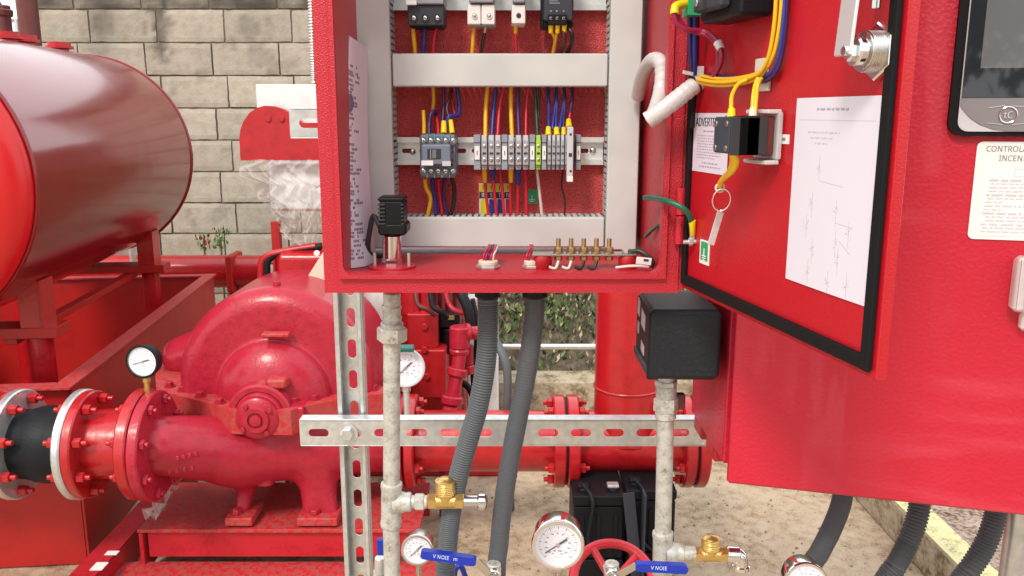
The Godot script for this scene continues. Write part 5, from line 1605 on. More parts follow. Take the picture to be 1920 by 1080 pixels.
	wire("red wire under the contactor's third lower screw", Rd, [Vector3(-0.1005, 1.3147, -1.172), Vector3(-0.1007, 1.2987, -1.18), Vector3(-0.0985, 1.2784, -1.185), Vector3(-0.097, 1.2584, -1.19)], 0.0026)
	wire("violet wire bowing under the contactor's fourth screw", Vi, [Vector3(-0.0911, 1.3147, -1.172), Vector3(-0.094, 1.2967, -1.178), Vector3(-0.0933, 1.2763, -1.184), Vector3(-0.0881, 1.2584, -1.19)], 0.0026)
	wire("black wire bowing under the contactor's fifth screw", Bk, [Vector3(-0.0823, 1.3147, -1.172), Vector3(-0.0792, 1.2984, -1.176), Vector3(-0.0813, 1.2765, -1.182), Vector3(-0.0873, 1.2584, -1.19)], 0.0030)
	# terminals, above
	wire("yellow wire above the first wide terminal", Yw, [Vector3(-0.0333, 1.4365, -1.19), Vector3(-0.0356, 1.4103, -1.188), Vector3(-0.0362, 1.3706, -1.175)], 0.0030)
	wire("dark blue wire above the second wide terminal", Bl, [Vector3(-0.0217, 1.4365, -1.19), Vector3(-0.0247, 1.4103, -1.188), Vector3(-0.0275, 1.3706, -1.175)], 0.0028)
	wire("red wire above the third wide terminal", Rd, [Vector3(-0.0109, 1.4365, -1.19), Vector3(-0.0167, 1.4103, -1.188), Vector3(-0.0195, 1.372, -1.175)], 0.0026)
	wire("yellow wire above the fourth wide terminal", Yw, [Vector3(-0.0014, 1.4365, -1.19), Vector3(-0.0015, 1.4103, -1.188), Vector3(0, 1.3706, -1.175)], 0.0030)
	wire("dark blue wire above the fifth wide terminal", Vi, [Vector3(0.008, 1.4365, -1.19), Vector3(0.008, 1.4103, -1.188), Vector3(0.0094, 1.3706, -1.175)], 0.0028)
	wire("red wire above the sixth wide terminal", Rd, [Vector3(0.0225, 1.4365, -1.19), Vector3(0.0196, 1.4103, -1.188), Vector3(0.0188, 1.3706, -1.175)], 0.0022)
	wire("dark green wire above the green earth terminal", M.dark_green_wire, [Vector3(0.0311, 1.4365, -1.19), Vector3(0.0327, 1.4103, -1.188), Vector3(0.0347, 1.3706, -1.175)], 0.0024)
	wire("thin green wire beside the earth wire", M.dark_green_wire, [Vector3(0.0377, 1.4366, -1.192), Vector3(0.0364, 1.4103, -1.19), Vector3(0.0355, 1.3705, -1.178)], 0.0018)
	var ord := ["first", "second", "third", "fourth", "fifth", "sixth"]
	for i in 6:
		var a := Vector3(0.0485, 1.4365, -1.19) + Vector3(0.0056 * i + (0.006 if i % 2 else 0.0), 0, 0.0)
		var e := Vector3(0.0498, 1.3798, -1.175) + Vector3(0.0050 * i, 0, 0.0)
		wire("blue wire to the %s of the slim terminals" % ord[i], Bl if i < 4 else Vi, [a, a.lerp(e, 0.4) + Vector3(0.001, 0, 0.004), e.lerp(a, 0.2), e], 0.0023)
	wire("red wire running down past the blue ones to the fuse terminal", Rd, [Vector3(0.084, 1.4365, -1.19), Vector3(0.0811, 1.4138, -1.185), Vector3(0.0761, 1.3877, -1.17)], 0.0022)
	ferrule("fat yellow ferrule on the first pair of blue wires", M.ferrule_yellow, Vector3(0.0489, 1.3722, -1.168), Vector3(0.049, 1.3834, -1.172), 0.0042)
	ferrule("fat yellow ferrule on the middle pair of blue wires", M.ferrule_yellow, Vector3(0.0604, 1.3722, -1.168), Vector3(0.0598, 1.3827, -1.172), 0.0042)
	ferrule("fat yellow ferrule beside the tall fuse terminal", M.ferrule_yellow, Vector3(0.0697, 1.3722, -1.168), Vector3(0.0698, 1.3827, -1.172), 0.0036)
	ferrule("yellow ferrule on top of the tall fuse terminal", M.ferrule_yellow, Vector3(0.0756, 1.383, -1.15), Vector3(0.0754, 1.3927, -1.16), 0.0044)
	# terminals, below
	wire("red wire from the first wide terminal down to the duct", Rd, [Vector3(-0.0375, 1.3125, -1.182), Vector3(-0.0362, 1.2945, -1.186), Vector3(-0.0321, 1.2569, -1.19)], 0.0022)
	wire("red wire from the second wide terminal down to the duct", Rd, [Vector3(-0.0264, 1.314, -1.182), Vector3(-0.0244, 1.2945, -1.186), Vector3(-0.0209, 1.2569, -1.19)], 0.0022)
	wire("red wire from the third wide terminal down to the duct", Rd, [Vector3(-0.0168, 1.3272, -1.18), Vector3(-0.014, 1.3019, -1.186), Vector3(-0.0105, 1.2569, -1.19)], 0.0022)
	wire("magenta wire from the fourth wide terminal down to the duct", Rd, [Vector3(-0.0022, 1.3125, -1.182), Vector3(-0.0022, 1.2909, -1.186), Vector3(-0.0015, 1.2569, -1.19)], 0.0020)
	wire("red wire from the fifth wide terminal down to the duct", Rd, [Vector3(0.0081, 1.3096, -1.182), Vector3(0.0081, 1.2909, -1.186), Vector3(0.0082, 1.2569, -1.19)], 0.0024)
	wire("red wire from the sixth wide terminal down to the duct", Rd, [Vector3(0.0176, 1.3272, -1.18), Vector3(0.0192, 1.3019, -1.186), Vector3(0.0202, 1.2569, -1.19)], 0.0026)
	wire("cream wire slanting down from the earth terminal", M.cream_wire, [Vector3(0.0344, 1.3257, -1.18), Vector3(0.0368, 1.3057, -1.184), Vector3(0.0426, 1.2569, -1.19)], 0.0022)
	wire("thin black wire under the slim terminals", Bk, [Vector3(0.0702, 1.3272, -1.18), Vector3(0.0688, 1.3017, -1.188), Vector3(0.0736, 1.2831, -1.19), Vector3(0.0732, 1.2569, -1.19)], 0.0013)
	ferrule("yellow sleeve under the first wide terminal", M.yellow_wire, Vector3(-0.038, 1.3273, -1.178), Vector3(-0.0375, 1.3081, -1.182), 0.0040)
	ferrule("blue sleeve under the second wide terminal", M.blue_wire, Vector3(-0.0263, 1.3273, -1.178), Vector3(-0.0265, 1.3118, -1.182), 0.0040)
	ferrule("yellow sleeve under the fourth wide terminal", M.yellow_wire, Vector3(-0.0015, 1.3273, -1.178), Vector3(-0.0015, 1.3081, -1.182), 0.0040)
	ferrule("blue sleeve under the fifth wide terminal", M.blue_wire, Vector3(0.008, 1.3273, -1.178), Vector3(0.0081, 1.3052, -1.182), 0.0044)


func build_cabinet_floor_items() -> void:
	var fl := 1.2141 - 0.004
	# pressure transmitter
	var p := thing("pressure_transmitter", "black ribbed plug on a polished steel pressure transmitter", "pressure sensor", Vector3(-0.1505, fl, -1.055))
	var zc := -1.065
	var hb := Vector3(-0.1482, 1.2744, -1.045)
	bx(p, "connector", M.black_plastic, Vector3(-0.148, 1.2806, -1.065), Vector3(0.0301, 0.0309, 0.04), 0.003)
	bx(p, "connector_base", M.black_plastic, Vector3(-0.1476, 1.2608, -1.065), Vector3(0.0354, 0.0145, 0.044), 0.003)
	bx(p, "connector_cap", M.black_plastic, Vector3(-0.1486, 1.2975, -1.064), Vector3(0.0333, 0.0059, 0.036), 0.003)
	for i in 6:
		bx(p, "grip_rib", M.ink, Vector3(-0.16, 1.2915, -1.0445) + Vector3(0, -0.0047 * i, 0.0), Vector3(0.009, 0.0026, 0.004), 0.0008)
		bx(p, "grip_rib", M.ink, Vector3(-0.1346, 1.2915, -1.0445) + Vector3(0, -0.0047 * i, 0.0), Vector3(0.004, 0.0026, 0.004), 0.0008)
	cy(p, "steel_barrel", M.chrome, Vector3(-0.1517, 1.2205, zc), Vector3(-0.151, 1.2518, zc), 0.0118, 28)
	hx(p, "steel_hexagon", M.chrome, Vector3(-0.1519, fl, zc), Vector3(-0.1517, 1.2226, zc), 0.0125)
	lt(p, "flange_plate", M.cabinet_red, [Vector2(0, 0), Vector2(0.03, 0), Vector2(0.03, 0.003), Vector2(0, 0.003)], 28, at(Vector3(-0.1519, fl, zc)))
	tb(p, "cable", M.charcoal, [Vector3(-0.1652, 1.2625, -1.06), Vector3(-0.1736, 1.2753, -1.065), Vector3(-0.1798, 1.2545, -1.07), Vector3(-0.1842, 1.2325, -1.08), Vector3(-0.1814, 1.2219, -1.09), Vector3(-0.1686, 1.2172, -1.11)], 0.0034, 10, 0.006)
	for k in [[Vector3(-0.1729, 1.2118, -1.06), "between the transmitter and the rolled drawings"], [Vector3(-0.1298, 1.2118, -1.06), "on the wiring side of the transmitter"]]:
		var px: Vector3 = k[0]
		var s := cy(self, "stud", M.zinc, Vector3(px.x, fl, px.z), Vector3(px.x, fl + 0.019, px.z), 0.0022, 10)
		tag(s, "thin upright stud %s" % k[1], "stud", "studs in the cabinet floor")
	# papers standing in the corner
	var pr := thing("rolled_drawings", "lilac printed drawings rolled and leaned in the cabinet corner", "paper", Vector3(-0.2056, fl, -1.08))
	var g := Geo.new()
	var bot := Vector3(-0.1945, 1.2149, -1.05)
	var rows := 26
	var cols := 14
	var grid := []
	var ytop := 1.4979
	for j in rows + 1:
		var v := float(j) / rows
		for i in cols + 1:
			var u := float(i) / cols
			var wid := lerpf(0.036, 0.016, v)
			var x := lerpf(-0.2125, -0.2044, v) + u * wid - 0.005 * sin(v * PI)
			var z := -1.05 - 0.05 * v - 0.050 * u * u - 0.006 * sin(u * 5.0 + v * 3.0) + 0.008 * sin(PI * u)
			var y := lerpf(fl + 0.001, ytop - 0.012 * u, v)
			grid.append([Vector3(x, y, z), Vector2(u, 1.0 - v)])
	for j in rows:
		for i in cols:
			var q := [grid[j * (cols + 1) + i], grid[j * (cols + 1) + i + 1], grid[(j + 1) * (cols + 1) + i + 1], grid[(j + 1) * (cols + 1) + i]]
			var nn: Vector3 = (q[1][0] - q[0][0]).cross(q[3][0] - q[0][0]).normalized()
			for k in [0, 2, 1, 0, 3, 2]:
				g.v.append(q[k][0])
				g.n.append(nn)
				g.uv.append(q[k][1])
	part(pr, "sheet", g.mesh(), M.get("roll_print", roll_print()))
	# cable glands in the floor
	for k in [[Vector3(-0.03, 1.2156, -1.05), 0.0125, "cable gland with pink and violet wires rising through the cabinet floor"], [Vector3(0.024, 1.2156, -1.05), 0.009, "small cable gland beside the earth bar support"]]:
		var c: Vector3 = Vector3(k[0].x, fl, -1.06)
		var gl := thing("cable_gland", k[2], "cable gland", c)
		hx(gl, "lock_nut", M.zinc, c, c + Vector3(0, 0.004, 0), k[1] * 1.25)
		cy(gl, "bush", M.cream, c + Vector3(0, 0.004, 0), c + Vector3(0, 0.010, 0), k[1], 20)
		for i in (5 if k[1] > 0.01 else 2):
			var o := Vector3(-0.006 + 0.003 * i, 0.010, 0.002 * (i % 2))
			tb(gl, "core", [M.red_wire, M.dark_red_wire, M.violet_wire, M.red_wire, M.loom_white][i], [c + o, c + o + Vector3(0.001, 0.007, 0), c + o + Vector3(0.004, 0.011, -0.010), c + o + Vector3(0.006, 0.012, -0.05)], 0.0014, 7, 0.005)
	# earth bar
	var e := thing("earth_bar", "earthing bar with five brass bolts on two red insulators", "earth bar", Vector3(0.0941, fl, -1.06))
	var yb := 1.2281
	var x0 := 0.0248
	var x1 := 0.1556
	bx(e, "bar", M.steel, Vector3((x0 + x1) * 0.5, yb, -1.06), Vector3(x1 - x0, 0.003, 0.020), 0.0006)
	for px in [0.0383, 0.1458]:
		lt(e, "insulator", M.engine_red, [Vector2(0, 0), Vector2(0.0105, 0), Vector2(0.012, 0.004), Vector2(0.012, yb - fl - 0.006), Vector2(0.0105, yb - fl - 0.0016), Vector2(0, yb - fl - 0.0016)], 22, at(Vector3(px, fl, -1.06)))
	for i in 5:
		var c := Vector3(0.058 + 0.01585 * i, yb + 0.0015, -1.056)
		lt(e, "washer", M.old_brass, [Vector2(0.0066, 0), Vector2(0.0066, 0.0018), Vector2(0.0058, 0.002), Vector2(0, 0.002)], 16, at(c))
		hx(e, "nut", M.old_brass, c + Vector3(0, 0.002, 0), c + Vector3(0, 0.0075, 0), 0.0056)
		cy(e, "stud", M.old_brass, c + Vector3(0, 0.007, 0), c + Vector3(0, 0.0185, 0), 0.0029, 12)
		hx(e, "under_nut", M.old_brass, c + Vector3(0, -0.009, 0), c + Vector3(0, -0.0032, 0), 0.005)
	hx(e, "end_bolt", M.zinc, Vector3(0.1427, yb + 0.0015, -1.06), Vector3(0.1427, yb + 0.006, -1.06), 0.005)
	var oo := ["first", "second", "third", "fourth"]
	for i in 4:
		var a := Vector3(0.058 + 0.016 * i, yb - 0.008, -1.052)
		var w := tb(self, "earth_wire", [M.cream_wire, M.cream_wire, M.black_wire, M.dark_green_wire][i], [a, a + Vector3(-0.004, -0.008, 0.006), a + Vector3(-0.012, fl + 0.004 - a.y, 0.006)], 0.0020, 7, 0.004)
		tag(w, "earth wire leaving the %s brass bolt under the bar" % oo[i], "wire", "earth wires")
	var w2 := tb(self, "earth_wire", M.dark_green_wire, [Vector3(0.1468, 1.2303, -1.055), Vector3(0.1567, 1.2338, -1.05), Vector3(0.1666, 1.2292, -1.045), Vector3(0.1748, 1.2212, -1.045), Vector3(0.1745, 1.2142, -1.05)], 0.0028, 8, 0.004)
	tag(w2, "dark green earth wire bending down at the end of the bar", "wire", "earth wires")
	var w3 := tb(self, "earth_wire", M.cream_wire, [Vector3(0.1262, 1.2176, -1.02), Vector3(0.1417, 1.2204, -1.015), Vector3(0.1546, 1.2204, -1.015), Vector3(0.1651, 1.2182, -1.02)], 0.0018, 8, 0.004)
	tag(w3, "cream wire lying along the front of the cabinet floor", "wire", "earth wires")
	var tg := thing("wire_tag", "white plastic wire marker at the cabinet corner", "tag", Vector3(0.1614, 1.2191, -1.03))
	bx(tg, "plate", M.white_plastic, Vector3(0.1613, 1.2241, -1.0295), Vector3(0.0189, 0.0092, 0.003), 0.0008, Basis.from_euler(Vector3(0, 0, -0.1)))
	bx(tg, "print", M.ink, Vector3(0.1637, 1.2256, -1.0277), Vector3(0.0059, 0.0026, 0.001), 0.0, Basis.from_euler(Vector3(0, 0, -0.1)))
	var w4 := tb(self, "earth_wire", M.green_wire, [Vector3(0.1701, 1.2469, -1.08), Vector3(0.1734, 1.2565, -1.06), Vector3(0.1761, 1.2671, -1.03), Vector3(0.1794, 1.2709, -1.02)], 0.0024, 8, 0.004)
	tag(w4, "teal wire end poking out near the cabinet's right wall", "wire", "earth wires")


func page(w: int, h: int, paper: Color) -> Image:
	var im := Image.create(w, h, false, Image.FORMAT_RGBA8)
	im.fill(paper)
	return im


func greek(im: Image, x0: int, x1: int, y: int, hgt: int, ink: Color) -> void:
	# a line of small illegible print
	var x := x0
	while x < x1:
		var n := rng.randi_range(2, 9) * hgt / 2
		var k := 0
		while k < n and x + k < x1:
			var hh := rng.randi_range(maxi(1, hgt - 1), hgt)
			im.fill_rect(Rect2i(x + k, y + rng.randi_range(0, 1), maxi(1, hgt / 3), hh), ink)
			k += maxi(2, hgt / 2)
		x += n + hgt


func print_material(key: String, im: Image) -> StandardMaterial3D:
	im.generate_mipmaps()
	var m := StandardMaterial3D.new()
	m.resource_name = key
	m.albedo_texture = ImageTexture.create_from_image(im)
	m.roughness = 0.6
	M[key] = m
	return m


func roll_print() -> StandardMaterial3D:
	var im := page(128, 1024, Color(0.83, 0.80, 0.85))
	var ink := Color(0.34, 0.28, 0.42)
	for i in 46:
		var y := 120 + i * 19 + rng.randi_range(-4, 4)
		greek(im, 20, 20 + rng.randi_range(44, 84), y, 12, ink)
	for y in range(240, 330):
		for x in range(40, 76):
			if Vector2((x - 58) / 17.0, (y - 285) / 42.0).length() < 1.0: im.set_pixel(x, y, Color(0.36, 0.32, 0.42) if (x + y) % 5 > 1 else Color(0.55, 0.50, 0.6))
	return print_material("roll_print", im)


# ---------------------------------------------------------------- cabinet door
func build_door() -> void:
	var D := Transform3D(Basis(Vector3(0.2078, 0, 0.9782), Vector3.UP, Vector3(-0.9782, 0, 0.2078)), Vector3(0.2047, 0, -1))
	var t: Node3D = get_node("control_cabinet")
	var w := 0.374
	var v0 := 1.1965
	var v1 := 1.93
	var vc := (v0 + v1) * 0.5
	var d := part(t, "door", box_mesh(Vector3(w + 0.006, v1 - v0, 0.010), 0.0015), M.door_red, D * at(Vector3(w * 0.5 - 0.003, vc, -0.005)))
	d.set_meta("label", "cabinet door swung open, its inside facing the wiring")
	# rubber gasket
	part(d, "gasket", box_mesh(Vector3(0.0095, v1 - v0 - 0.012, 0.006), 0.002), M.gasket, D * at(Vector3(0.0078, vc, 0.003)))
	part(d, "gasket", box_mesh(Vector3(0.0115, v1 - v0 - 0.012, 0.006), 0.002), M.gasket, D * at(Vector3(w - 0.0105, vc, 0.003)))
	part(d, "gasket", box_mesh(Vector3(w - 0.026, 0.0125, 0.006), 0.002), M.gasket, D * at(Vector3(w * 0.5, v0 + 0.0125, 0.003)))
	part(d, "gasket", box_mesh(Vector3(w - 0.026, 0.0125, 0.006), 0.002), M.gasket, D * at(Vector3(w * 0.5, v1 - 0.0125, 0.003)))
	# lock
	var lk := thing("cam_lock", "chromed cam lock with a long steel lever on the open door", "lock", D * Vector3(0.348, 1.446, 0.0))
	var L := func(a: float, b: float, c: float) -> Vector3: return D * Vector3(a, b, c)
	hx(lk, "nut", M.chrome, L.call(0.347, 1.446, 0.0), L.call(0.347, 1.446, 0.0065), 0.0215)
	cy(lk, "barrel", M.steel, L.call(0.347, 1.446, 0.0065), L.call(0.347, 1.446, 0.0165), 0.0150, 28)
	ribbed(lk, "barrel_thread", M.steel, [L.call(0.347, 1.446, 0.0065), L.call(0.347, 1.446, 0.011), L.call(0.347, 1.446, 0.016)], 0.0155, 0.0016, 0.0005, 24)
	part(lk, "lever", box_mesh(Vector3(0.021, 0.135, 0.003), 0.001), M.lever_steel, D * Transform3D(Basis.from_euler(Vector3(-0.07, 0, 0)), Vector3(0.342, 1.510, 0.0245)))
	cy(lk, "boss", M.chrome, L.call(0.347, 1.446, 0.0165), L.call(0.347, 1.446, 0.0245), 0.0112, 24)
	hx(lk, "screw", M.chrome, L.call(0.347, 1.446, 0.0245), L.call(0.347, 1.446, 0.029), 0.0075)
	cy(lk, "screw_tip", M.chrome, L.call(0.347, 1.446, 0.029), L.call(0.347, 1.446, 0.0325), 0.0038, 12)
	cy(lk, "locking_rod", M.steel, L.call(0.358, 1.475, 0.016), L.call(0.358, 1.62, 0.016), 0.0034, 12)
	# wiring diagram sheet
	var dg := thing("wiring_diagram", "white sheet with faint hand-drawn wiring diagram taped inside the door", "paper", D * Vector3(0.294, 1.252, 0.0))
	sheet(dg, "sheet", diagram_print(), 0.124, 0.162, D * at(Vector3(0.294, 1.333, 0.0008)), 0.0006)
	# warning notice
	var wn := thing("warning_notice", "white warning notice with bold heading behind the selector switch", "notice", D * Vector3(0.058, 1.337, 0.0))
	sheet(wn, "sheet", notice_print(), 0.088, 0.0645, D * at(Vector3(0.0578, 1.3692, 0.0008)))
	letters(wn, "heading", M.ink, "ADVERTENCIA", 0.0092, 0.0003, D * at(Vector3(0.058, 1.3915, 0.0011)))
	var sq := thing("door_label", "tiny white square label between the switch and the diagram", "label", D * Vector3(0.2138, 1.374, 0.0))
	part(sq, "sticker", box_mesh(Vector3(0.017, 0.0085, 0.0006), 0.0), M.sticker_white, D * at(Vector3(0.2138, 1.3778, 0.0004)))
	part(sq, "print", box_mesh(Vector3(0.005, 0.0026, 0.0004), 0.0), M.faint_ink, D * at(Vector3(0.2138, 1.3778, 0.0009)))
	# selector switch seen from behind
	var sw := thing("selector_switch", "black selector switch block with clear legend plate behind the door", "switch", D * Vector3(0.19, 1.38, 0.0))
	var cv := 1.3805
	part(sw, "legend_plate", box_mesh(Vector3(0.046, 0.044, 0.006), 0.002), M.clear_plastic, D * at(Vector3(0.19, cv, 0.004)))
	part(sw, "legend_back", box_mesh(Vector3(0.038, 0.036, 0.010), 0.002), M.dull_red, D * at(Vector3(0.19, cv, 0.0125)))
	part(sw, "legend_rim", box_mesh(Vector3(0.044, 0.004, 0.014), 0.001), M.loom_white, D * at(Vector3(0.19, cv + 0.022, 0.010)))
	part(sw, "legend_rim", box_mesh(Vector3(0.044, 0.004, 0.014), 0.001), M.loom_white, D * at(Vector3(0.19, cv - 0.024, 0.010)))
	cy(sw, "collar", M.chrome, L.call(0.19, cv, 0.017), L.call(0.19, cv, 0.024), 0.017, 28)
	part(sw, "contact_block", box_mesh(Vector3(0.034, 0.035, 0.022), 0.0015), M.black_plastic, D * at(Vector3(0.193, cv + 0.0008, 0.0320)))
	part(sw, "contact_block", box_mesh(Vector3(0.032, 0.033, 0.010), 0.0015), M.charcoal, D * at(Vector3(0.193, cv + 0.0008, 0.0480)))
	for a in [-0.011, 0.011]:
		for b in [-0.011, 0.011]:
			cy(sw, "contact_screw", M.steel, L.call(0.193 + a, cv + b, 0.0525), L.call(0.193 + a, cv + b, 0.0540), 0.0030, 12)
	for i in 3:
		part(sw, "rib", box_mesh(Vector3(0.002, 0.034, 0.020), 0.0005), M.ink, D * at(Vector3(0.2105, cv, 0.026 + 0.008 * i)))
	# module above
	var md := thing("display_module", "black back of the display module with green plug at the door's top", "display module", D * Vector3(0.15, 1.487, 0.0))
	part(md, "housing", box_mesh(Vector3(0.090, 0.115, 0.034), 0.004), M.black_plastic, D * at(Vector3(0.140, 1.5465, 0.019)))
	part(md, "step", box_mesh(Vector3(0.060, 0.10, 0.012), 0.003), M.charcoal, D * at(Vector3(0.136, 1.548, 0.0415)))
	part(md, "socket", box_mesh(Vector3(0.020, 0.016, 0.006), 0.001), M.ink, D * at(Vector3(0.125, 1.506, 0.0485)))
	cy(md, "socket_pin", M.chrome, L.call(0.125, 1.506, 0.051), L.call(0.125, 1.506, 0.054), 0.004, 10)
	bx(md, "plug", M.green_plastic, Vector3(0.1914, 1.5142, -0.945), Vector3(0.016, 0.026, 0.03), 0.001)
	# cable mounts
	for k in [[Vector3(0.2395, 1.4454, -0.8361), "upper"], [Vector3(0.2406, 1.428, -0.8311), "lower"]]:
		var q: Vector3 = D.affine_inverse() * k[0]
		var cm := part(self, "cable_mount", box_mesh(Vector3(0.022, 0.0135, 0.004), 0.001), M.cream_wire, D * at(Vector3(q.x, q.y, 0.0022)))
		tag(cm, "white adhesive cable tie mount, %s one of two on the door" % k[1], "cable mount", "cable mounts on the door")
	# wires on the door
	var Yw: Material = M.yellow_wire
	for i in 3:
		var o := D.basis * Vector3(0.0045 * (i - 1), 0.0030 * (i - 1), 0.0030 * (i % 2))
		wire("long yellow door wire, %s in the bundle from the loom to the door's top" % ["first", "second", "third"][i], Yw, [Vector3(0.236, 1.5356, -0.7951) + o, Vector3(0.2379, 1.4998, -0.7957) + o, Vector3(0.2382, 1.4727, -0.799) + o, Vector3(0.2366, 1.449, -0.8066) + o, Vector3(0.2322, 1.4364, -0.8227) + o, Vector3(0.2227, 1.4321, -0.8623) + o, Vector3(0.2117, 1.4326, -0.9045) + o, Vector3(0.2011, 1.4372, -0.9402) + o], 0.0020)
	wire("dark blue door wire beside the yellow bundle", M.blue_wire, [Vector3(0.2393, 1.5346, -0.7891), Vector3(0.2411, 1.4991, -0.7904), Vector3(0.2411, 1.4765, -0.7904), Vector3(0.24, 1.4492, -0.7954), Vector3(0.2371, 1.4361, -0.8139), Vector3(0.2261, 1.4353, -0.8657), Vector3(0.2053, 1.4399, -0.9394)], 0.0021)
	wire("violet door wire behind the dark blue one", M.violet_wire, [Vector3(0.2415, 1.5345, -0.7885), Vector3(0.243, 1.4992, -0.7907), Vector3(0.243, 1.472, -0.791), Vector3(0.2419, 1.4456, -0.7961), Vector3(0.2388, 1.433, -0.8107), Vector3(0.2325, 1.4313, -0.8406), Vector3(0.2091, 1.4412, -0.9312)], 0.0022)
	wire("yellow wire dropping to the near side of the switch block", Yw, [Vector3(0.2245, 1.4322, -0.8396), Vector3(0.2164, 1.4282, -0.8391), Vector3(0.2085, 1.418, -0.8281), Vector3(0.2039, 1.407, -0.8114), Vector3(0.2028, 1.3964, -0.8069)], 0.0021)
	wire("yellow wire dropping to the far side of the switch block", Yw, [Vector3(0.2304, 1.4335, -0.8212), Vector3(0.227, 1.4266, -0.8182), Vector3(0.223, 1.4142, -0.8083), Vector3(0.2207, 1.3964, -0.7999)], 0.0020)
	wire("second yellow wire dropping to the far side of the switch block", Yw, [Vector3(0.2317, 1.4332, -0.8152), Vector3(0.2292, 1.4265, -0.8173), Vector3(0.2254, 1.4142, -0.8064), Vector3(0.2229, 1.3964, -0.7991)], 0.0019)
	ferrule("yellow ferrule entering the top of the switch block", M.ferrule_yellow, Vector3(0.203, 1.3964, -0.8059), Vector3(0.2042, 1.4051, -0.8102), 0.0042)
	ferrule("pale ferrule entering the switch block's far side", M.cream, Vector3(0.2209, 1.3964, -0.7989), Vector3(0.2226, 1.4055, -0.8052), 0.0040)
	for i in 3:
		wire("yellow wire leaving the switch block below, %s in the bunch" % ["first", "second", "third"][i], Yw if i < 2 else M.ferrule_yellow, [Vector3(0.2037, 1.3672, -0.8026) + D.basis * Vector3(0.004 * i, 0, 0.002 * i), Vector3(0.2068, 1.3581, -0.8072) + D.basis * Vector3(0.004 * i, 0, 0), Vector3(0.209, 1.347, -0.8257) + D.basis * Vector3(0.003 * i, 0, 0), Vector3(0.2087, 1.3345, -0.8561) + D.basis * Vector3(0.002 * i, 0.001 * i, 0), Vector3(0.2105, 1.3283, -0.8668)], 0.0028)
	wire("violet wire falling from the green plug to the white loom", M.violet_wire, [Vector3(0.1884, 1.5034, -0.945), Vector3(0.1916, 1.4758, -0.955), Vector3(0.1974, 1.4427, -0.965)], 0.0026)
	wire("blue wire falling from the green plug to the white loom", M.blue_wire, [Vector3(0.1941, 1.5034, -0.945), Vector3(0.1968, 1.4758, -0.955), Vector3(0.2003, 1.4427, -0.965)], 0.0030)
	wire("dark blue wire behind those falling from the plug", M.violet_wire, [Vector3(0.199, 1.5045, -0.955), Vector3(0.2011, 1.4764, -0.962), Vector3(0.2037, 1.443, -0.97)], 0.0024)
	wire("dark red wire looping right from the yellow plug end", M.dark_red_wire, [Vector3(0.1683, 1.5023, -0.925), Vector3(0.172, 1.4927, -0.925), Vector3(0.1834, 1.4863, -0.925), Vector3(0.1996, 1.485, -0.9278), Vector3(0.2089, 1.4767, -0.9131), Vector3(0.2133, 1.4643, -0.9017), Vector3(0.2134, 1.4516, -0.9015), Vector3(0.2092, 1.4393, -0.9116)], 0.0030)
	wire("dark red wire just inside the looping one", M.dark_red_wire, [Vector3(0.1738, 1.5018, -0.93), Vector3(0.1786, 1.4921, -0.93), Vector3(0.1905, 1.4848, -0.932), Vector3(0.2024, 1.4809, -0.9244), Vector3(0.2117, 1.4698, -0.9191), Vector3(0.2129, 1.4523, -0.9135), Vector3(0.2081, 1.4384, -0.9165)], 0.0022)
	wire("yellow sleeved wire end turning into the green plug", M.ferrule_yellow, [Vector3(0.1689, 1.5023, -0.925), Vector3(0.1696, 1.5089, -0.927), Vector3(0.176, 1.5121, -0.932), Vector3(0.1849, 1.5144, -0.938)], 0.0050)
	ferrule("white marker sleeve on the looping red wire", M.white_plastic, Vector3(0.2111, 1.4721, -0.9075), Vector3(0.2133, 1.4653, -0.9018), 0.0050)
	wire("black cable running down the hinge side of the door", M.gasket, [Vector3(0.2028, 1.4258, -0.9706), Vector3(0.202, 1.4085, -0.9745), Vector3(0.2019, 1.385, -0.975)], 0.0036)
	# loom
	var lm := thing("cable_loom", "fat white spiral-wrapped cable loom bridging cabinet and door", "cable loom", Vector3(0.152, 1.3851, -0.97))
	ribbed(lm, "sleeve", M.loom_white, [Vector3(0.1503, 1.3933, -0.965), Vector3(0.1648, 1.4037, -0.962), Vector3(0.1848, 1.4192, -0.962), Vector3(0.2075, 1.4361, -0.97)], 0.0098, 0.013, 0.0006, 18, false)
	ribbed(lm, "sleeve", M.loom_white, [Vector3(0.1641, 1.4235, -1.14), Vector3(0.1642, 1.4487, -1.1), Vector3(0.168, 1.4631, -1.06), Vector3(0.1741, 1.4604, -1.035), Vector3(0.1763, 1.4456, -1.03), Vector3(0.1732, 1.4241, -1.022), Vector3(0.1643, 1.4057, -0.995), Vector3(0.1572, 1.3974, -0.972)], 0.0090, 0.013, 0.0006, 18)
	for k in [[Vector3(0.2003, 1.4309, -0.968), Vector3(0.2033, 1.4332, -0.969)]]:
		cy(lm, "cable_tie", M.black_wire, k[0], k[1], 0.0104, 18)
	bx(lm, "tie_head", M.white_plastic, Vector3(0.2066, 1.4467, -0.965), Vector3(0.008, 0.010, 0.006), 0.001)
	bx(lm, "tie_tail", M.loom_white, Vector3(0.1922, 1.4442, -0.96), Vector3(0.012, 0.004, 0.002), 0.0005, Basis.from_euler(Vector3(0, 0, -0.2)))
	# earth strap and keys
	var ew := tb(self, "earth_strap", M.green_wire, [Vector3(0.1648, 1.2985, -1.06), Vector3(0.1704, 1.3014, -1.03), Vector3(0.1763, 1.3031, -0.98), Vector3(0.1902, 1.2979, -0.965), Vector3(0.1996, 1.2901, -0.965), Vector3(0.2052, 1.2803, -0.97)], 0.0034, 12, 0.005)
	tag(ew, "teal green earth wire bridging from cabinet to door", "wire", "earth wires")
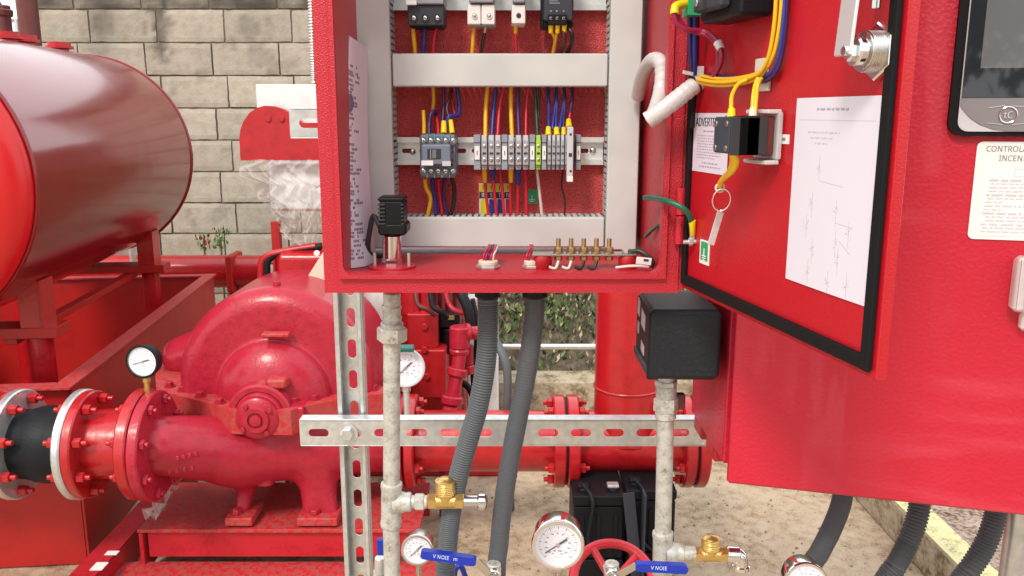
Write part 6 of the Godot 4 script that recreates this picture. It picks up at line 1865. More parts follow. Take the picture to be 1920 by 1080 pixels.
	ferrule("bright yellow sleeve at the door end of the earth wire", M.ferrule_yellow, Vector3(0.2058, 1.2816, -0.97), Vector3(0.2075, 1.2641, -0.972), 0.0042)
	var lg := thing("earth_lug", "small steel earth lug screwed to the door edge", "lug", Vector3(0.2068, 1.2531, -0.975))
	bx(lg, "lug", M.zinc, Vector3(0.2071, 1.2592, -0.972), Vector3(0.006, 0.010, 0.003), 0.0008)
	cy(lg, "screw", M.zinc, Vector3(0.1968, 1.2561, -0.972), Vector3(0.2146, 1.2567, -0.972), 0.0026, 12)
	hx(lg, "nut", M.zinc, Vector3(0.203, 1.2561, -0.972), Vector3(0.2079, 1.2567, -0.972), 0.0048)
	var ky := thing("key_ring", "steel key ring with white tag hanging from the yellow wires", "key ring", Vector3(0.2117, 1.2677, -0.8709))
	var ring := []
	for i in 25:
		var a := TAU * i / 24.0
		ring.append(Vector3(0.2127, 1.3149, -0.8663) + Vector3(cos(a) * 0.0085, sin(a) * 0.0115, sin(a + 0.6) * 0.004))
	tb(ky, "ring", M.chrome, ring, 0.0009, 8, 0.003)
	var ring2 := []
	for i in 17:
		var a := TAU * i / 16.0
		ring2.append(Vector3(0.2106, 1.3272, -0.8667) + Vector3(cos(a) * 0.0042, sin(a) * 0.0042, 0.0))
	tb(ky, "ring", M.cream, ring2, 0.0012, 8, 0.002)
	bx(ky, "tag", M.loom_white, Vector3(0.2127, 1.2835, -0.8855), Vector3(0.0075, 0.036, 0.0012), 0.0004, Basis.from_euler(Vector3(0.05, 0.15, -0.24)))
	var gt := thing("earth_tag", "narrow green and white earth sticker low on the door", "sticker", D * Vector3(0.056, 1.234, 0.0))
	part(gt, "sticker", box_mesh(Vector3(0.0245, 0.027, 0.0006), 0.0), M.sticker_white, D * at(Vector3(0.056, 1.2485, 0.0005)))
	part(gt, "field", box_mesh(Vector3(0.018, 0.021, 0.0004), 0.0), M.green_plastic, D * at(Vector3(0.056, 1.2497, 0.0010)))
	for i in 3:
		part(gt, "mark", box_mesh(Vector3(0.010 - 0.0025 * i, 0.0012, 0.0004), 0.0), M.sticker_white, D * at(Vector3(0.056, 1.2445 - 0.0024 * i, 0.0014)))
	part(gt, "mark", box_mesh(Vector3(0.0016, 0.008, 0.0004), 0.0), M.sticker_white, D * at(Vector3(0.056, 1.2490, 0.0014)))


func line(im: Image, a: Vector2, b: Vector2, ink: Color, th := 1) -> void:
	var n := int(a.distance_to(b)) + 1
	for i in n + 1:
		var p := a.lerp(b, float(i) / n)
		im.fill_rect(Rect2i(int(p.x), int(p.y), th, th), ink)


func diagram_print() -> StandardMaterial3D:
	var im := page(512, 700, Color(0.845, 0.82, 0.865))
	var ink := Color(0.56, 0.53, 0.59)
	var soft := Color(0.68, 0.65, 0.71)
	greek(im, 140, 330, 38, 9, ink)
	line(im, Vector2(30, 80), Vector2(480, 82), soft, 2)
	greek(im, 90, 290, 122, 7, soft)
	greek(im, 110, 250, 142, 7, soft)
	greek(im, 140, 220, 162, 7, soft)
	for k in [[180, 250], [150, 390], [120, 470], [170, 560], [150, 640], [300, 400], [310, 510], [380, 470], [330, 570], [280, 660], [390, 650]]:
		var x: int = k[0]
		var y: int = k[1]
		for i in 6:
			line(im, Vector2(x + rng.randi_range(-18, 18), y + rng.randi_range(-24, 24)), Vector2(x + rng.randi_range(-18, 18), y + rng.randi_range(-24, 24)), ink if i % 2 else soft, 1)
		line(im, Vector2(x, y - 45), Vector2(x + 3, y + 50), soft, 2)
	line(im, Vector2(190, 300), Vector2(330, 310), soft, 2)
	line(im, Vector2(300, 440), Vector2(400, 446), soft, 2)
	line(im, Vector2(330, 500), Vector2(400, 540), soft, 2)
	return print_material("diagram_print", im)


func notice_print() -> StandardMaterial3D:
	var im := page(512, 384, Color(0.85, 0.81, 0.87))
	var ink := Color(0.36, 0.33, 0.42)
	greek(im, 150, 360, 112, 10, ink)
	for i in 9: greek(im, 60, 440 - (110 if i == 2 or i == 8 else rng.randi_range(0, 40)), 142 + i * 18, 8, ink)
	greek(im, 150, 380, 318, 10, ink)
	greek(im, 100, 420, 342, 10, ink)
	return print_material("notice_print", im)


# ---------------------------------------------------------------- pump controller on the right
func build_controller() -> void:
	var C := Transform3D(Basis(Vector3(0.9642, 0, 0.2653), Vector3.UP, Vector3(-0.2653, 0, 0.9642)), Vector3(0.273, 0, -1.015))
	var t := thing("pump_controller", "big red pump controller cabinet with display and white instruction plate", "controller", Vector3(0.55, 0.0, -1.14))
	var v0 := 0.9392
	var v1 := 1.80
	var W := 0.60
	bx(t, "body", M.controller_red, Vector3(0.2745 + 0.30, (v0 + v1) * 0.5 + 0.008, -1.144), Vector3(0.60, v1 - v0 - 0.012, 0.20), 0.003)
	var d := part(t, "door", box_mesh(Vector3(W, v1 - v0, 0.016), 0.0035), M.controller_red, C * at(Vector3(W * 0.5, (v0 + v1) * 0.5, -0.008)))
	for v in [v1 - 0.15]:
		cy(d, "hinge", M.controller_red, Vector3(0.2716, v, -1.034), Vector3(0.2716, v + 0.07, -1.034), 0.005, 12)
	lt(t, "drain_button", M.dull_red, [Vector2(0.014, 0.006), Vector2(0.014, -0.006), Vector2(0.010, -0.009), Vector2(0, -0.010)], 20, at(Vector3(0.333, v0 + 0.004, -1.06)))
	bx(t, "mounting_foot", M.engine_red, Vector3(0.29, v0 + 0.006, -1.12), Vector3(0.03, 0.022, 0.05), 0.003)
	bx(t, "mounting_foot", M.engine_red, Vector3(0.29, v0 + 0.006, -1.20), Vector3(0.03, 0.022, 0.05), 0.003)
	cy(t, "leg", M.zinc, Vector3(0.717, 0.0, -1.12), Vector3(0.717, v0 + 0.02, -1.12), 0.0155, 20)
	cy(t, "leg", M.zinc, Vector3(0.84, 0.0, -1.2), Vector3(0.84, v0 + 0.02, -1.2), 0.0155, 20)
	# display
	var fw := 0.29
	var fh := 0.235
	var cu := 0.2140 + fw * 0.5
	var cv := 1.3768 + fh * 0.5
	var x := plate(t, "display", M.gasket, round_rect(fw, fh, 0.015), 0.008, C * at(Vector3(cu, cv, 0.008)))
	x.set_meta("label", "touch display with thick black rounded frame and grey lower bar")
	plate(x, "fascia", M.bezel_light, round_rect(fw - 0.016, fh - 0.010, 0.011), 0.004, C * at(Vector3(cu + 0.001, cv, 0.0095)))
	part(x, "glass", box_mesh(Vector3(fw - 0.018, fh - 0.047, 0.003), 0.0004), M.screen_glass, C * at(Vector3(cu + 0.001, 1.4175 + (fh - 0.047) * 0.5, 0.0096)))
	part(x, "screen", box_mesh(Vector3(0.21, 0.13, 0.001), 0.0), M.screen_lcd, C * at(Vector3(0.2392 + 0.105, 1.4482 + 0.065, 0.0112)))
	var gp := PackedVector2Array([Vector2(0.2235, 1.4172), Vector2(0.2235, 1.4095), Vector2(0.228, 1.4035), Vector2(0.235, 1.396), Vector2(0.245, 1.3895), Vector2(0.258, 1.3845), Vector2(0.275, 1.3822), Vector2(0.40, 1.3822), Vector2(0.46, 1.390), Vector2(0.4935, 1.409), Vector2(0.4935, 1.4172)])
	plate(x, "lower_bar", M.bezel_grey, gp, 0.001, C * at(Vector3(0, 0, 0.0106)))
	var rg := []
	for i in 9:
		var a := TAU * i / 8.0
		rg.append(Vector2(0.0085 + 0.0009 * cos(a), 0.0011 * sin(a)))
	lt(x, "emblem_ring", M.chrome, rg, 28, C * Transform3D(Basis.from_euler(Vector3(PI / 2, 0, 0)), Vector3(0.2710, 1.3995, 0.0110)))
	letters(x, "emblem_mark", M.bezel_light, "tC", 0.0072, 0.0008, C * at(Vector3(0.2710, 1.3992, 0.0113)))
	for k in [[-0.012, 0.0085, 0.16], [0.012, 0.0085, -0.10], [-0.012, -0.0095, -0.12], [0.013, -0.0095, 0.12]]:
		part(x, "emblem_stroke", box_mesh(Vector3(0.016, 0.0007, 0.0008), 0.0002), M.bezel_light, C * Transform3D(Basis.from_euler(Vector3(0, 0, k[2])), Vector3(0.2710 + k[0], 1.3995 + k[1], 0.0110)))
	# instruction plate
	var s := thing("instruction_plate", "white rounded instruction plate under the display", "sign", C * Vector3(0.35, 1.2635, 0.0))
	plate(s, "plate", M.sticker_white, round_rect(0.20, 0.1075, 0.006), 0.001, C * at(Vector3(0.2465 + 0.10, 1.3172, 0.0015)))
	sheet(s, "print", plate_print(), 0.186, 0.076, C * at(Vector3(0.2465 + 0.10, 1.3055, 0.0019)))
	var tx := letters(s, "heading", M.faint_ink, "CONTROLADOR", 0.0061, 0.0003, C * at(Vector3(0.2555, 1.3630, 0.0018)))
	(tx.mesh as TextMesh).horizontal_alignment = HORIZONTAL_ALIGNMENT_LEFT
	tx = letters(s, "heading", M.faint_ink, "INCENDIO", 0.0061, 0.0003, C * at(Vector3(0.2690, 1.3530, 0.0018)))
	(tx.mesh as TextMesh).horizontal_alignment = HORIZONTAL_ALIGNMENT_LEFT
	# clear shrouded handle
	var h := thing("clear_handle_guard", "clear ribbed plastic guard on the controller's front", "guard", C * Vector3(0.31, 1.18, 0.0))
	part(h, "cover", box_mesh(Vector3(0.045, 0.062, 0.020), 0.005), M.clear_plastic, C * at(Vector3(0.3165, 1.2165, 0.0105)))
	for i in 4:
		part(h, "rib", box_mesh(Vector3(0.0018, 0.056, 0.004), 0.0006), M.loom_white, C * at(Vector3(0.299 + 0.007 * i, 1.2165, 0.0195)))
	part(h, "stem", box_mesh(Vector3(0.024, 0.022, 0.012), 0.004), M.clear_plastic, C * at(Vector3(0.318, 1.1745, 0.0075)))


func plate_print() -> StandardMaterial3D:
	var im := page(640, 262, Color(0.906, 0.906, 0.906))
	var ink := Color(0.70, 0.68, 0.71)
	line(im, Vector2(112, 8), Vector2(600, 8), ink, 2)
	line(im, Vector2(112, 34), Vector2(600, 34), ink, 2)
	line(im, Vector2(112, 8), Vector2(112, 34), ink, 2)
	greek(im, 260, 340, 16, 9, ink)
	var y := 46
	for k in [[30, 160, 9], [36, 620, 7], [30, 600, 7], [30, 210, 7], [24, 220, 9], [30, 620, 7], [22, 80, 7], [22, 620, 7], [20, 80, 7], [18, 150, 9], [30, 600, 7], [30, 560, 7], [16, 330, 10], [20, 560, 7], [18, 600, 7]]:
		greek(im, k[0], k[1], y, k[2], ink)
		y += 14
	return print_material("plate_print", im)


# ---------------------------------------------------------------- conduits
func build_hoses() -> void:
	var h := ribbed(self, "corrugated_conduit", M.hose_grey, [Vector3(-0.0317, 1.1761, -1.08), Vector3(-0.0312, 1.1378, -1.08), Vector3(-0.0344, 1.0801, -1.08), Vector3(-0.0446, 1.0212, -1.08), Vector3(-0.0596, 0.9666, -1.085), Vector3(-0.0743, 0.9106, -1.09), Vector3(-0.085, 0.853, -1.095), Vector3(-0.0905, 0.8021, -1.1), Vector3(-0.0937, 0.7445, -1.1), Vector3(-0.085, 0.45, -1.11), Vector3(-0.06, 0.10, -1.16), Vector3(-0.02, 0.016, -1.25)], 0.0138, 0.0052, 0.0022, 20)
	tag(h, "finely ribbed grey conduit hanging under the cabinet near the brass valve", "conduit", "conduits under the cabinet")
	h = ribbed(self, "flexible_conduit", M.conduit_grey, [Vector3(0.0296, 1.1761, -1.08), Vector3(0.0285, 1.1378, -1.08), Vector3(0.0204, 1.0728, -1.08), Vector3(0.0086, 1.0044, -1.085), Vector3(-0.0036, 0.9339, -1.09), Vector3(-0.0125, 0.8689, -1.095), Vector3(-0.0179, 0.8102, -1.1), Vector3(-0.0219, 0.7445, -1.1), Vector3(-0.020, 0.45, -1.11), Vector3(0.0, 0.10, -1.16), Vector3(0.05, 0.016, -1.25)], 0.0132, 0.0044, 0.0005, 20)
	tag(h, "smooth dark grey conduit hanging under the middle of the cabinet", "conduit", "conduits under the cabinet")
	for q in [[Vector3(-0.0317, 1.1718, -1.08), "ribbed"], [Vector3(0.0297, 1.1718, -1.08), "smooth"]]:
		var k: Vector3 = q[0]
		var n := cy(self, "conduit_bush", M.black_plastic, k + Vector3(0, -0.004, 0), k + Vector3(0, 0.012, 0), 0.0165, 20)
		tag(n, "black bush where the %s grey conduit enters the cabinet bottom" % q[1], "bush", "conduit bushes")
	h = ribbed(self, "flexible_conduit", M.ribbed_dark, [Vector3(0.4671, 0.8971, -1.12), Vector3(0.4605, 0.8657, -1.11), Vector3(0.4465, 0.8345, -1.1), Vector3(0.4281, 0.8035, -1.09), Vector3(0.4096, 0.7587, -1.09), Vector3(0.36, 0.55, -1.10), Vector3(0.34, 0.12, -1.14), Vector3(0.37, 0.018, -1.25)], 0.0140, 0.0044, 0.0004, 20)
	tag(h, "smooth black conduit curving out below the controller's left end", "conduit", "conduits below the controller")
	h = ribbed(self, "corrugated_conduit", M.ribbed_dark, [Vector3(0.5753, 0.8851, -1.12), Vector3(0.5699, 0.8536, -1.11), Vector3(0.5566, 0.8183, -1.1), Vector3(0.536, 0.7832, -1.09), Vector3(0.5168, 0.7464, -1.09), Vector3(0.43, 0.53, -1.10), Vector3(0.41, 0.12, -1.14), Vector3(0.44, 0.018, -1.25)], 0.0150, 0.0052, 0.0022, 20)
	tag(h, "ribbed black conduit below the controller, between two other conduits", "conduit", "conduits below the controller")
	h = ribbed(self, "corrugated_conduit", M.ribbed_dark, [Vector3(0.6825, 0.873, -1.12), Vector3(0.6778, 0.8455, -1.11), Vector3(0.6635, 0.8102, -1.1), Vector3(0.6406, 0.7791, -1.09), Vector3(0.6217, 0.7464, -1.09), Vector3(0.50, 0.52, -1.10), Vector3(0.48, 0.12, -1.14), Vector3(0.51, 0.018, -1.25)], 0.0152, 0.0052, 0.0022, 20)
	tag(h, "ribbed black conduit below the controller beside its steel leg", "conduit", "conduits below the controller")


# ---------------------------------------------------------------- sensing pipes
func build_sensing_lines() -> void:
	var t := thing("sensing_pipe", "galvanised sensing pipe with tee and brass valve under the cabinet's left side", "pipe", Vector3(-0.1679, 0.0, -1.08))
	var a := Vector3(-0.153, 1.1778, -1.065)
	var b := Vector3(-0.1625, 0.9135, -1.075)
	var g: Material = M.pipe_zinc
	cy(t, "upper_pipe", g, b, a, 0.0112, 24)
	lt(t, "reducer", g, [Vector2(0.0118, 0), Vector2(0.0128, 0.003), Vector2(0.0118, 0.006), Vector2(0.0118, 0.014), Vector2(0.0132, 0.017), Vector2(0.0118, 0.020)], 24, axis(Vector3(-0.1542, 1.1412, -1.066), Vector3.UP))
	hx(t, "union_nut", g, Vector3(-0.1551, 1.1126, -1.067), Vector3(-0.1544, 1.132, -1.066), 0.0195)
	cy(t, "union_collar", g, Vector3(-0.1546, 1.131, -1.067), Vector3(-0.1542, 1.1384, -1.066), 0.0145, 24)
	var tee0 := Vector3(-0.1654, 0.8497, -1.078)
	var tee1 := Vector3(-0.1625, 0.9127, -1.075)
	var H := tee0.distance_to(tee1)
	lt(t, "tee", g, [Vector2(0.011, -0.002), Vector2(0.0142, 0.0), Vector2(0.0148, 0.004), Vector2(0.0138, 0.009), Vector2(0.0136, H - 0.009), Vector2(0.0148, H - 0.004), Vector2(0.0142, H), Vector2(0.011, H + 0.002)], 28, axis(tee0, tee1 - tee0))
	var tb0 := Vector3(-0.1607, 0.8839, -1.077)
	var tb1 := Vector3(-0.1361, 0.8847, -1.077)
	lt(t, "tee_branch", g, [Vector2(0.0165, 0), Vector2(0.0150, 0.010), Vector2(0.0125, 0.018), Vector2(0.0135, 0.020), Vector2(0.0125, 0.024), Vector2(0.009, 0.025)], 24, axis(tb0, tb1 - tb0))
	cy(t, "nipple", g, Vector3(-0.139, 0.8847, -1.077), Vector3(-0.1144, 0.8847, -1.077), 0.0090, 20)
	hx(t, "nipple_hexagon", g, Vector3(-0.1317, 0.8847, -1.077), Vector3(-0.1187, 0.8847, -1.077), 0.0122)
	brass_valve(t, Vector3(-0.1143, 0.8855, -1.077), Vector3(-0.0651, 0.8855, -1.077), 0.0112, 0.027)
	cy(t, "plug", M.steel, Vector3(-0.0666, 0.8847, -1.077), Vector3(-0.0398, 0.8847, -1.077), 0.0088, 20)
	lt(t, "plug_end", M.chrome, [Vector2(0.0088, 0), Vector2(0.0112, 0.002), Vector2(0.0112, 0.010), Vector2(0.008, 0.013), Vector2(0, 0.014)], 20, axis(Vector3(-0.047, 0.8847, -1.077), Vector3.RIGHT))
	cy(t, "lower_pipe", g, Vector3(-0.1695, 0.0, -1.085), Vector3(-0.1654, 0.8513, -1.078), 0.0112, 24)
	# right-hand line
	var r := thing("sensing_pipe", "galvanised sensing pipe under the black pressure switch", "pipe", Vector3(0.2114, 0.0, -1.09))
	cy(r, "upper_pipe", g, Vector3(0.208, 0.8342, -1.085), Vector3(0.2043, 1.0648, -1.082), 0.0112, 24)
	hx(r, "union_nut", g, Vector3(0.205, 1.0112, -1.083), Vector3(0.205, 1.0313, -1.083), 0.0165)
	cy(r, "union_collar", g, Vector3(0.205, 1.0305, -1.083), Vector3(0.2044, 1.0483, -1.083), 0.0138, 24)
	hx(r, "union_hexagon", g, Vector3(0.2044, 1.0469, -1.083), Vector3(0.2041, 1.0557, -1.083), 0.0150)
	cy(r, "union_collar", g, Vector3(0.2053, 1.0014, -1.083), Vector3(0.2049, 1.0127, -1.083), 0.0140, 24)
	bx(r, "small_bracket", M.dull_red, Vector3(0.2243, 1.0237, -1.09), Vector3(0.014, 0.022, 0.012), 0.002)
	var t0 := Vector3(0.2098, 0.7727, -1.087)
	var t1 := Vector3(0.208, 0.8358, -1.085)
	H = t0.distance_to(t1)
	lt(r, "tee", g, [Vector2(0.011, -0.002), Vector2(0.0142, 0.0), Vector2(0.0148, 0.004), Vector2(0.0138, 0.009), Vector2(0.0136, H - 0.009), Vector2(0.0148, H - 0.004), Vector2(0.0142, H), Vector2(0.011, H + 0.002)], 28, axis(t0, t1 - t0))
	lt(r, "tee_branch", g, [Vector2(0.0165, 0), Vector2(0.0150, 0.010), Vector2(0.0125, 0.018), Vector2(0.0135, 0.020), Vector2(0.0125, 0.024), Vector2(0.009, 0.025)], 24, axis(Vector3(0.2122, 0.8049, -1.086), Vector3.RIGHT))
	cy(r, "nipple", g, Vector3(0.2329, 0.804, -1.086), Vector3(0.2544, 0.8032, -1.086), 0.0098, 20)
	brass_valve(r, Vector3(0.25, 0.8024, -1.086), Vector3(0.3003, 0.8016, -1.086), 0.0105, 0.022)
	cy(r, "elbow_collar", M.chrome, Vector3(0.2974, 0.8016, -1.086), Vector3(0.3151, 0.8008, -1.086), 0.0118, 20)
	tb(r, "elbow", M.chrome, [Vector3(0.3047, 0.8016, -1.086), Vector3(0.3137, 0.8, -1.086), Vector3(0.3178, 0.7936, -1.086), Vector3(0.3183, 0.7838, -1.086)], 0.0108, 18, 0.002)
	lt(r, "elbow_end", M.chrome, [Vector2(0.0125, 0), Vector2(0.0125, 0.005), Vector2(0.010, 0.007)], 20, axis(Vector3(0.3184, 0.7806, -1.086), Vector3.UP))
	cy(r, "lower_pipe", g, Vector3(0.2093, 0.0, -1.087), Vector3(0.2097, 0.7743, -1.087), 0.0112, 24)
	# pressure switch
	var s := thing("pressure_switch", "black moulded pressure switch box with worn white sticker on its side", "pressure switch", Vector3(0.2332, 1.0473, -1.1))
	var zf := 1.035
	bx(s, "cover", M.switch_black, Vector3(0.2175, 1.1156, -1.0925), Vector3(0.091, 0.0907, 0.115), 0.006)
	bx(s, "back", M.switch_black, Vector3(0.2353, 1.1, -1.185), Vector3(0.0953, 0.0999, 0.06), 0.006)
	bx(s, "seam", M.ink, Vector3(0.2339, 1.093, -1.123), Vector3(0.0999, 0.0996, 0.006), 0.003)
	var fl := Vector3(0.1718, 1.1212, -1.035)
	for k in [[1.085, 0.016, 0.030, 0.022], [1.085, -0.022, 0.024, 0.013], [1.125, 0.024, 0.016, 0.022], [1.125, -0.004, 0.010, 0.016]]:
		bx(s, "sticker_scrap", M.bezel_light, Vector3(0.172 - 0.0004, fl.y + k[1], -k[0]), Vector3(0.0008, k[3], k[2]), 0.0, Basis.from_euler(Vector3(0.12, 0, 0)))
	bx(s, "terminal_skirt", M.charcoal, Vector3(0.172 - 0.001, fl.y - 0.040, -1.095), Vector3(0.004, 0.010, 0.10), 0.001)


func brass_valve(t: Node3D, a: Vector3, b: Vector3, r: float, up: float) -> void:
	var d := (b - a).normalized()
	var L := a.distance_to(b)
	hx(t, "valve_end", M.brass, a, a + d * L * 0.28, r)
	hx(t, "valve_end", M.brass, b - d * L * 0.28, b, r)
	cy(t, "valve_body", M.brass, a + d * L * 0.2, b - d * L * 0.2, r * 0.95, 20)
	var c := (a + b) * 0.5
	cy(t, "valve_neck", M.brass, c, c + Vector3(0, up * 0.8, 0), r * 1.0, 20)
	ribbed(t, "valve_cap", M.brass, [c + Vector3(0, up * 0.45, 0), c + Vector3(0, up * 0.8, 0), c + Vector3(0, up * 1.12, 0)], r * 1.25, 0.004, 0.0009, 20)
	lt(t, "cap_top", M.brass, [Vector2(r * 1.1, 0), Vector2(r * 0.8, 0.003), Vector2(0, 0.004)], 20, at(c + Vector3(0, up * 1.12, 0)))


# ---------------------------------------------------------------- gauges, levers, handwheel
func dial_print() -> StandardMaterial3D:
	if M.has("dial_print"): return M.dial_print
	var im := page(256, 256, Color(0.93, 0.925, 0.955))
	var c := Vector2(128, 128)
	for i in 51:
		var a := deg_to_rad(225.0 - 270.0 * i / 50.0)
		var d := Vector2(cos(a), -sin(a))
		var lng := i % 5 == 0
		line(im, c + d * (92.0 if lng else 99.0), c + d * 108.0, Color(0.18, 0.2, 0.3) if lng else Color(0.5, 0.5, 0.6), 3 if lng else 2)
		line(im, c + d * 78.0, c + d * 82.0, Color(0.86, 0.55, 0.68), 2)
		if lng: greek(im, int(c.x + d.x * 66) - 8, int(c.x + d.x * 66) + 8, int(c.y + d.y * 66) - 5, 9, Color(0.45, 0.45, 0.55))
	greek(im, 104, 154, 160, 10, Color(0.35, 0.35, 0.42))
	greek(im, 96, 116, 178, 8, Color(0.4, 0.4, 0.45))
	greek(im, 140, 160, 178, 8, Color(0.4, 0.4, 0.45))
	greek(im, 112, 144, 198, 6, Color(0.6, 0.6, 0.65))
	return print_material("dial_print", im)


func gauge(label: String, c: Vector3, r: float, rim: Material, face: Vector3, needle: float, deep: float, stem: Vector3, stem_mat: Material) -> Node3D:
	var t := thing("pressure_gauge", label, "gauge", stem)
	var z := face.normalized()
	var x := Vector3.UP.cross(z).normalized()
	var xf := Transform3D(Basis(x, z.cross(x), z), c)
	var ax := Transform3D(Basis(x, z, -(z.cross(x))), c)
	lt(t, "case", rim, [Vector2(0, -deep), Vector2(r * 0.86, -deep), Vector2(r * 0.92, -deep * 0.85), Vector2(r * 0.92, 0.0)], 40, ax)
	lt(t, "bezel", rim, [Vector2(r * 0.93, -r * 0.12), Vector2(r, -r * 0.06), Vector2(r, r * 0.06), Vector2(r * 0.96, r * 0.12), Vector2(r * 0.87, r * 0.12), Vector2(r * 0.84, 0.0)], 40, ax)
	var g := Geo.new()
	for i in 40:
		var a0 := TAU * i / 40.0
		var a1 := TAU * (i + 1) / 40.0
		for a in [-1.0, a1, a0]:
			var p := Vector2.ZERO if a < 0 else Vector2(cos(a), sin(a))
			g.v.append(Vector3(p.x, p.y, 0) * r * 0.87)
			g.n.append(Vector3(0, 0, 1))
			g.uv.append(Vector2(0.5 + p.x * 0.5, 0.5 - p.y * 0.5))
	part(t, "dial", g.mesh(), dial_print(), xf * at(Vector3(0, 0, r * 0.005)))
	var nb := Basis.from_euler(Vector3(0, 0, deg_to_rad(needle)))
	part(t, "needle", box_mesh(Vector3(r * 0.72, r * 0.035, r * 0.02), 0.0), M.ink, xf * Transform3D(nb, nb * Vector3(r * 0.22, 0, 0) + Vector3(0, 0, r * 0.05)))
	part(t, "needle_tail", box_mesh(Vector3(r * 0.32, r * 0.075, r * 0.02), 0.0), M.ink, xf * Transform3D(nb, nb * Vector3(-r * 0.26, 0, 0) + Vector3(0, 0, r * 0.05)))
	lt(t, "needle_hub", M.steel, [Vector2(r * 0.075, 0), Vector2(r * 0.07, r * 0.06), Vector2(0, r * 0.065)], 14, Transform3D(ax.basis, xf * Vector3(0, 0, r * 0.03)))
	lt(t, "glass", M.glass, [Vector2(r * 0.875, 0), Vector2(0, 0.0002)], 40, Transform3D(ax.basis, xf * Vector3(0, 0, r * 0.10)))
	var s0 := c - Vector3(0, r * 0.96, 0) - z * deep * 0.4
	hx(t, "socket", stem_mat, s0 + Vector3(0, -r * 0.34, 0), s0 + Vector3(0, r * 0.06, 0), r * 0.24)
	cy(t, "stem", stem_mat, stem, s0 + Vector3(0, -r * 0.30, 0), r * 0.17, 16)
	return t


func lever(label: String, a: Vector3, b: Vector3, piv: Vector3, text: String) -> void:
	var t := thing("valve_lever", label, "valve", piv + Vector3(0, -piv.y, 0))
	var d := (b - a).normalized()
	var up := Vector3.UP - d * d.y
	up = up.normalized()
	var xf := Transform3D(Basis(d, up, d.cross(up)), (a + b) * 0.5)
	var L := a.distance_to(b)
	plate(t, "grip", M.handle_blue, round_rect(L, 0.0118, 0.0050), 0.010, xf * at(Vector3(0, 0, 0.005)))
	part(t, "grip_ridge", box_mesh(Vector3(L * 0.9, 0.0018, 0.011), 0.0006), M.handle_blue, xf * at(Vector3(0, -0.0044, 0.0005)))
	letters(t, "lettering", M.handle_print, text, 0.0052, 0.0004, xf * at(Vector3(-0.004, 0.0012, 0.0053)))
	var near := a if a.distance_to(piv) < b.distance_to(piv) else b
	var m := (near + piv) * 0.5
	var dd := (piv - near).normalized()
	var uu := (Vector3(0, 0, 1) - dd * dd.z).normalized()
	part(t, "steel_arm", box_mesh(Vector3(near.distance_to(piv) + 0.006, 0.0110, 0.0028), 0.001), M.steel, Transform3D(Basis(dd, uu.cross(dd), uu), m))
	hx(t, "arm_nut", M.steel, piv + Vector3(0, 0, -0.002), piv + Vector3(0, 0.002, 0.008), 0.0065)
	cy(t, "valve_body", M.steel, piv + Vector3(0, 0, -0.03), piv + Vector3(0, 0, -0.002), 0.011, 18)
	cy(t, "pipe", M.pipe_zinc, Vector3(piv.x, 0, piv.z - 0.02), piv + Vector3(0, 0.012, -0.02), 0.010, 18)


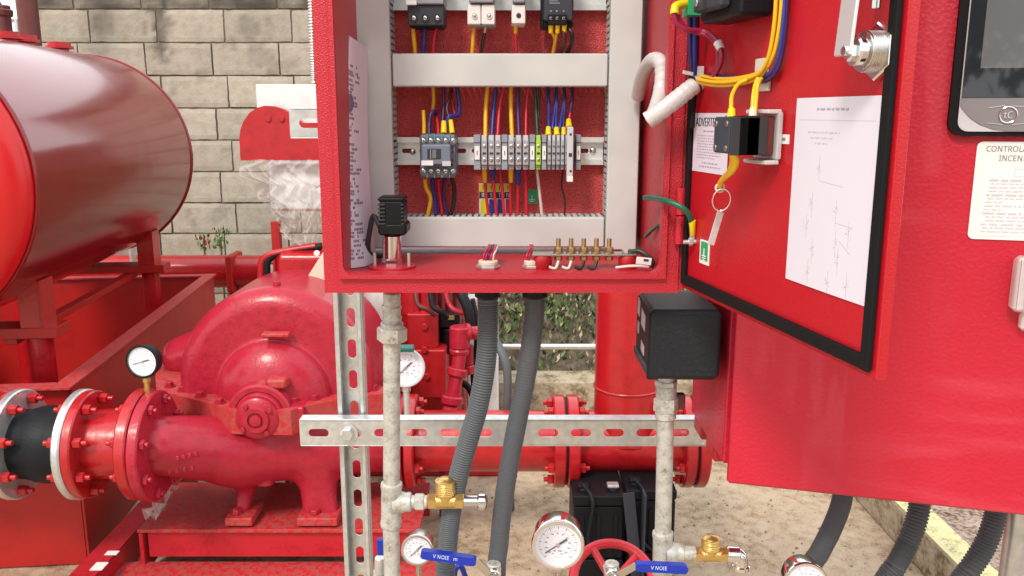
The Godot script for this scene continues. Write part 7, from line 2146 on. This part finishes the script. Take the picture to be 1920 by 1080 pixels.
func build_gauges_and_valves() -> void:
	var p := Vector3(-1.0213, 0.7306, -2.27)
	gauge("white pressure gauge with black rim on the pump suction flange", p, 0.048, M.black_plastic, Vector3(-0.10, 0.05, 1), 197, 0.032, Vector3(p.x, 0.62, p.z - 0.0128), M.brass)
	p = Vector3(-0.3095, 0.6789, -2.38)
	gauge("white faced gauge half hidden behind the left sensing pipe", p, 0.0575, M.bezel_light, Vector3(0.1, 0.05, 1), 222, 0.035, Vector3(p.x, 0.36 + 0.13, p.z - 0.014), M.zinc)
	p = Vector3(-0.1477, 0.7359, -1.22)
	gauge("small steel gauge beside the left sensing pipe, behind a blue lever", p, 0.0255, M.steel, Vector3(-0.05, 0.06, 1), 225, 0.030, Vector3(p.x, 0.0, p.z - 0.0085), M.steel)
	p = Vector3(0.0701, 0.7557, -1.2)
	gauge("large polished steel gauge next to the red handwheel", p, 0.0405, M.chrome, Vector3(-0.06, 0.05, 1), 215, 0.046, Vector3(p.x, 0.0, p.z - 0.013), M.steel)
	p = Vector3(0.3855, 0.7983, -1.02)
	gauge("polished steel gauge below the controller, in front of the black conduit", p, 0.028, M.chrome, Vector3(-0.1, 0.1, 1), 215, 0.034, Vector3(p.x, 0.0, p.z - 0.009), M.steel)
	lever("blue valve lever pointing left in front of the ribbed conduit", Vector3(-0.1217, 0.8265, -1.045), Vector3(-0.0478, 0.8149, -1.045), Vector3(-0.0254, 0.7803, -1.06), "V NOIE   m")
	lever("blue valve lever pointing right beside the red handwheel", Vector3(0.1649, 0.8079, -1.045), Vector3(0.235, 0.804, -1.045), Vector3(0.138, 0.7811, -1.06), "V NOIE")
	# small valve behind the left pipe
	var v := thing("small_valve", "little valve with upright blue lever behind the left sensing pipe", "valve", Vector3(-0.2024, 0, -1.2))
	bx(v, "lever", M.handle_blue, Vector3(-0.1982, 0.7607, -1.184), Vector3(0.0112, 0.0271, 0.008), 0.002)
	cy(v, "body", M.zinc, Vector3(-0.202, 0.7133, -1.19), Vector3(-0.2011, 0.7399, -1.19), 0.008, 14)
	cy(v, "pipe", M.pipe_zinc, Vector3(-0.2038, 0, -1.2), Vector3(-0.2035, 0.7138, -1.2), 0.010, 14)
	var v2 := thing("small_valve", "blue butterfly valve handle low behind the ribbed conduit", "valve", Vector3(-0.0805, 0, -1.2))
	tb(v2, "handle", M.handle_blue, [Vector3(-0.0881, 0.6999, -1.19), Vector3(-0.0859, 0.7224, -1.185), Vector3(-0.0777, 0.7277, -1.185), Vector3(-0.0717, 0.7088, -1.19), Vector3(-0.0692, 0.6895, -1.2)], 0.0042, 10, 0.004)
	cy(v2, "pipe", M.pipe_zinc, Vector3(-0.0791, 0, -1.2), Vector3(-0.0791, 0.6886, -1.2), 0.009, 14)
	# handwheel
	var c := Vector3(0.1954, 0.5197, -1.5)
	var nrm := Vector3(0.02, 0.82, 0.57).normalized()
	var w := thing("gate_valve", "red spoked handwheel of a gate valve", "valve", Vector3(c.x, 0, c.z - 0.1))
	var R := 0.077
	var ax := axis(c, nrm)
	var prof := []
	for i in 13:
		var a := TAU * i / 12.0
		prof.append(Vector2(R + 0.0095 * cos(a), 0.0075 * sin(a)))
	lt(w, "wheel_rim", M.wheel_red, prof, 48, ax)
	for i in 5:
		var a := TAU * (i + 0.35) / 5.0
		var e := ax * Vector3(cos(a) * (R - 0.004), 0, sin(a) * (R - 0.004))
		tb(w, "spoke", M.wheel_red, [c + nrm * -0.008, c.lerp(e, 0.5) + nrm * -0.006, e], 0.0072, 10, 0.008)
	lt(w, "hub", M.wheel_red, [Vector2(0, -0.018), Vector2(0.018, -0.018), Vector2(0.02, 0.002), Vector2(0.014, 0.006), Vector2(0, 0.006)], 20, ax)
	hx(w, "stem_nut", M.zinc, c + nrm * 0.006, c + nrm * 0.016, 0.010)
	cy(w, "stem", M.steel, c - nrm * 0.2, c - nrm * 0.01, 0.009, 14)
	var bb := c - nrm * 0.2
	cy(w, "bonnet", M.wheel_red, Vector3(bb.x, 0.12, bb.z), Vector3(bb.x, bb.y + 0.03, bb.z), 0.06, 24, 0.03)
	cy(w, "valve_body", M.wheel_red, Vector3(bb.x - 0.16, 0.10, bb.z), Vector3(bb.x + 0.16, 0.10, bb.z), 0.07, 28)
	bx(w, "foot", M.wheel_red, Vector3(bb.x, 0.02, bb.z), Vector3(0.14, 0.04, 0.09), 0.003)


# ---------------------------------------------------------------- trees and yard beyond the frame
func foliage_tree(label: String, base: Vector3, height: float, crown: float, leaves: int, size: float, seed_: int, pale: float) -> void:
	var t := thing("tree", label, "tree", base)
	var r2 := RandomNumberGenerator.new()
	r2.seed = seed_
	var top := base + Vector3(0, height * 0.62, 0)
	var g := Geo.new()
	g.tube(PackedVector3Array([Vector3.ZERO, Vector3(0.03, height * 0.3, 0.02), Vector3(-0.04, height * 0.62, 0.0)]), PackedFloat32Array([height * 0.04, height * 0.03, height * 0.018]), 10)
	var tips := []
	for i in 9:
		var a := TAU * i / 9.0 + r2.randf() * 0.5
		var e := Vector3(cos(a) * crown * r2.randf_range(0.4, 0.85), height * r2.randf_range(0.55, 0.98), sin(a) * crown * r2.randf_range(0.4, 0.85))
		g.tube(PackedVector3Array([Vector3(0, height * r2.randf_range(0.35, 0.6), 0), e * 0.6 + Vector3(0, height * 0.2, 0), e]), PackedFloat32Array([height * 0.015, height * 0.01, height * 0.004]), 7)
		tips.append(e)
	part(t, "trunk", g.mesh(), M.bark, at(base))
	g = Geo.new()
	g.tinted = true
	for i in leaves:
		var c: Vector3 = tips[r2.randi() % tips.size()]
		var d := Vector3(r2.randfn(0, 1), r2.randfn(0, 0.8), r2.randfn(0, 1)) * crown * 0.24
		g.tint = Color(0.035, 0.075, 0.018).lerp(Color(0.14, 0.24, 0.045), r2.randf() * pale)
		leaf(g, c + d, size * r2.randf_range(0.6, 1.4))
	part(t, "crown", g.mesh(), M.leaf, at(base))


func build_surroundings() -> void:
	# grit and small stones lying on the slab
	var r3 := RandomNumberGenerator.new()
	r3.seed = 41
	var gr := Geo.new()
	gr.tinted = true
	for i in 1500:
		var s := 0.0022 + 0.006 * pow(r3.randf(), 5.0)
		var p := Vector3(r3.randf_range(-1.0, 1.25), s * 0.3, r3.randf_range(-3.8, -2.0))
		var k := r3.randf_range(0.5, 1.0)
		gr.tint = Color(0.36, 0.29, 0.21) * k
		var b := Basis.from_euler(Vector3(r3.randf() * 3.0, r3.randf() * 3.0, r3.randf() * 3.0))
		var v := [b.x * s, -b.x * s * 0.8, b.y * s * 0.7, -b.y * s * 0.8, b.z * s * 0.6, -b.z * s * 0.7]
		for f in [[0, 2, 4], [2, 1, 4], [1, 3, 4], [3, 0, 4], [2, 0, 5], [1, 2, 5], [3, 1, 5], [0, 3, 5]]:
			var n1: Vector3 = (v[f[0]] + v[f[1]] + v[f[2]]).normalized()
			gr.t3(p + v[f[0]], p + v[f[1]], p + v[f[2]], n1, n1, n1)
	var grit := part(self, "grit", gr.mesh(), M.stone)
	tag(grit, "fine grit and small stones scattered over the concrete slab", "grit", "", "stuff")
	foliage_tree("bright leafy tree behind the end of the block wall", Vector3(-4.15, 0, -6.6), 2.35, 0.6, 2200, 0.05, 5, 1.3)
	foliage_tree("dark broad tree standing behind the photographer, mirrored in the display", Vector3(-0.6, 0, 8.5), 3.9, 1.9, 6500, 0.12, 8, 0.5)
	foliage_tree("smaller dark tree behind the photographer, near the broad one", Vector3(2.6, 0, 11.0), 3.2, 1.6, 4500, 0.14, 9, 0.7)
	var gt := thing("yard_gate", "pale grey tubular gate at the end of the block wall", "gate", Vector3(-3.4, 0, -5.5))
	cy(gt, "post", M.zinc, Vector3(-3.0615, 0, -5.5), Vector3(-3.0615, 1.9766, -5.5), 0.016, 12)
	cy(gt, "rail", M.zinc, Vector3(-4.1548, 1.9702, -5.5), Vector3(-3.0461, 1.9766, -5.5), 0.016, 12)
	cy(gt, "rail", M.zinc, Vector3(-4.1767, 1.8303, -5.5), Vector3(-3.0622, 1.8367, -5.5), 0.016, 12)
	cy(gt, "post", M.zinc, Vector3(-4.1657, 0, -5.5), Vector3(-4.1657, 1.9766, -5.5), 0.016, 12)
	var hy := thing("pump_fitting", "dull red flanged fitting standing beyond the tank", "fitting", Vector3(-2.8639, 0, -5.0))
	cy(hy, "upright", M.dull_red, Vector3(-2.8699, 0, -5.0), Vector3(-2.8562, 1.9986, -5), 0.04, 18)
	cy(hy, "flange", M.dull_red, Vector3(-2.8775, 1.8202, -5), Vector3(-2.874, 1.8492, -5), 0.07, 20)
	cy(hy, "cap", M.dull_red, Vector3(-2.863, 1.9414, -5), Vector3(-2.8583, 1.9815, -5), 0.055, 20)
